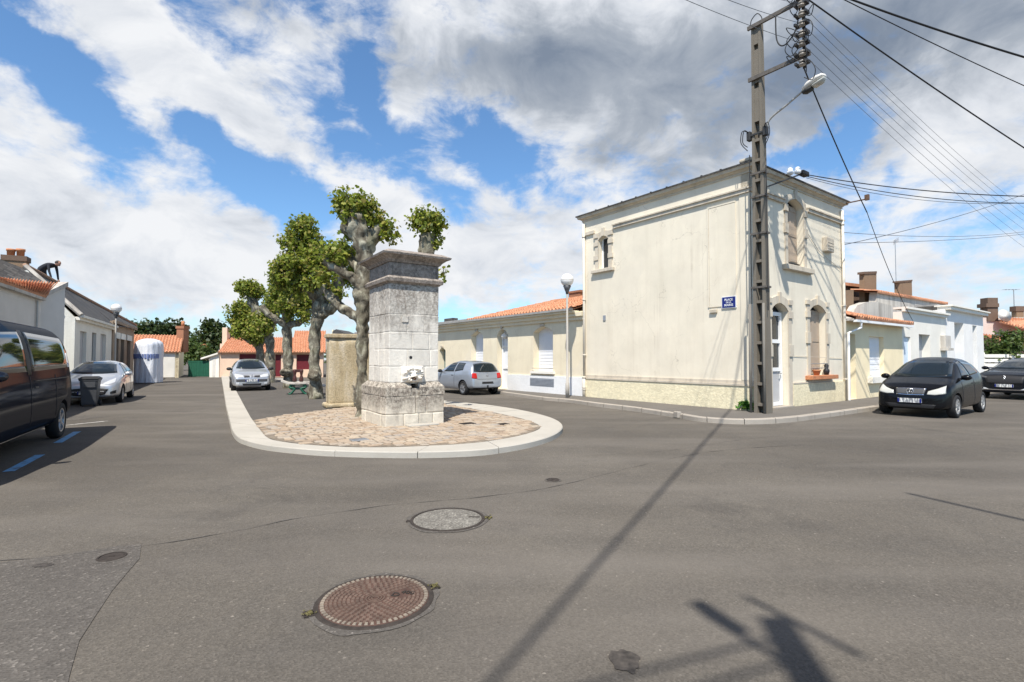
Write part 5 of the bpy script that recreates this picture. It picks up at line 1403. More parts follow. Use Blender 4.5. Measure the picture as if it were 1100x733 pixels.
plane_tree('nearest plane tree, with two leafy stubs rising behind the stone fountain pillar', 12.9, [
    [(389, 451, 0, .24), (389, 435, 0, .17), (389, 400, 0, .155), (389, 365, 0, .155), (389, 345, 0, .18), (391, 322, 0, .26), (391, 300, 0, .27), (391, 284, 0, .24), (391, 268, 0, .25), (386, 252, 0, .33), (379, 236, 0, .31), (373, 226, 0, .20)],
    [(392, 272, 0, .22), (398, 258, .05, .24), (406, 246, .1, .2), (412, 244, .1, .12)],
    [(391, 312, 0, .22), (379, 300, -.1, .16), (367, 291, -.2, .13), (357, 287, -.2, .12), (350, 280, -.2, .14)],
    [(390, 342, 0, .2), (377, 337, .15, .17), (364, 328, .3, .14), (353, 316, .4, .14), (348, 306, .4, .13)],
    [(391, 300, 0, .16), (380, 282, .3, .12), (374, 273, .4, .12)],
    [(392, 322, 0, .22), (412, 314, .6, .2), (438, 303, 1.2, .19), (454, 288, 1.3, .20), (459, 268, 1.3, .27), (459, 252, 1.3, .26)]],
    [(380, 226, 0, .44, .38), (371, 219, 0, .26, .22), (391, 222, 0, .32, .28), (396, 236, .1, .3, .3), (415, 250, .1, .26, .30), (408, 240, .1, .2, .2), (368, 213, 0, .16, .16), (459, 241, 1.3, .42, .34), (449, 237, 1.3, .25, .22), (468, 240, 1.3, .28, .25), (468, 258, 1.3, .16, .25), (476, 296, .8, .1, .14), (358, 276, -.2, .25, .2), (371, 272, .4, .3, .22), (350, 300, .4, .25, .2), (378, 250, .2, .2, .16)],
    .155, 3, 1.15)
plane_tree('second plane tree, just left of the ochre stone block, with the densest crown', 18.6, [
    [(339, 430, 0, .34), (339, 416, 0, .25), (338, 385, 0, .22), (339, 352, 0, .22), (343, 336, 0, .30), (346, 315, 0, .36), (346, 292, 0, .34), (342, 272, 0, .26), (332, 260, 0, .22)],
    [(343, 338, 0, .28), (356, 330, -.1, .26), (362, 312, -.1, .24), (364, 292, -.2, .22), (370, 280, -.2, .2)],
    [(345, 322, 0, .3), (330, 310, -.3, .22), (318, 301, -.4, .2), (309, 296, -.4, .2)],
    [(346, 300, 0, .25), (354, 284, -.4, .2), (353, 272, -.5, .18)],
    [(340, 404, -.05, .24), (336, 402, -.28, .26), (335, 400, -.36, .17)]],
    [(325, 249, 0, .55, .48), (331, 240, 0, .3, .3), (318, 262, -.1, .5, .4), (336, 268, 0, .6, .5), (308, 292, -.4, .62, .5), (322, 285, -.5, .65, .5), (303, 302, -.3, .4, .4), (352, 276, -.5, .6, .48), (366, 272, -.3, .5, .4), (376, 280, -.2, .35, .42), (342, 288, -.6, .5, .42), (330, 304, -.5, .45, .36), (316, 313, -.3, .4, .36), (376, 300, 0, .3, .3), (312, 280, 0, .45, .4), (360, 318, -.4, .3, .25)],
    .17, 5, 1.05)
plane_tree('third plane tree, behind the left end of the park bench', 25.0, [
    [(310, 418, 0, .36), (310, 406, 0, .28), (309, 378, 0, .24), (308, 352, 0, .25), (308, 338, 0, .3), (306, 324, 0, .3), (303, 312, 0, .25)],
    [(308, 350, 0, .26), (299, 344, -.3, .2), (289, 338, -.5, .18), (281, 329, -.6, .18)],
    [(311, 348, 0, .24), (320, 347, -.2, .2), (329, 341, -.3, .2), (333, 333, -.3, .2)],
    [(309, 340, 0, .24), (317, 328, -.4, .22), (319, 316, -.5, .2)],
    [(310, 401, -.1, .26), (306, 399, -.35, .28), (305, 397, -.4, .18)]],
    [(303, 309, 0, .7, .6), (314, 316, -.4, .7, .55), (296, 318, 0, .5, .45), (325, 326, -.3, .55, .5), (333, 326, -.2, .4, .4), (305, 328, -.7, .45, .35), (328, 340, -.4, .3, .3), (314, 336, -.6, .4, .3)],
    .19, 7, .95)
plane_tree('fourth plane tree, behind the right side of the small silver hatchback', 31.0, [
    [(290, 411, 0, .36), (290, 395, 0, .29), (290, 372, 0, .27), (287, 358, 0, .3), (281, 345, 0, .28), (275, 332, 0, .28), (269, 318, 0, .3)],
    [(288, 360, 0, .26), (293, 348, -.2, .24), (297, 334, -.2, .24)]],
    [(268, 312, 0, .75, .62), (276, 315, 0, .5, .45), (261, 309, 0, .4, .35), (296, 326, -.2, .7, .7), (291, 338, -.4, .5, .45), (284, 352, -.6, .55, .45), (277, 343, -.3, .4, .4)],
    .21, 9, .9)
plane_tree('fifth plane tree, farthest in the row, above the roof of the small silver hatchback', 36.0, [
    [(280, 409, 0, .36), (280, 390, 0, .32), (278, 372, 0, .32), (271, 358, 0, .3), (264, 347, 0, .3), (261, 340, 0, .26)],
    [(278, 372, 0, .28), (285, 362, .2, .25), (287, 352, .2, .25)],
    [(276, 368, 0, .28), (268, 366, -.4, .24), (259, 358, -.4, .22)]],
    [(261, 335, 0, .95, .8), (255, 345, 0, .6, .5), (268, 344, -.3, .7, .6), (258, 356, -.4, .7, .55), (270, 358, -.6, .7, .55), (284, 352, .2, .8, .6), (276, 364, -.5, .5, .4)],
    .24, 11, .85)

def bushy(bm, lobes, D, n, size, r_):
    for px, py, dd, rx, rz in lobes:
        tuft(bm, at(px, py, D+dd), rx, rz, n, size, r_)
def far_tree(label, D, lobes, px, base, m='leaf_dark', n=420, size=.42, seed=1, name='tree', group=None, cat='tree'):
    r_ = random.Random(seed); p = at(px, base, D); p.z = 0
    t = thing(name, p, label, cat, group)
    bm = bmesh.new(); top_ = at(px, lobes[0][1], D)
    tube(bm, [p, p.lerp(top_, .5)+Vector((.1, 0, 0)), top_], [.3, .22, .1], 8, True, .2, seed); obj('trunk', bm, M['bark_dark'], t, True)
    bm = bmesh.new(); bushy(bm, lobes, D, n, size, r_); obj('crown', bm, M[m], t); return t
gt = 'dark trees beyond the far houses'
far_tree('wide dark tree rising behind the left end of the far cream house', 62, [(152, 356, 0, 1.7, 1.0), (146, 360, 0, 1.0, 1.0), (162, 356, 0, 1.6, .95), (155, 364, 0, 2, 1)], 154, 398, group=gt, seed=1)
far_tree('dark round tree rising just left of the tall red brick chimney', 64, [(181, 357, 0, 1.6, 1.0), (189, 355, 0, 1.2, .8), (176, 362, 0, 1.2, .9)], 182, 398, group=gt, seed=2)
far_tree('tall dark tree standing left of the salmon house chimney', 66, [(226, 362, 0, 1.3, 1.6), (228, 354, 0, 1.0, .6), (236, 363, 0, 1.3, 1.6), (231, 372, 0, 1.6, 1.4)], 230, 398, group=gt, seed=3, n=520)
far_tree('dark tree peeking over the ridge right of the salmon house chimney', 63, [(250, 364, 0, 1.2, .8), (257, 368, 0, 1.3, .8), (246, 369, 0, 1, .8)], 252, 398, group=gt, seed=4)
far_tree('bright green shrubs spilling over beside the green gate', 52, [(206, 380, 0, 1.0, 1.0), (212, 384, 0, 1.4, .9), (203, 371, 0, .6, .8), (220, 382, 0, 1.0, .8), (216, 378, 0, .8, .5)], 209, 400, 'leaf_hedge', 420, .26, 6, 'shrub', None, 'shrub')
far_tree('low dark hedge line in front of the distant orange roof', 70, [(211, 369, 0, 1.6, .7), (203, 372, 0, 1, .8), (220, 371, 0, 1.2, .6)], 212, 396, group=gt, seed=8)
sh = far_tree('round dark green shrub in front of the pinkish house at the right edge', 32, [(1079, 369, 0, .85, .5), (1068, 375, 0, .6, .45), (1090, 371, 0, .6, .5), (1075, 380, 0, .6, .35), (1086, 362, 0, .5, .3), (1063, 382, 0, .35, .3), (1083, 382, 0, .5, .3)], 1076, 405, 'leaf_hedge', 300, .17, 5, 'shrub', None, 'shrub')
# far woods all round the horizon: one mass
r_ = random.Random(21); bm = bmesh.new()
for k in range(230):
    a = 2*math.pi*k/230+r_.uniform(-.02, .02); dd = r_.uniform(150, 185); hh = r_.uniform(2.6, 4.6)
    c = Vector((math.sin(a)*dd, math.cos(a)*dd, hh*.45))
    for _ in range(26):
        leaf(bm, c+Vector((r_.gauss(0, 2.2), r_.gauss(0, 2.2), r_.uniform(-.45, .55)*hh)), Vector((r_.gauss(0, .6), r_.gauss(0, .6), 1)).normalized(), r_.uniform(1.2, 2.4), r_)
tag(obj('distant_woods', bm, M['leaf_dark']), 'low band of dark woods along the horizon', 'woods', kind='stuff')
# weed at the foot of the pole
r_ = random.Random(4); c = G(803, 441, ZS)
bm = bmesh.new()
for _ in range(120):
    a = r_.uniform(0, 6.28); d = r_.uniform(0, .30); p = c+Vector((math.cos(a)*d, math.sin(a)*d*.7, r_.uniform(.03, .26)*(1-d*1.6)+.03))
    leaf(bm, p, Vector((r_.gauss(0, .6), r_.gauss(-.3, .6), 1)).normalized(), r_.uniform(.07, .15), r_)
for _ in range(14):
    a = r_.uniform(0, 6.28); tube(bm, [c, c+Vector((math.cos(a)*.2, math.sin(a)*.14, .18))], .005, 4)
top('weed_clump', bm, M['weed'], 'bright green weed clump growing at the foot of the concrete pole', 'weed')
for (px, py, s, lab) in ((458.5, 454, .11, 'tiny dark weed tuft at the foot of the fountain pillar'), (629, 424.3, .07, 'tiny weed tuft at the foot of the cream downpipe'), (667, 427.5, .06, 'tiny weed tuft along the roughcast plinth of the corner house')):
    c = G(px, py, ZS); bm = bmesh.new()
    for _ in range(26): leaf(bm, c+Vector((r_.uniform(-s, s), r_.uniform(-s, s)*.5, r_.uniform(0, s*1.2))), Vector((r_.gauss(0, .6), r_.gauss(-.5, .5), .7)).normalized(), s*.5, r_)
    top('weed_tuft', bm, M['leaf_hedge'], lab, 'weed')

# ------------------------------------------------------------------ concrete pole with its arms
PO = G(820, 443.6, ZS)
FPo = Frame(PO, (.59, -.807), (-.807, -.59))
PL = thing('utility_pole', (PO.x, PO.y, ZS), 'tall concrete ladder pole with cross arms and insulators in front of the corner house', 'utility pole')
HP = FPo.inv(818, 25)[1]
wd = lambda z: .37-(z/HP)*.12
td = lambda z: .25-(z/HP)*.09
bm = bmesh.new()
def pole_seg(bm, f0, f1, oz, z0, z1):
    """tapered bar between fractions f0..f1 of the width; oz(z) gives (o0,o1)"""
    b = []; tt = []
    for z, L_ in ((z0, b), (z1, tt)):
        w = wd(z); o0, o1 = oz(z)
        L_ += [FPo.P(w*f0, o0, z), FPo.P(w*f1, o0, z), FPo.P(w*f1, o1, z), FPo.P(w*f0, o1, z)]
    hexa(bm, b, tt)
full = lambda z: (-td(z)/2, td(z)/2)
web = lambda z: (-td(z)/2+.012, -td(z)/2+.05)
pole_seg(bm, -.5, -.25, full, ZS-.1, HP); pole_seg(bm, .25, .5, full, ZS-.1, HP)
obj('post', bm, M['concrete'], PL)
bm = bmesh.new(); pole_seg(bm, -.25, .25, web, ZS-.1, HP-.02); obj('web', bm, M['concrete'], PL)
z = .3; k = 0
while z < HP-.2:
    bm = bmesh.new(); h = .075 if z < HP*.72 else .9
    pole_seg(bm, -.249, .249, lambda q: (-td(q)/2+.01, td(q)/2-.012), z, min(HP-.03, z+h)); obj('rung', bm, M['concrete'], PL)
    z += .54 if z < HP*.72 else 1.05; k += 1
# clamps, pipes
bm = bmesh.new()
for y in (310, 187, 212, 252): 
    zz = FPo.inv(819, y)[1]; FPo.box(bm, -.5*wd(zz)-.05, .5*wd(zz)+.06, td(zz)/2+.004, td(zz)/2+.03, zz, zz+.05); FPo.box(bm, .5*wd(zz)+.006, .5*wd(zz)+.05, -.1, td(zz)/2+.003, zz, zz+.05)
obj('clamp', bm, M['arm'], PL)
ztp = FPo.inv(811, 327)[1]
for tt in (-.245, .125):
    bm = bmesh.new(); tube(bm, [FPo.P(tt, .16, ZS-.02), FPo.P(tt, .16, ztp/2), FPo.P(tt, .145, ztp)], .034, 10); obj('conduit', bm, M['concrete_pale'], PL, True)
bm = bmesh.new()
tube(bm, [FPo.P(.24, .12, z_) for z_ in (ztp-.2, ztp+1.5, 5.4, 6.6)], .012, 6); tube(bm, [FPo.P(-.2, .12, z_) for z_ in (ztp, ztp+1.5, 5.0, 7.0)], .012, 6)
obj('pole_cable', bm, M['cable'], PL)
# arms
tI, zI = FPo.inv(867, 35)
zU = FPo.inv(812, 30)[1]; zU2 = FPo.inv(860, 5)[1]; zLo = FPo.inv(812, 86)[1]; zLo2 = FPo.inv(864, 64)[1]
for za, zb in ((zU, zU), (zLo, zLo)):
    bm = bmesh.new()
    for o0, o1 in ((td(9)/2+.003, td(9)/2+.06),):
        hexa(bm, [FPo.P(-.2, o0, za-.05), FPo.P(tI+.12, o0, zb-.05), FPo.P(tI+.12, o1, zb-.05), FPo.P(-.2, o1, za-.05)], [FPo.P(-.2, o0, za+.05), FPo.P(tI+.12, o0, zb+.05), FPo.P(tI+.12, o1, zb+.05), FPo.P(-.2, o1, za+.05)])
    obj('cross_arm', bm, M['arm'], PL)
oI = td(9)/2+.03
bm = bmesh.new(); FPo.box(bm, tI-.035, tI+.035, oI+.034, oI+.07, zLo-.35, zU+.35); obj('insulator_rack', bm, M['insul_dark'], PL)
nI = 9
zz_ = [zLo-.26+k*(zU-zLo+.55)/(nI-1) for k in range(nI)]
ins = []
for k, zz in enumerate(zz_):
    bm = bmesh.new(); Mx = Matrix.Translation(FPo.P(tI, oI+.16, zz-.07))
    lathe(bm, [(.03, 0), (.072, .02), (.082, .05), (.045, .065), (.05, .08), (.078, .10), (.066, .13), (.03, .145)], 14, Mx)
    o_ = obj('insulator', bm, M['insulator'], PL, True)
    bm = bmesh.new(); FPo.box(bm, tI-.15, tI+.15, oI+.072, oI+.12, zz-.04, zz+.04); FPo.box(bm, tI-.15, tI-.10, oI+.12, oI+.26, zz-.03, zz+.03); FPo.box(bm, tI+.10, tI+.15, oI+.12, oI+.26, zz-.03, zz+.03)
    obj('bracket', bm, M['insul_dark'], o_)
    ins.append(FPo.P(tI, oI+.2, zz))
# jumper loops
r4 = random.Random(5)
for k in range(20):
    z0 = r4.choice(zz_); s = r4.choice((-1, 1)); w_ = r4.uniform(.12, .38); h_ = r4.uniform(-.35, .3)
    p0 = FPo.P(tI, oI+.2, z0); pts = [p0, p0+FPo.a*s*w_*.6+Vector((0, 0, h_*.4+.08))+FPo.n*.05, p0+FPo.a*s*w_+Vector((0, 0, h_))+FPo.n*.08, p0+FPo.a*s*w_*.7+Vector((0, 0, h_-.18)), p0+FPo.a*s*.05+Vector((0, 0, h_-.05))]
    P_, rr = smoothpath(pts, [.010]*5, 6); bm = bmesh.new(); tube(bm, P_, rr, 6); obj('jumper_wire', bm, M['cable'], PL, True)
p0 = FPo.P(tI-.06, oI+.1, zU-.2); pts = [p0, p0+FPo.a*-.12-Vector((0, 0, .55)), p0+FPo.a*-.4-Vector((0, 0, .78)), p0+FPo.a*-.58-Vector((0, 0, .55)), p0+FPo.a*-.6+Vector((0, 0, .1))]
P_, rr = smoothpath(pts, [.017]*5, 8); bm = bmesh.new(); tube(bm, P_, rr, 8); obj('jumper_wire', bm, M['cable'], PL, True)
P_, rr = smoothpath([FPo.P(-.13, .1, zU+.03), FPo.P(-.1, .1, zU+.2), FPo.P(.05, .1, zU+.3), FPo.P(.16, .1, zU+.18), FPo.P(.2, .1, zU+.03)], [.012]*5, 6); bm = bmesh.new(); tube(bm, P_, rr, 6); obj('jumper_wire', bm, M['cable'], PL, True)
# junction clutter below the lamp
zj = FPo.inv(820, 143)[1]
bm = bmesh.new()
for s in (-1, 1): FPo.box(bm, s*.22-.05, s*.22+.05, .0, .14, zj-.12, zj+.12)
FPo.box(bm, -.2, .2, td(8)/2+.004, td(8)/2+.03, zj-.03, zj+.03); bevel(bm, .008, 1); obj('junction_box', bm, M['insul_dark'], PL)
for s in (-1, 1):
    for q in range(2):
        P_, rr = smoothpath([FPo.P(s*.22, .14, zj+.1), FPo.P(s*(.3+.05*q), .2, zj+.15), FPo.P(s*(.34+.05*q), .2, zj-.15), FPo.P(s*.24, .14, zj-.3-.1*q)], [.011]*4, 5); bm = bmesh.new(); tube(bm, P_, rr, 6); obj('jumper_wire', bm, M['cable'], PL, True)
# side bracket over to the house with two white insulators
zk = FPo.inv(824, 193)[1]
# fixed on the door side near the cornice
a_, b_ = FR.inv(847, 188, .25), FR.inv(855, 187, .25)
bm = bmesh.new(); tube(bm, [FPo.P(.1, -.02, zk), FR.P(.35, .3, zk+.03), FR.P(b_[0]+.15, .3, b_[1])], .022, 6); obj('house_bracket', bm, M['insul_dark'], PL)
for q in (a_, b_):
    bm = bmesh.new(); lathe(bm, [(.04, 0), (.09, .03), (.095, .10), (.06, .13), (.08, .17), (.04, .21)], 12, Matrix.Translation(FR.P(q[0], .3, q[1]-.02))); obj('insulator', bm, M['sign_white'], PL, True)
bm = bmesh.new(); FR.box(bm, b_[0]+.12, b_[0]+.5, .24, .42, b_[1]-.02, b_[1]+.12); bevel(bm, .03); obj('splice_box', bm, M['cable'], PL)

# ------------------------------------------------------------------ street lamp on the pole
q0 = FPo.inv(826, 130); 
SLm = thing('street_lamp', FPo.P(.16, .0, q0[1]), 'white street lamp head on a long arm fixed to the concrete pole', 'street lamp')
def FPx(px, py): 
    t, z = FPo.inv(px, py); return FPo.P(t, 0, z)
h0, h1 = FPx(862, 97.5), FPx(887, 82)
bm = bmesh.new(); P_, rr = smoothpath([FPo.P(.17, 0, q0[1]-.35), FPx(826.5, 129), FPx(845, 113), h0.lerp(h1, .15)], [.027]*4, 6); tube(bm, P_, rr, 8); obj('arm', bm, M['zinc'], SLm, True)
ax = (h1-h0).normalized(); sd = FPo.n.copy(); upv = sd.cross(ax).normalized()
if upv.z < 0: upv = -upv
ln = (h1-h0).length
def headpt(f, s, u): return h0+ax*(ln*f)+sd*s+upv*u
def lamp_body(prof):
    bm = bmesh.new(); rings = []
    for f, w, u0, u1 in prof:
        rings.append([bm.verts.new(headpt(f, w*math.cos(a), (u0+u1)/2+(u1-u0)/2*math.sin(a))) for a in [2*math.pi*k/16 for k in range(16)]])
    for A, B in zip(rings, rings[1:]):
        for k in range(16): bm.faces.new((A[k], A[(k+1) % 16], B[(k+1) % 16], B[k]))
    bm.faces.new(rings[0][::-1]); bm.faces.new(rings[-1]); bmesh.ops.recalc_face_normals(bm, faces=bm.faces); return bm
obj('housing', lamp_body([(0, .05, -.04, .04), (.04, .09, -.06, .075), (.3, .13, -.045, .12), (.7, .15, -.03, .13), (.93, .13, -.02, .10), (1.0, .07, .0, .06)]), M['lamp_white'], SLm, True)
obj('socket', lamp_body([(-.02, .06, -.10, -.02), (.1, .10, -.14, -.035), (.38, .11, -.13, -.05), (.4, .09, -.10, -.05)]), M['insul_dark'], SLm, True)
obj('lens', lamp_body([(.41, .08, -.08, -.04), (.5, .12, -.12, -.03), (.8, .125, -.11, -.02), (.97, .08, -.05, -.01)]), M['lens_pale'], SLm, True)

# ------------------------------------------------------------------ globe lamps
def globe_lamp(p, zc, rg, label):
    t = thing('globe_lamp', p, label, 'street lamp', 'white globe lamp posts')
    h = zc-p.z
    bm = bmesh.new(); lathe(bm, [(.075, 0), (.075, .5), (.05, .55), (.042, 1.5), (.038, h-rg-.22), (.04, h-rg-.2)], 14, Matrix.Translation(p)); obj('post', bm, M['zinc'] if False else M['parapet'], t, True)
    bm = bmesh.new(); lathe(bm, [(.045, h-rg-.28), (.06, h-rg-.2), (.10, h-rg-.1), (.15, h-rg*.9), (.05, h-rg*.88)], 14, Matrix.Translation(p)); obj('collar', bm, M['plastic_grey'], t, True)
    bm = bmesh.new(); bmesh.ops.create_uvsphere(bm, u_segments=28, v_segments=18, radius=rg); bmesh.ops.translate(bm, verts=bm.verts, vec=p+Vector((0, 0, h))); obj('globe', bm, M['globe'], t, True)
    bm = bmesh.new(); lathe(bm, [(rg*1.003, h-.012), (rg*1.012, h), (rg*1.003, h+.012)], 28, Matrix.Translation(p), False); obj('seam', bm, M['parapet'], t, True)
p = G(609.6, 427.2, ZS); Dp = p.y
globe_lamp(p, at(609.6, 301, Dp).z, 7.0/553*Dp, 'slender globe lamp post on the pavement in front of the long low house')
p = at(123.2, 400, 26.6); p.z = 0
globe_lamp(p, at(122.5, 331.5, 26.6).z, .24, 'white globe lamp post between the white and the brown part of the slate-roofed house')
# ------------------------------------------------------------------ overhead cables
def cable(label, p0, p1, sag=.2, r=.012, m='cable', group=None, name='overhead_cable', twist=0):
    p0, p1 = Vector(p0), Vector(p1)
    P = []
    n = 30
    for i in range(n+1):
        t = i/n; P.append(p0.lerp(p1, t)-Vector((0, 0, sag*4*t*(1-t))))
    bm = bmesh.new(); tube(bm, P, r, 6)
    return top(name, bm, M[m], label, 'cable', group, True)
A0 = ins[-1]+Vector((0, 0, .1))
cable('thick black twisted cable from the pole head to the upper right edge of the picture', A0, at(1180, 84, 13.0), .12, .026)
cable('thin black cable just above the thick twisted one at the upper right', A0+Vector((.05, .1, .15)), at(1180, 127, 16), .1, .014)
cable('thick black cable slanting down steeply from the pole head across the right sky', ins[-2], at(1200, 221, 17), .15, .020)
gw = 'thin wires running in parallel from the insulators to the right'
far_ = [(1134, 246), (1136, 254), (1138, 262), (1140, 272), (1141, 282), (1142, 292)]
for k, (x, y) in enumerate(far_):
    cable('one of the thin parallel wires running from the insulators to the right', ins[6-k], at(x, y, 34), .5, .0052, 'wire', gw, 'thin_wire')
g2 = 'thin wires crossing the sky at top centre towards the insulators'
for k, (x, y, D) in enumerate(((700, -18, 9.5), (735, -22, 9.0), (780, -20, 9.0))):
    cable('one of the thin wires reaching the insulators from the upper left', ins[2+2*k], at(x-90, y-40+k*3, D-2.0), .1, .006, 'wire', g2, 'thin_wire')
# supply cable hanging from the rack, past the lamp, to the house corner
p_mid = FR.P(LEN_R+.1, .45, FR.inv(920, 224, .45)[1])
BKT = FR.P(LEN_R, .0, FR.inv(907, 224)[1])
cable('black cable dropping from the insulators behind the lamp head to the house edge', ins[0], FR.P(LEN_R+.05, .75, FR.inv(916, 222, .75)[1]), .10, .016)
cable('dark cable running on down from the house edge bracket to the low white house', FR.P(LEN_R+.05, .75, FR.inv(916, 222, .75)[1]), FR.P(12.2, .15, 3.1), .25, .011)
bm = bmesh.new(); z_ = FR.inv(912, 223.5)[1]; tube(bm, [FR.P(LEN_R-.05, .0, z_), FR.P(LEN_R+.05, .78, z_+.02)], .022, 6); FR.box(bm, LEN_R+.0, LEN_R+.10, .70, .82, z_-.02, z_+.16); top('wall_bracket', bm, M['rust'], 'small dark cable bracket sticking out from the right edge of the corner house', 'bracket')
S0 = FR.P(b_[0]+.45, .34, b_[1]+.05)
cable('upper cable of the nearly level bundle leaving the corner house cornice to the right', S0, at(1180, 211, 14.5), .22, .014)
cable('lower cable of the nearly level bundle leaving the corner house cornice to the right', S0-Vector((0, 0, .05)), at(1180, 216, 14.5), .34, .011)
cable('lowest thin cable under the level bundle leaving the corner house cornice', S0-Vector((0, 0, .1)), at(1180, 210, 15), .48, .007, 'wire')
cable('cable rising to the right from behind the corner house above the roofs', FR.P(LEN_R-.3, -2, 5.3), at(1140, 193, 30), .4, .013, 'wire')
cable('faint level wire above the chimneys on the right', FR.P(LEN_R, -.5, 5.6), at(1180, 238, 40), .4, .010, 'wire')
cable('faint sagging wire low over the right-hand roofs', FR.P(LEN_R, -.4, 6.0), at(1180, 231, 36), .7, .009, 'wire')
# cable across the square to a pole behind the viewer (its shadow crosses the road)
F0 = ins[-1]; Rp = Vector((-2.05, -4.9, 9.75))
cable('thick twisted cable passing overhead from the pole head across the square', F0, Rp, .0, .023)
# pole behind the viewer: only its shadow shows at the lower right
def rear_pole(x, y, h, label, ang):
    t = thing('utility_pole', (x, y, 0), label, 'utility pole')
    bm = bmesh.new(); hexa(bm, [(x-.16, y-.12, 0), (x+.16, y-.12, 0), (x+.16, y+.12, 0), (x-.16, y+.12, 0)], [(x-.085, y-.06, h), (x+.085, y-.06, h), (x+.085, y+.06, h), (x-.085, y+.06, h)]); obj('post', bm, M['concrete'], t)
    c, s = math.cos(ang), math.sin(ang)
    for z, l0, l1, of in ((h-.06, -.40, .34, .12), (h-.52, -.62, .52, -.12)):
        px_, py_ = x+s*of, y-c*of
        bm = bmesh.new(); tube(bm, [(px_+c*l0, py_+s*l0, z), (px_+c*l1, py_+s*l1, z)], .026, 6); obj('cross_arm', bm, M['arm'], t)
    bm = bmesh.new(); tube(bm, [(x+s*-.12+c*.20, y-c*-.12+s*.20, h-.40), (x+s*-.12+c*.56, y-c*-.12+s*.56, h-.36)], [.05, .06], 12); obj('insulator', bm, M['insulator'], t, True)
    return t
hr = 9.2
q = G(834, 668); RPx, RPy = q.x-L.x/-L.z*hr, q.y-L.y/-L.z*hr
rear_pole(RPx, RPy, hr, 'concrete pole behind the viewer, seen only by its shadow on the road', R(114))
x_, y_ = Rp.x, Rp.y-.1
for k_ in range(2):
    cable(('upper' if k_ == 0 else 'lower')+' of two cables leaving the pole behind the viewer to the left', (RPx-.1, RPy, hr-.3-.35*k_), (-10.0, -6.2-.2*k_, 8.6-.3*k_), .1, .018)
t = thing('utility_pole', (-10.1, -6.4, 0), 'slim concrete pole behind the viewer on the far left', 'utility pole')
bm = bmesh.new(); tube(bm, [(-10.1, -6.4, 0), (-10.1, -6.4, 8.9)], [.16, .09], 10); obj('post', bm, M['concrete'], t)
bm = bmesh.new(); tube(bm, [(-10.1, -6.4, 8.6), (-10.0, -6.15, 8.6)], .03, 6); obj('hook', bm, M['rust'], t)
t = thing('utility_pole', (x_, y_, 0), 'slim concrete pole behind the viewer carrying the cable across the square', 'utility pole')
bm = bmesh.new(); hexa(bm, [(x_-.15, y_-.12, 0), (x_+.15, y_-.12, 0), (x_+.15, y_+.12, 0), (x_-.15, y_+.12, 0)], [(x_-.09, y_-.07, 9.9), (x_+.09, y_-.07, 9.9), (x_+.09, y_+.07, 9.9), (x_-.09, y_+.07, 9.9)]); obj('post', bm, M['concrete'], t)
bm = bmesh.new(); lathe(bm, [(.03, 0), (.08, .03), (.08, .12), (.03, .15)], 10, Matrix.Translation((x_, y_+.1, 9.66))); obj('insulator', bm, M['insulator'], t, True)

# unseen lamp post added beside the viewer; its arm casts a thin road shadow
t = thing('street_lamp', (4.3, -1.3, 0), 'unseen lamp post added beside the viewer to cast the thin shadow of its arm', 'street lamp')
bm = bmesh.new(); tube(bm, [(4.3, -1.3, 0), (4.3, -1.3, 7.95)], [.09, .05], 10); obj('post', bm, M['zinc'], t)
bm = bmesh.new(); e_ = G(975, 530); e_ = e_-L*(8.1/-L.z); tube(bm, [(4.3, -1.3, 7.9), (e_.x, e_.y, 8.1)], [.035, .03], 8); obj('arm', bm, M['zinc'], t)
# ------------------------------------------------------------------ covers in the road
for (px_, py_, rr_, sd_) in ((403, 645, .405, 1), (481, 558.3, .385, 2), (120, 599, .13, 3), (594, 516, .11, 4)):
    poly_sheet('asphalt_collar', disc_poly(G(px_, py_), rr_, rr_, 60, seed=sd_*3.3, amp=.13), .0042 if px_ != 120 else .0052, M['asphalt_old'])
def rot2(M_, a): return M_ @ Matrix.Rotation(a, 4, 'Z')
def ringmesh(bm, c, r0, r1, z0, z1, n=48):
    Mt = Matrix.Translation(c)
    lathe(bm, [(r0, z0), (r1, z0), (r1, z1), (r0, z1), (r0, z0)], n, Mt, False)
c = G(403, 645); c.z = 0
MC = thing('manhole_cover', c, 'rusty red-brown cast-iron manhole cover with concentric studs', 'manhole cover')
rm = .345
bm = bmesh.new(); lathe(bm, [(rm+.028, .0045), (rm+.02, .009), (.0005, .009)], 48, Matrix.Translation(c), False)
for an in (math.radians(28), math.radians(208)):
    d = Vector((math.cos(an), math.sin(an), 0)); s = Vector((-d.y, d.x, 0))
    p = c+d*(rm+.005); q = c+d*(rm+.085)
    hexa(bm, [p+s*.045+Vector((0, 0, .002)), q+s*.035+Vector((0, 0, .002)), q-s*.035+Vector((0, 0, .002)), p-s*.045+Vector((0, 0, .002))], [p+s*.045+Vector((0, 0, .0085)), q+s*.035+Vector((0, 0, .0085)), q-s*.035+Vector((0, 0, .0085)), p-s*.045+Vector((0, 0, .0085))])
obj('frame', bm, M['cover_dark'], MC)
bm = bmesh.new()
lathe(bm, [(rm-.004, .0091), (rm-.008, .0125), (.0005, .0125)], 48, Matrix.Translation(c), False)
r5 = random.Random(2)
def stud(r, a, dr, da, h):
    pts = []
    for rr, aa in ((r, a-da), (r+dr, a-da), (r+dr, a+da), (r, a+da)): pts.append((c.x+rr*math.cos(aa), c.y+rr*math.sin(aa)))
    m_ = Vector((sum(p[0] for p in pts)/4, sum(p[1] for p in pts)/4))
    hexa(bm, [(x, y, .0126) for x, y in pts], [(m_.x+(x-m_.x)*.8, m_.y+(y-m_.y)*.8, .0126+h) for x, y in pts])
obj('lid', bm, M['cover_base'], MC); bm = bmesh.new()
for rr in (.018, .036, .054): ringmesh(bm, c, rr, rr+.007, .0126, .0165, 32)
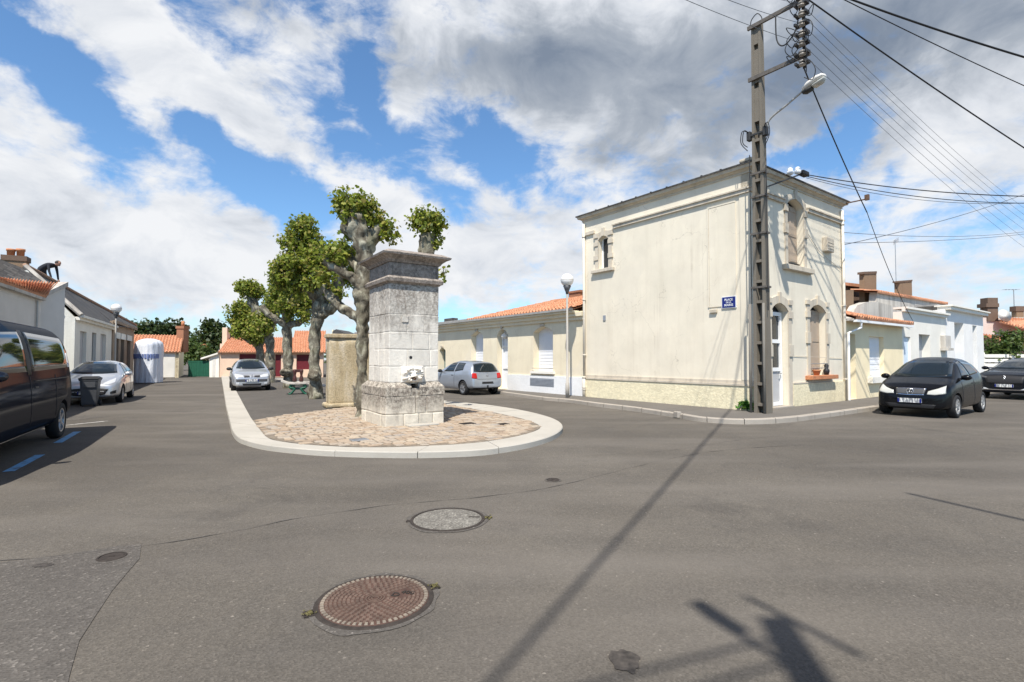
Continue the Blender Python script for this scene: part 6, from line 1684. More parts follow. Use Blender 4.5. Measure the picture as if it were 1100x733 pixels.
r = .075; k = 0
while r < rm-.05:
    n = int(2*math.pi*r/.036)
    for i in range(n):
        a = 2*math.pi*(i+.5*(k % 2))/n
        if .10 < r < .22 and .1 < a < .62: continue
        stud(r, a, .020, .0115/r, .005)
    r += .0265; k += 1
obj('relief', bm, M['cover_rust'], MC)
n = 60; bm = bmesh.new()
for i in range(n): stud(rm-.036, 2*math.pi*i/n, .026, .0105/rm, .0055)
obj('rim_relief', bm, M['cover_worn'], MC)
# cast characters on the lid
def flat_text(body, size, p, ang, z, m, parent):
    cu = bpy.data.curves.new('lettering', 'FONT'); cu.body = body; cu.size = size; cu.align_x = 'CENTER'; cu.align_y = 'CENTER'; cu.extrude = .0025
    to = bpy.data.objects.new('tmp', cu); COL.objects.link(to)
    dg = bpy.context.evaluated_depsgraph_get(); me = bpy.data.meshes.new_from_object(to.evaluated_get(dg)); bpy.data.objects.remove(to)
    bm = bmesh.new(); bm.from_mesh(me); bpy.data.meshes.remove(me)
    bmesh.ops.transform(bm, matrix=Matrix.Translation((p.x, p.y, z)) @ Matrix.Rotation(ang, 4, 'Z'), verts=bm.verts)
    return obj('lettering', bm, m, parent)
flat_text('D', .075, c+Vector((.12, .045, 0)), -.2, .0155, M['cover_dark'], MC)
flat_text('400', .06, c+Vector((.195, .075, 0)), -.2, .0155, M['cover_dark'], MC)
bm = bmesh.new()
for an in (math.radians(28), math.radians(208)):
    d = Vector((math.cos(an), math.sin(an), 0)); p = c+d*(rm+.05)
    for _ in range(40): leaf(bm, p+Vector((r5.gauss(0, .016), r5.gauss(0, .014), .0095+r5.uniform(0, .006))), Vector((r5.gauss(0, .4), r5.gauss(0, .4), 1)).normalized(), .016, r5)
obj('moss', bm, M['moss'], MC)
c = G(481, 558.3); c.z = 0
MC2 = thing('manhole_cover', c, 'pale concrete-filled manhole cover in a dark iron ring', 'manhole cover')
rm = .335
bm = bmesh.new(); lathe(bm, [(rm+.022, .0045), (rm+.018, .011), (rm-.006, .011), (rm-.006, .002)], 48, Matrix.Translation(c), False)
box(bm, c.x+rm-.14, c.x+rm-.03, c.y+.04, c.y+.065, .0082, .0105); box(bm, c.x-rm-.05, c.x-rm+.0, c.y-.09, c.y-.04, .003, .010); obj('ring', bm, M['cover_dark'], MC2)
bm = bmesh.new(); lathe(bm, [(rm-.008, .0045), (rm-.012, .008), (.0005, .009)], 48, Matrix.Translation(c), False); obj('lid', bm, M['cover_concrete'], MC2)
bm = bmesh.new()
for _ in range(40): leaf(bm, c+Vector((rm+.05+r5.gauss(0, .02), .05+r5.gauss(0, .03), .006+r5.uniform(0, .006))), Vector((r5.gauss(0, .4), r5.gauss(0, .4), 1)).normalized(), .018, r5)
obj('moss', bm, M['moss'], MC2)
for px, py, r, lab in ((120, 599, .085, 'small dark round valve cover in the patched asphalt at lower left'), (594, 516, .07, 'small dark round valve cover between the island and the pole')):
    c = G(px, py); c.z = 0
    t = thing('valve_cover', c, lab, 'valve cover')
    bm = bmesh.new(); lathe(bm, [(r+.015, .006), (r+.01, .011), (r-.002, .011), (r-.002, .0065)], 28, Matrix.Translation(c), False); obj('ring', bm, M['cover_dark'], t)
    bm = bmesh.new(); lathe(bm, [(r-.004, .0065), (r-.008, .0095), (.0005, .0095)], 28, Matrix.Translation(c), False); box(bm, c.x-.02, c.x+.02, c.y-.006, c.y+.006, .0096, .013); obj('lid', bm, M['cover_dark'], t)
for px, py, sx, sy, lab in ((386, 473.5, .15, .10, 'pale metal access plate set among the cobbles at the front left'), (502, 456, .17, .11, 'dark metal access plate in the cobbles right of the fountain'), (541, 456.5, .11, .09, 'small dark access plate near the right tip of the island')):
    c = G(px, py, ZI); bm = bmesh.new(); box(bm, -sx, sx, -sy, sy, 0, .026); bevel(bm, .006, 1)
    for k in range(5): box(bm, -sx*.8, sx*.8, -sy*.8+k*sy*.38, -sy*.8+k*sy*.38+.012, .0262, .030)
    bmesh.ops.rotate(bm, verts=bm.verts, cent=(0, 0, 0), matrix=Matrix.Rotation(.6, 3, 'Z')); bmesh.ops.translate(bm, verts=bm.verts, vec=(c.x, c.y, ZI))
    top('access_plate', bm, M['steel'] if px < 400 else M['cover_dark'], lab, 'access plate')

# ------------------------------------------------------------------ wheelie bin
c = G(96.5, 436.5); FBn = Frame(c, LAT3, (LAT3.y, -LAT3.x))
BN = thing('wheelie_bin', (c.x, c.y, 0), 'dark grey wheelie bin standing in front of the silver car on the left', 'bin')
def tap(F, w0, d0, z0, w1, d1, z1, oc=0):
    return ([F.P(-w0, oc+d0, z0), F.P(w0, oc+d0, z0), F.P(w0, oc-d0, z0), F.P(-w0, oc-d0, z0)], [F.P(-w1, oc+d1, z1), F.P(w1, oc+d1, z1), F.P(w1, oc-d1, z1), F.P(-w1, oc-d1, z1)])
bm = bmesh.new(); hexa(bm, *tap(FBn, .185, .19, .06, .235, .26, .82)); bevel(bm, .02); hexa(bm, *tap(FBn, .25, .275, .82, .255, .28, .875)); FBn.box(bm, -.17, .17, .24, .275, .62, .80); obj('body', bm, M['plastic_grey'], BN)
bm = bmesh.new(); hexa(bm, *tap(FBn, .275, .30, .877, .265, .29, .915)); hexa(bm, *tap(FBn, .255, .28, .914, .19, .2, .965)); bevel(bm, .01, 1); obj('lid', bm, M['plastic_black'], BN)
bm = bmesh.new(); tube(bm, [FBn.P(-.24, -.33, .86), FBn.P(.24, -.33, .86)], .018, 8); obj('handle', bm, M['plastic_black'], BN)
for s in (-1, 1):
    bm = bmesh.new(); a = FBn.P(s*.21, -.16, .1); b = FBn.P(s*.265, -.16, .1); tube(bm, [a, b], .10, 18); obj('wheel', bm, M['rubber'], BN)
for s in (-1, 1):
    bm = bmesh.new(); FBn.box(bm, s*.15-.03, s*.15+.03, .12, .19, 0, .062); obj('foot', bm, M['plastic_black'], BN)

# ------------------------------------------------------------------ plastic-wrapped bundle
c = G(159.5, 411.5)
WB = thing('wrapped_bundle', (c.x, c.y, 0), 'tall plastic-wrapped white bundle with a blue printed band beside the far cream house', 'bundle')
hB = at(160, 364, c.y).z; rx = 12.2/553*c.y*.93
bm = bmesh.new(); n = 72; rings = []
for j in range(31):
    f = j/30; z = .04+f*(hB-.04)
    sh_ = 1.0 if f < .86 else math.sqrt(max(0, 1-((f-.86)/.145)**2))*.96+.03
    ring = []
    for k in range(n):
        a = 2*math.pi*k/n
        ca_, sa_ = math.cos(a), math.sin(a)
        e = (abs(ca_)**3.2+abs(sa_)**3.2)**(-1/3.2)
        ple = 1+.022*math.sin(a*15+2*noise.noise(Vector((ca_*2, sa_*2, z*.7))))+.05*noise.noise(Vector((ca_*2.5, sa_*2.5, z*1.3)))
        ring.append(bm.verts.new((c.x+ca_*e*rx*sh_*ple, c.y+sa_*e*rx*sh_*ple, z)))
    rings.append(ring)
band = []
for A, B in zip(rings, rings[1:]):
    for k in range(n): bm.faces.new((A[k], A[(k+1) % n], B[(k+1) % n], B[k]))
bm.faces.new(rings[-1])
obj('wrapping', bm, M['wrap'], WB, True)
z0, z1 = at(160, 386, c.y).z, at(160, 380.5, c.y).z
bm = bmesh.new()
r6 = random.Random(8)
for k in range(15):                        # broken band of blue print, illegible at this distance
    a0 = -math.pi*.98+k*math.pi*.93/15; a1 = a0+math.pi*.93/15*r6.uniform(.55, .9)
    pts = []
    for a in (a0, (a0+a1)/2, a1):
        ca_, sa_ = math.cos(a), math.sin(a); e = (abs(ca_)**3.2+abs(sa_)**3.2)**(-1/3.2)*rx*1.075
        pts.append((c.x+ca_*e, c.y+sa_*e))
    zb_ = z0+r6.uniform(0, .06)
    for p, q in zip(pts, pts[1:]): hexa(bm, [(p[0], p[1], zb_), (q[0], q[1], zb_), (q[0], q[1]+.05, zb_), (p[0], p[1]+.05, zb_)], [(p[0], p[1], z1), (q[0], q[1], z1), (q[0], q[1]+.05, z1), (p[0], p[1]+.05, z1)])
obj('printed_band', bm, M['wrap_blue'], WB)
FW = Frame(G(157, 411), (.95, .3), (.3, -.95))
bm = bmesh.new(); hexa(bm, [FW.P(-.75, .55, .06), FW.P(.62, .45, .0), FW.P(.62, .38, .0), FW.P(-.75, .5, .06)], [FW.P(-.75, .2, .5), FW.P(.62, .2, .38), FW.P(.62, .14, .38), FW.P(-.75, .14, .5)])
top('white_board', bm, M['shutter_white'], 'white board leaning against the foot of the wrapped bundle', 'board')
c2 = G(146.5, 409.5); bm = bmesh.new()
box(bm, c2.x-.55, c2.x+.35, c2.y-.2, c2.y+.3, 0, .22); bevel(bm, .03); box(bm, c2.x-.5, c2.x-.05, c2.y-.15, c2.y+.2, .221, .36)
top('rubble_pile', bm, M['red_plastic'], 'low faded red stack of building material left of the wrapped bundle', 'building material')

# ------------------------------------------------------------------ park bench between the trees
c = G(320, 423.5, ZI)
FBe = Frame(c, (.94, .34), (.34, -.94))
BE = thing('park_bench', (c.x, c.y, ZI), 'low bench with grey seat on dark green iron legs between two plane trees', 'bench')
k_ = c.y/553
bm = bmesh.new()
hw = 16.5*k_
zs_ = at(320, 410.5, c.y).z
pts = [(-hw, zs_+.10), (-hw*.6, zs_), (0, zs_-.02), (hw*.6, zs_), (hw, zs_+.08)]
for (a, za), (b, zb) in zip(pts, pts[1:]):
    hexa(bm, [FBe.P(a, .25, za-.07), FBe.P(b, .25, zb-.07), FBe.P(b, -.3, zb-.07), FBe.P(a, -.3, za-.07)], [FBe.P(a, .25, za), FBe.P(b, .25, zb), FBe.P(b, -.3, zb), FBe.P(a, -.3, za)])
obj('seat', bm, M['parapet'], BE)
for s in (-1, 1):
    for o in (.18, -.24):
        bm = bmesh.new(); P_, rr = smoothpath([FBe.P(s*hw*.25, o, zs_-.08), FBe.P(s*hw*.5, o, zs_-.2), FBe.P(s*hw*.2, o, ZI+.22), FBe.P(s*hw*.42, o, ZI+.03), FBe.P(s*hw*.55, o, ZI+.03)], [.04, .035, .045, .04, .04], 6); tube(bm, P_, rr, 8); obj('leg', bm, M['green_gate'], BE, True)
bm = bmesh.new(); FBe.box(bm, -hw*.5, hw*.5, -.27, .2, zs_-.13, zs_-.075); FBe.box(bm, -hw*.45, hw*.45, -.06, .0, ZI+.18, ZI+.24); obj('frame', bm, M['green_gate'], BE)
zt_ = at(320, 397, c.y).z
for tt in (-3.6*k_, 3.0*k_):
    bm = bmesh.new(); h = zt_-zs_; lathe(bm, [(.07, 0), (.085, h*.15), (.07, h*.35), (.045, h*.5), (.05, h*.6), (.075, h*.8), (.075, h*.95), (.05, h)], 14, Matrix.Translation(FBe.P(tt, -.2, zs_))); obj('back_post', bm, M['dark_wood'], BE, True)
bm = bmesh.new(); FBe.box(bm, -4.4*k_, 3.8*k_, -.24, -.16, zt_-.12, zt_-.004); bevel(bm, .01, 1); obj('back_rail', bm, M['dark_wood'], BE)

# ------------------------------------------------------------------ worker on the roof
def skin_body(name, V, E, Rr, m, parent, loc, rootv=0, sub=2):
    me = bpy.data.meshes.new(name); me.from_pydata(V, E, [])
    o = bpy.data.objects.new('tmp', me); COL.objects.link(o)
    md = o.modifiers.new('s', 'SKIN')
    for i, v in enumerate(me.skin_vertices[0].data):
        v.radius = (Rr[i], Rr[i]*.85); v.use_root = (i == rootv)
    sm = o.modifiers.new('u', 'SUBSURF'); sm.levels = sub; sm.render_levels = sub
    dg = bpy.context.evaluated_depsgraph_get(); me2 = bpy.data.meshes.new_from_object(o.evaluated_get(dg)); bpy.data.objects.remove(o)
    me2.materials.clear(); me2.materials.append(m); me2.name = name
    me2.polygons.foreach_set('use_smooth', [True]*len(me2.polygons))
    r = bpy.data.objects.new(name, me2); COL.objects.link(r); r.parent = parent
    return r
foot = on(49.5, 298, 23.6)+Vector((-.35, .25, -.42))
PS = thing('person', foot, 'person in dark clothes bending forward on the slate roof ridge', 'person')
# x: along the ridge towards the right, feet at the origin; bending forward with the head to the right
V = [(-.10, 0, .78), (-.02, 0, .92), (.22, 0, 1.02), (.42, 0, 1.04), (.52, 0, 1.06),              # pelvis..neck
     (-.08, .10, .74), (.02, .13, .40), (-.08, .13, .06), (.10, .14, .02),                           # left leg
     (-.14, -.10, .74), (-.20, -.13, .40), (-.30, -.13, .06), (-.14, -.14, .02),                       # right leg
     (.40, .19, 1.02), (.44, .22, .74), (.50, .2, .48), (.52, .2, .36),                               # left arm
     (.40, -.19, 1.02), (.44, -.22, .74), (.52, -.2, .48), (.54, -.2, .36)]
E = [(0, 1), (1, 2), (2, 3), (3, 4), (0, 5), (5, 6), (6, 7), (7, 8), (0, 9), (9, 10), (10, 11), (11, 12), (3, 13), (13, 14), (14, 15), (15, 16), (3, 17), (17, 18), (18, 19), (19, 20)]
Rr = [.16, .16, .17, .15, .07, .11, .08, .055, .045, .11, .08, .055, .045, .075, .055, .045, .04, .075, .055, .045, .04]
skin_body('clothed_body', V, E, Rr, M['cloth_dark'], PS, foot)
bm = bmesh.new(); bmesh.ops.create_uvsphere(bm, u_segments=18, v_segments=14, radius=.11)
for v in bm.verts:
    v.co.x *= 1.0; v.co.y *= .82; v.co.z *= 1.2
    if v.co.x > .08 and abs(v.co.y) < .03 and -.04 < v.co.z < .03: v.co.x += .03
bmesh.ops.rotate(bm, verts=bm.verts, cent=(0, 0, 0), matrix=Matrix.Rotation(.9, 3, 'Y')); bmesh.ops.translate(bm, verts=bm.verts, vec=(.66, 0, 1.10)); obj('head', bm, M['skin'], PS, True, True)
bm = bmesh.new(); bmesh.ops.create_uvsphere(bm, u_segments=16, v_segments=12, radius=.118)
for v in list(bm.verts):
    if v.co.z < -.02 or v.co.x > .09: bm.verts.remove(v)
bmesh.ops.translate(bm, verts=bm.verts, vec=(.655, 0, 1.125)); obj('hair', bm, M['hair'], PS, True, True)
for s in (1, -1):
    bm = bmesh.new(); b0 = Vector((.53, s*.2, .36))
    tube(bm, [b0, b0+Vector((.02, 0, -.09))], [.035, .042], 8)
    for q in range(4): tube(bm, [b0+Vector((.02, -.03+q*.02, -.08)), b0+Vector((.04, -.034+q*.022, -.13)), b0+Vector((.065, -.034+q*.022, -.16+.008*abs(q-1)))], [.0095, .009, .007], 6)
    tube(bm, [b0+Vector((.02, -s*.03, -.03)), b0+Vector((.05, -s*.05, -.07)), b0+Vector((.07, -s*.04, -.10))], [.012, .010, .008], 6)
    obj('hand', bm, M['skin'], PS, True, True)
# ------------------------------------------------------------------ cars
def car(name, label, group, front, heading, S, zg=0.0, at_rear=False):
    """front: ground point under the middle of the front bumper (or of the rear one); local x points forward, 0 at mid length"""
    Lc, Wh, H = S['L'], S['W']/2, S['H']
    h = Vector((heading[0], heading[1])).normalized()
    c = Vector((front[0], front[1]))+h*(Lc/2 if at_rear else -Lc/2)
    t = thing(name, (c.x, c.y, zg), label, S.get('cat', 'car'), group, math.atan2(h.y, h.x))
    top_, belt, half, low = S['top'], S['belt'], S['half'], S['low']
    Wr = S.get('roofw', .66)
    xs = sorted(set([p[0] for p in top_]+[p[0] for p in half]+[i*Lc/30 for i in range(31)]))
    xs = [x for i, x in enumerate(xs) if i == 0 or x-xs[i-1] > .035]
    bm = bmesh.new(); rings = []
    for x in xs:
        zt = interp(top_, x); bl = interp(belt, x); w = interp(half, x)*Wh; zb = interp(low, x)
        if zt <= bl+.03:
            zs = zt-.055; p6 = (w*.84, zt-.018); p7 = (w*.45, zt)
        else:
            f = min(1, (zt-bl)/(H-bl)); zs = bl-.055*(1-f)
            p6 = (w*(.88*(1-f)+Wr*f+.07*f*(1-f)), zt-.018-.05*f); p7 = (w*(.46*(1-f)+.42*f), zt-.006*f)
        mid = zb+(zs-zb)*.52
        half_ = [(0, zb), (w*.78, zb), (w*.955, zb+.05), (w, zb+(zs-zb)*.28), (w*1.0, mid), (w*.985, zb+(zs-zb)*.8), (w*.955, zs), p6, p7, (0, zt+.012)]
        ring = [bm.verts.new((Lc/2-x, y, z)) for y, z in half_]
        ring += [bm.verts.new((Lc/2-x, -y, z)) for y, z in half_[-2:0:-1]]
        rings.append(ring)
    n = len(rings[0])
    for A, B in zip(rings, rings[1:]):
        for k in range(n): bm.faces.new((A[k], A[(k+1) % n], B[(k+1) % n], B[k]))
    bm.faces.new(rings[0]); bm.faces.new(rings[-1][::-1])
    bmesh.ops.recalc_face_normals(bm, faces=bm.faces)
    me = bpy.data.meshes.new('b'); bm.to_mesh(me); bm.free()
    o = bpy.data.objects.new('tmp', me); COL.objects.link(o)
    sm = o.modifiers.new('u', 'SUBSURF'); sm.levels = 2; sm.render_levels = 2
    bpy.context.view_layer.update()
    dg = bpy.context.evaluated_depsgraph_get(); me2 = bpy.data.meshes.new_from_object(o.evaluated_get(dg)); bpy.data.objects.remove(o)
    bm = bmesh.new(); bm.from_mesh(me2); tree = BVHTree.FromBMesh(bm); bm.free()
    # wheel wells
    rw = S['rw']; axles = [Lc/2-S['fo'], -Lc/2+S['ro']]
    cb = bmesh.new()
    for ax in axles:
        for s in (-1, 1):
            tube(cb, [(ax, s*(Wh-.24), rw), (ax, s*(Wh+.3), rw)], rw+.055, 32)
    cm = bpy.data.meshes.new('c'); cb.normal_update(); bmesh.ops.recalc_face_normals(cb, faces=cb.faces); cb.to_mesh(cm); cb.free()
    me2.materials.clear(); me2.materials.append(M[S['paint']]); me2.materials.append(M['plastic_black'])
    cm.materials.append(M[S['paint']]); cm.materials.append(M['plastic_black'])
    for p in cm.polygons: p.material_index = 1
    bo = bpy.data.objects.new('body', me2); COL.objects.link(bo); co = bpy.data.objects.new('cut', cm); COL.objects.link(co)
    bmod = bo.modifiers.new('w', 'BOOLEAN'); bmod.object = co; bmod.operation = 'DIFFERENCE'; bmod.solver = 'EXACT'
    bpy.context.view_layer.update()
    dg = bpy.context.evaluated_depsgraph_get(); me3 = bpy.data.meshes.new_from_object(bo.evaluated_get(dg))
    bo.modifiers.clear(); bo.data = me3; me3.name = 'body'
    bpy.data.objects.remove(co)
    me3.polygons.foreach_set('use_smooth', [True]*len(me3.polygons))
    try: me3.set_sharp_from_angle(angle=R(38))
    except Exception: pass
    bo.parent = t; parent_body = bo
    def cast(axis, u, v):
        """axis: F front, B back, L left, Rr right, T top"""
        if axis == 'F': oo, dd = Vector((Lc, u, v)), Vector((-1, 0, 0))
        elif axis == 'B': oo, dd = Vector((-Lc, u, v)), Vector((1, 0, 0))
        elif axis == 'L': oo, dd = Vector((u, 3, v)), Vector((0, -1, 0))
        elif axis == 'R': oo, dd = Vector((u, -3, v)), Vector((0, 1, 0))
        else: oo, dd = Vector((u, v, 4)), Vector((0, 0, -1))
        loc, nr, i, d = tree.ray_cast(oo, dd)
        if loc is None:
            loc, nr, i, d = tree.find_nearest(oo+dd*(Lc-Lc*.45 if axis in 'FB' else 2.2))
        return loc, nr
    def patch(nm, axis, lo, hi, m, off=.006, nu=14, nv=6, parent=None, th=.012):
        """lo, hi: two polylines (u,v) with as many points; the strip between them is laid on the body"""
        b = bmesh.new(); g = []
        def along(P, f):
            k = f*(len(P)-1); i = min(int(k), len(P)-2); r = k-i
            return (P[i][0]+(P[i+1][0]-P[i][0])*r, P[i][1]+(P[i+1][1]-P[i][1])*r)
        def sample(a_, b_, f):
            return (a_[0]+(b_[0]-a_[0])*f, a_[1]+(b_[1]-a_[1])*f)
        inn = []
        for j in range(nv+1):
            row = []; ri = []
            for i in range(nu+1):
                u, v = sample(along(lo, i/nu), along(hi, i/nu), j/nv)
                l_, nn = cast(axis, u, v)
                row.append(b.verts.new(l_+nn*off)); ri.append(l_-nn*th)
            g.append(row); inn.append(ri)
        for j in range(nv):
            for i in range(nu): b.faces.new((g[j][i], g[j][i+1], g[j+1][i+1], g[j+1][i]))
        edge = [(0, i) for i in range(nu)]+[(j, nu) for j in range(nv)]+[(nv, i) for i in range(nu, 0, -1)]+[(j, 0) for j in range(nv, 0, -1)]
        sk = [b.verts.new(inn[j][i]) for j, i in edge]
        for k in range(len(edge)):
            a = edge[k]; c_ = edge[(k+1) % len(edge)]
            b.faces.new((g[a[0]][a[1]], sk[k], sk[(k+1) % len(edge)], g[c_[0]][c_[1]]))
        bmesh.ops.recalc_face_normals(b, faces=b.faces)
        return obj(nm, b, M[m], parent or t, True, True)
    def mir(P): return [(-u, v) for u, v in P]
    for nm, axis, lo, hi, m, mirror in S['patches']:
        if mirror == 'side':           # same on both flanks
            patch(nm, 'L', lo, hi, m); patch(nm, 'R', lo, hi, m)
        elif mirror:
            patch(nm, axis, lo, hi, m); patch(nm, axis, mir(lo), mir(hi), m)
        else: patch(nm, axis, lo, hi, m)
    # wheels
    for ax in axles:
        for s in (-1, 1):
            b = bmesh.new(); Mw = Matrix.Translation((ax, s*(Wh-.115), rw)) @ Matrix.Rotation(R(-90*s), 4, 'X')
            tw = .095; ri = rw*.66
            lathe(b, [(ri, -tw), (rw*.93, -tw), (rw, -tw*.6), (rw, tw*.6), (rw*.94, tw*.98), (rw*.80, tw*1.03), (ri, tw*.9), (ri*.97, tw*.4)], 36, Mw, False)
            wo = obj('wheel', b, M['rubber'], t, True, True)
            b = bmesh.new()
            lathe(b, [(ri*.99, tw*.5), (ri*1.0, tw*.93), (ri*.90, tw*.88), (ri*.86, tw*.2), (.001, tw*.2)], 32, Mw, False)
            ns = S.get('spokes', 7)
            for k in range(ns):
                a = 2*math.pi*k/ns; ca, sa = math.cos(a), math.sin(a)
                def sp(r, q, z): return Mw @ Vector((ca*r-sa*q, sa*r+ca*q, z))
                w0, w1 = ri*.15, ri*.13
                hexa(b, [sp(.02, -w0, tw*.25), sp(ri*.92, -w1, tw*.25), sp(ri*.92, w1, tw*.25), sp(.02, w0, tw*.25)], [sp(.02, -w0*.8, tw*.75), sp(ri*.92, -w1*.8, tw*.85), sp(ri*.92, w1*.8, tw*.85), sp(.02, w0*.8, tw*.75)])
            lathe(b, [(ri*.24, tw*.3), (ri*.24, tw*.82), (ri*.1, tw*.86), (.001, tw*.86)], 18, Mw, False)
            rim = obj('rim', b, M[S.get('rim', 'alloy')], wo, False, True)
    # mirrors
    mx, mz = S['mirror']
    for s in (-1, 1):
        b = bmesh.new()
        bmesh.ops.create_uvsphere(b, u_segments=16, v_segments=10, radius=1)
        for v in b.verts:
            v.co = Vector((v.co.x*.075*(1.2 if v.co.x > 0 else .6), v.co.y*.115, v.co.z*.075))+Vector((mx, s*(Wh+.05), mz))
        tube(b, [(mx-.0, s*(Wh-.14), mz-.05), (mx, s*(Wh+.0), mz-.03)], .028, 6)
        obj('mirror', b, M[S.get('mirror_paint', S['paint'])], t, True, True)
    # plate
    for axis, key in (('F', 'fplate'), ('B', 'rplate')):
        if key in S:
            z = S[key]; y0 = S.get(key+'_y', 0)
            l_, nn = cast(axis, y0, z); s = 1 if axis == 'F' else -1
            b = bmesh.new(); box(b, min(l_.x, l_.x+s*.03)-.005, max(l_.x, l_.x+s*.03), y0-.26, y0+.26, z-.055, z+.055)
            obj('number_plate', b, M['plate'] if S.get('plate_light', True) else M['plastic_black'], t, False, True)
            b = bmesh.new(); x_ = l_.x+s*.032
            for e in (-1, 1): box(b, min(x_-.003, x_), max(x_-.003, x_)+.001, y0+e*.24-.02, y0+e*.24+.02, z-.052, z+.052)
            obj('plate_band', b, M['sign_blue'], bpy.data.objects[[o_.name for o_ in t.children if o_.name.startswith('number_plate')][-1]], False, True)
    # emblem
    for axis, z, kind, r in S.get('emblems', ()):
        l_, nn = cast(axis, 0, z); s = 1 if axis == 'F' else -1
        b = bmesh.new(); x_ = l_.x+s*.025
        def bar(y0, z0, y1, z1, w=.009):
            tube(b, [(x_, y0, z+z0), (x_, y1, z+z1)], w, 6)
        if kind in ('ring3', 'ringvw'):
            P_ = [(x_, r*math.cos(2*math.pi*k/24), z+r*math.sin(2*math.pi*k/24)) for k in range(25)]; tube(b, P_, r*.12, 6)
        if kind == 'ring3':
            for a in (90, 210, 330): bar(0, 0, r*math.cos(R(a)), r*math.sin(R(a)), r*.09)
        elif kind == 'ringvw':
            for q in (-1, 1): bar(q*r*.45, r*.85, 0, r*.1, r*.09); bar(q*r*.85, r*.2, q*r*.38, -r*.85, r*.09); bar(q*r*.38, -r*.85, 0, -r*.1, r*.09)
        elif kind == 'diamond':
            for q in (-1, 1): bar(0, r*1.25, q*r*.8, 0, r*.2); bar(q*r*.8, 0, 0, -r*1.25, r*.2)
        else:                                          # small upright beast outline
            bar(-r*.3, -r, 0, r*.2, r*.22); bar(0, r*.2, -r*.1, r, r*.2); bar(r*.4, -r, 0, -r*.1, r*.18); bar(0, r*.3, r*.6, r*.5, r*.14); bar(0, -.1*r, r*.5, .1*r, r*.12)
        obj('emblem', b, M['chrome'], t, True, True)
    for f in S.get('extra', ()): f(t, cast, patch)
    return t
def seam_side(x, z0, z1, Lc): return ('door_seam', 'L', [(x, z0), (x+.008, z0)], [(x, z1), (x+.008, z1)], 'plastic_black', 'side')
def handles(x, z): return ('door_handle', 'L', [(x-.09, z), (x+.09, z)], [(x-.09, z+.03), (x+.09, z+.03)], 'plastic_black', 'side')

# small silver hatchback 1 (left, behind the bin)
L_ = 4.03
X = lambda d: L_/2-d            # distance from the front to local x
hatch = dict(L=L_, W=1.75, H=1.47, rw=.305, fo=.84, ro=.66, spokes=8,
    top=[(0, .56), (.04, .66), (.16, .76), (.45, .86), (.98, 1.0), (1.25, 1.14), (1.9, 1.42), (2.4, 1.47), (3.1, 1.44), (3.55, 1.36), (3.75, 1.16), (3.9, .95), (3.98, .80), (4.03, .58)],
    belt=[(0, .85), (.9, .93), (2.4, .97), (4.03, 1.02)], half=[(0, .70), (.08, .82), (.3, .92), (.7, .98), (1.2, 1), (3.2, 1), (3.7, .95), (3.95, .86), (4.03, .74)],
    low=[(0, .24), (.5, .19), (3.4, .20), (4.03, .30)], mirror=(X(1.42), 1.0), paint='p_silver', fplate=.40, emblems=[('F', .66, 'beast', .07)], plate_light=True,
    patches=[('windshield', 'F', [(-.64, 1.03), (-.3, 1.005), (0, 1.0), (.3, 1.005), (.64, 1.03)], [(-.50, 1.385), (-.25, 1.405), (0, 1.41), (.25, 1.405), (.50, 1.385)], 'car_glass', False),
             ('side_window', 'L', [(X(1.55), .99), (X(2.15), 1.0)], [(X(1.98), 1.34), (X(2.15), 1.37)], 'car_glass', 'side'),
             ('side_window', 'L', [(X(2.22), 1.0), (X(3.3), 1.05)], [(X(2.22), 1.375), (X(3.15), 1.33)], 'car_glass', 'side'),
             ('headlight', 'F', [(.42, .64), (.56, .66), (.72, .72)], [(.40, .70), (.55, .80), (.70, .88)], 'lens', True),
             ('grille', 'F', [(-.46, .34), (-.3, .30), (0, .29), (.3, .30), (.46, .34)], [(-.55, .50), (-.3, .545), (0, .55), (.3, .545), (.55, .50)], 'plastic_black', False),
             ('bumper_bar', 'F', [(-.5, .415), (0, .405), (.5, .415)], [(-.5, .445), (0, .44), (.5, .445)], 'p_silver', False),
             ('fog_light', 'F', [(.60, .34), (.74, .36)], [(.60, .42), (.75, .47)], 'plastic_black', True),
             seam_side(X(1.35), .3, .95, L_), seam_side(X(2.5), .3, .97, L_), handles(X(2.35), .82),
             ('rear_window', 'B', [(-.5, 1.0), (.5, 1.0)], [(-.45, 1.3), (.45, 1.3)], 'car_glass', False), ('taillight', 'B', [(.5, .7), (.66, .7)], [(.5, .95), (.66, .95)], 'lens_red', True)])
q = at(93.5, 432, 17.15)
gc = 'parked cars around the square'
car('parked_car', 'silver hatchback with wide black grille parked behind the wheelie bin', gc, (q.x, q.y), (-D3.x, -D3.y), hatch)

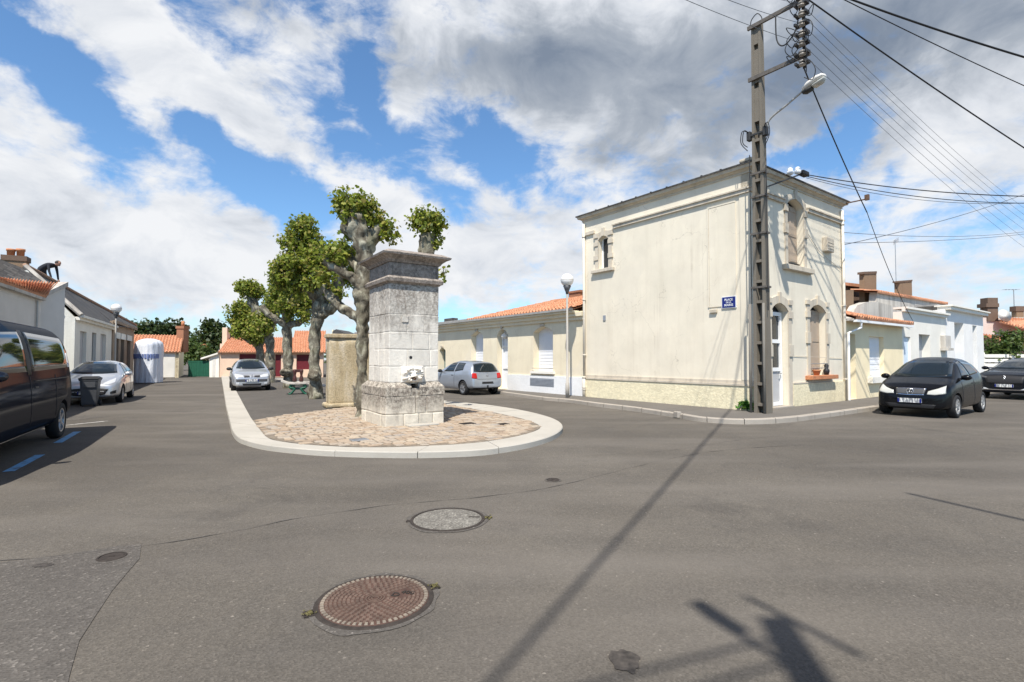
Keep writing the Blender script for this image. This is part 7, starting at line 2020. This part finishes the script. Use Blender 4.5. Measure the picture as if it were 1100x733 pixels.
# small silver hatchback 2 (under the plane trees)
L_ = 3.77
clio = dict(L=L_, W=1.64, H=1.42, rw=.285, fo=.77, ro=.55, spokes=6, rim='steel',
    top=[(0, .52), (.04, .64), (.14, .74), (.4, .84), (.92, .96), (1.15, 1.08), (1.72, 1.36), (2.2, 1.42), (2.9, 1.40), (3.3, 1.33), (3.5, 1.12), (3.65, .92), (3.73, .78), (3.77, .55)],
    belt=[(0, .85), (.9, .9), (2.4, .93), (3.77, .98)], half=[(0, .74), (.08, .84), (.3, .93), (.6, .98), (1.1, 1), (3.0, 1), (3.5, .95), (3.7, .86), (3.77, .74)],
    low=[(0, .22), (.5, .18), (3.2, .19), (3.77, .28)], mirror=(X(1.3), .97), mirror_paint='plastic_black', paint='p_silver', fplate=.47, emblems=[('F', .66, 'diamond', .055)],
    patches=[('windshield', 'F', [(-.60, .995), (-.3, .965), (0, .96), (.3, .965), (.60, .995)], [(-.48, 1.33), (-.25, 1.35), (0, 1.355), (.25, 1.35), (.48, 1.33)], 'car_glass', False),
             ('side_window', 'L', [(X(1.42), .96), (X(2.0), .97)], [(X(1.82), 1.28), (X(2.0), 1.31)], 'car_glass', 'side'), ('side_window', 'L', [(X(2.07), .97), (X(3.05), 1.0)], [(X(2.07), 1.31), (X(2.95), 1.27)], 'car_glass', 'side'),
             ('headlight', 'F', [(.36, .60), (.52, .60), (.69, .63)], [(.33, .69), (.50, .75), (.68, .77)], 'lens', True),
             ('grille', 'F', [(.08, .61), (.31, .60)], [(.10, .68), (.32, .69)], 'plastic_black', True),
             ('bumper_trim', 'F', [(-.70, .42), (0, .41), (.70, .42)], [(-.72, .53), (0, .535), (.72, .53)], 'plastic_grey', False),
             ('lower_intake', 'F', [(-.35, .25), (.35, .25)], [(-.38, .34), (.38, .34)], 'plastic_black', False),
             ('fog_light', 'F', [(.5, .29), (.62, .30)], [(.5, .38), (.62, .38)], 'lens', True),
             ('side_trim', 'L', [(X(.95), .50), (X(3.0), .50)], [(X(.95), .57), (X(3.0), .57)], 'plastic_black', 'side'),
             seam_side(X(1.2), .3, .9, L_), seam_side(X(2.35), .3, .92, L_), handles(X(2.2), .78)])
q = at(270.5, 421, 22.9)
car('parked_car', 'small silver hatchback parked on the square under the plane trees, facing the viewer', gc, (q.x, q.y), (.50, -.866), clio, ZI-.005)

# silver-blue hatchback seen from behind (by the long low house)
L_ = 3.97
polo = dict(L=L_, W=1.68, H=1.46, rw=.30, fo=.80, ro=.70, spokes=5,
    top=[(0, .52), (.04, .66), (.16, .77), (.45, .88), (1.0, .98), (1.25, 1.10), (1.85, 1.38), (2.4, 1.46), (3.1, 1.44), (3.58, 1.38), (3.70, 1.24), (3.83, 1.0), (3.91, .88), (3.97, .55)],
    belt=[(0, .85), (.9, .92), (2.4, .95), (3.97, .99)], half=[(0, .72), (.08, .83), (.3, .92), (.6, .97), (1.1, .99), (2.5, 1), (3.2, 1), (3.7, .955), (3.9, .89), (3.97, .80)],
    low=[(0, .24), (.5, .19), (3.3, .20), (3.97, .30)], mirror=(X(1.42), .99), mirror_paint='plastic_black', paint='p_silver_blue', roofw=.68, emblems=[('B', .84, 'ringvw', .05)],
    patches=[('rear_window', 'B', [(-.60, .985), (-.3, .965), (0, .96), (.3, .965), (.60, .985)], [(-.50, 1.31), (-.25, 1.335), (0, 1.34), (.25, 1.335), (.50, 1.31)], 'car_glass', False),
             ('side_window', 'L', [(X(1.55), .97), (X(2.45), .98)], [(X(2.0), 1.33), (X(2.45), 1.37)], 'car_glass', 'side'), ('side_window', 'L', [(X(2.53), .98), (X(3.2), 1.05), ], [(X(2.53), 1.37), (X(3.12), 1.34)], 'car_glass', 'side'),
             ('taillight', 'B', [(.50, .70), (.62, .70), (.74, .72)], [(.51, .92), (.62, .93), (.71, .93)], 'lens_red', True),
             ('plate_recess', 'B', [(-.29, .48), (.29, .48)], [(-.27, .57), (.27, .57)], 'plastic_black', False),
             ('bumper_trim', 'B', [(-.6, .27), (0, .26), (.6, .27)], [(-.66, .33), (0, .32), (.66, .33)], 'plastic_black', False),
             ('tow_hitch', 'B', [(-.04, .27), (.04, .27)], [(-.04, .42), (.04, .42)], 'plastic_black', False),
             ('tailgate_seam', 'B', [(-.5, .672), (.5, .672)], [(-.5, .680), (.5, .680)], 'plastic_black', False),
             ('headlight', 'F', [(.42, .62), (.68, .66)], [(.42, .72), (.68, .80)], 'lens', True),
             ('side_trim', 'L', [(X(1.15), .22), (X(3.0), .22)], [(X(1.15), .26), (X(3.0), .26)], 'p_silver', 'side'),
             seam_side(X(1.3), .28, .93, L_), seam_side(X(2.58), .28, .95, L_), handles(X(2.4), .80)])
wl_ = G(498.5, 424.5); lf = Vector((-.807, -.59))
rc = Vector((wl_.x, wl_.y))-D1*.70-lf*.74
car('parked_car', 'silver-blue hatchback seen from behind with red tail lamps, parked along the long low house', gc, (rc.x, rc.y), (D1.x, D1.y), polo, 0, True)

# tall black compact (right)
L_ = 3.61
acl = dict(L=L_, W=1.72, H=1.58, rw=.30, fo=.68, ro=.51, spokes=7, rim='steel',
    top=[(0, .54), (.03, .66), (.12, .76), (.35, .88), (.78, 1.03), (1.0, 1.15), (1.65, 1.49), (2.1, 1.58), (2.8, 1.56), (3.2, 1.47), (3.38, 1.22), (3.5, 1.0), (3.57, .84), (3.61, .58)],
    belt=[(0, .9), (.8, .98), (2.4, 1.04), (3.61, 1.10)], half=[(0, .74), (.08, .85), (.3, .94), (.6, .98), (1.1, 1), (2.9, 1), (3.3, .95), (3.52, .87), (3.61, .76)],
    low=[(0, .22), (.5, .18), (3.1, .19), (3.61, .28)], mirror=(X(1.18), 1.04), paint='p_black', fplate=.44, emblems=[('F', .68, 'ring3', .075)],
    patches=[('windshield', 'F', [(-.66, 1.07), (-.3, 1.045), (0, 1.04), (.3, 1.045), (.66, 1.07)], [(-.52, 1.465), (-.25, 1.485), (0, 1.49), (.25, 1.485), (.52, 1.465)], 'car_glass', False),
             ('side_window', 'L', [(X(1.3), 1.05), (X(1.98), 1.07)], [(X(1.72), 1.42), (X(1.98), 1.46)], 'car_glass', 'side'), ('side_window', 'L', [(X(2.06), 1.07), (X(2.9), 1.14)], [(X(2.06), 1.46), (X(2.82), 1.40)], 'car_glass', 'side'),
             ('headlight', 'F', [(.36, .61), (.52, .60), (.73, .64)], [(.38, .69), (.56, .76), (.70, .84)], 'lens_pale', True),
             ('grille', 'F', [(-.30, .61), (0, .60), (.30, .61)], [(-.33, .735), (0, .745), (.33, .735)], 'plastic_grey', False),
             ('grille_bar', 'F', [(-.32, .738), (0, .748), (.32, .738)], [(-.33, .756), (0, .766), (.33, .756)], 'chrome', False),
             ('grille_bar', 'F', [(-.30, .592), (0, .582), (.30, .592)], [(-.30, .606), (0, .596), (.30, .606)], 'chrome', False),
             ('lower_intake', 'F', [(-.5, .25), (.5, .25)], [(-.55, .35), (.55, .35)], 'plastic_black', False),
             seam_side(X(1.1), .3, 1.0, L_), seam_side(X(2.2), .3, 1.03, L_), handles(X(2.05), .86)])
fw = G(1024.5, 449); lf = Vector((.59, -.807)); hd_ = -D2
fc = Vector((fw.x, fw.y))-lf*.74+hd_*.68
car('parked_car', 'tall black compact car with pale headlamps parked at the kerb on the right', gc, (fc.x, fc.y), (hd_.x, hd_.y), acl)

# black SUV at the right edge
L_ = 4.45
suv = dict(L=L_, W=1.86, H=1.54, rw=.345, fo=.9, ro=.85, spokes=5,
    top=[(0, .66), (.04, .80), (.14, .92), (.5, 1.02), (1.2, 1.10), (1.45, 1.19), (2.1, 1.47), (2.6, 1.54), (3.4, 1.52), (4.0, 1.44), (4.2, 1.22), (4.35, 1.0), (4.45, .65)],
    belt=[(0, 1.0), (1, 1.06), (2.4, 1.10), (4.45, 1.15)], half=[(0, .80), (.08, .88), (.3, .95), (.7, .99), (1.1, 1), (3.6, 1), (4.1, .95), (4.35, .87), (4.45, .8)],
    low=[(0, .26), (.5, .22), (3.9, .24), (4.45, .34)], mirror=(X(1.62), 1.16), paint='p_black_blue', fplate=.52, emblems=[('F', .82, 'beast', .08)],
    patches=[('windshield', 'F', [(-.72, 1.16), (-.3, 1.135), (0, 1.13), (.3, 1.135), (.72, 1.16)], [(-.56, 1.445), (-.25, 1.46), (0, 1.465), (.25, 1.46), (.56, 1.445)], 'car_glass', False),
             ('side_window', 'L', [(X(1.8), 1.13), (X(2.6), 1.14)], [(X(2.2), 1.41), (X(2.6), 1.44)], 'car_glass', 'side'), ('side_window', 'L', [(X(2.68), 1.14), (X(3.8), 1.2)], [(X(2.68), 1.44), (X(3.7), 1.39)], 'car_glass', 'side'),
             ('headlight', 'F', [(.52, .80), (.84, .84)], [(.52, .86), (.84, .93)], 'plastic_grey', True),
             ('grille', 'F', [(-.5, .60), (0, .58), (.5, .60)], [(-.58, .88), (0, .92), (.58, .88)], 'plastic_black', False),
             ('bumper_bar', 'F', [(-.74, .36), (0, .35), (.74, .36)], [(-.74, .385), (0, .375), (.74, .385)], 'chrome', False),
             ('fog_light', 'F', [(.40, .36), (.80, .38)], [(.55, .43), (.80, .47)], 'lens', True), seam_side(X(1.5), .3, 1.08, L_), handles(X(2.5), .95)])
q = at(1079, 426, 19.4)
car('parked_car', 'black sport utility car cut by the right edge of the picture', gc, (q.x, q.y), (-.85, -.53), suv)

# dark van at the left edge
L_ = 6.3
van = dict(L=L_, W=1.98, H=2.2, rw=.345, fo=.95, ro=.98, spokes=5, roofw=.84, cat='van',
    top=[(0, .8), (.04, .96), (.14, 1.08), (.6, 1.22), (1.0, 1.32), (1.9, 2.0), (2.2, 2.13), (2.8, 2.2), (5.65, 2.18), (6.02, 2.12), (6.13, 1.95), (6.22, 1.36), (6.27, 1.1), (6.3, .7)],
    belt=[(0, 1.12), (1, 1.22), (2.4, 1.27), (6.3, 1.30)], half=[(0, .80), (.08, .88), (.3, .95), (.8, .99), (1.2, 1), (5.6, 1), (6.05, .975), (6.22, .94), (6.3, .90)],
    low=[(0, .30), (.5, .26), (5.6, .28), (6.3, .42)], mirror=(X(1.55), 1.3), paint='p_van',
    patches=[('windshield', 'F', [(-.74, 1.36), (0, 1.33), (.74, 1.36)], [(-.64, 1.95), (0, 2.0), (.64, 1.95)], 'car_glass', False),
             ('side_window', 'L', [(X(1.75), 1.33), (X(3.2), 1.33)], [(X(2.15), 1.92), (X(3.2), 1.97)], 'car_glass', 'side'),
             ('side_window', 'L', [(X(3.42), 1.33), (X(6.0), 1.37)], [(X(3.42), 1.98), (X(5.9), 1.94)], 'car_glass', 'side'),
             ('window_trim', 'L', [(X(3.22), 1.28), (X(3.40), 1.28)], [(X(3.22), 2.0), (X(3.40), 2.0)], 'plastic_black', 'side'),
             ('taillight', 'B', [(.76, .95), (.92, .95)], [(.78, 1.5), (.88, 1.5)], 'lens_red', True), ('rear_window', 'B', [(-.65, 1.4), (.65, 1.4)], [(-.6, 1.9), (.6, 1.9)], 'car_glass', False),
             ('headlight', 'F', [(.5, .85), (.8, .9)], [(.5, 1.05), (.8, 1.12)], 'lens', True),
             ('sill_trim', 'L', [(X(1.4), .285), (X(4.85), .285)], [(X(1.4), .325), (X(4.85), .325)], 'chrome', 'side'), ('door_rail', 'L', [(X(3.5), 1.16), (X(5.8), 1.16)], [(X(3.5), 1.18), (X(5.8), 1.18)], 'plastic_black', 'side'),
             seam_side(X(3.3), .36, 1.25, L_), seam_side(X(4.8), .5, 1.25, L_), seam_side(X(6.04), .6, 1.9, L_), handles(X(3.6), 1.05)])
wl_ = G(60.5, 470.5); hv = Vector((-D3.x, -D3.y)).normalized(); lf = Vector((-hv.y, hv.x))
rc = Vector((wl_.x, wl_.y))-lf*.89-hv*.98
car('parked_van', 'dark navy van with tinted windows cut by the left edge of the picture', None, (rc.x, rc.y), (hv.x, hv.y), van, 0, True)

for o in list(bpy.data.objects):
    if o.type == 'EMPTY': o.empty_display_size = .1
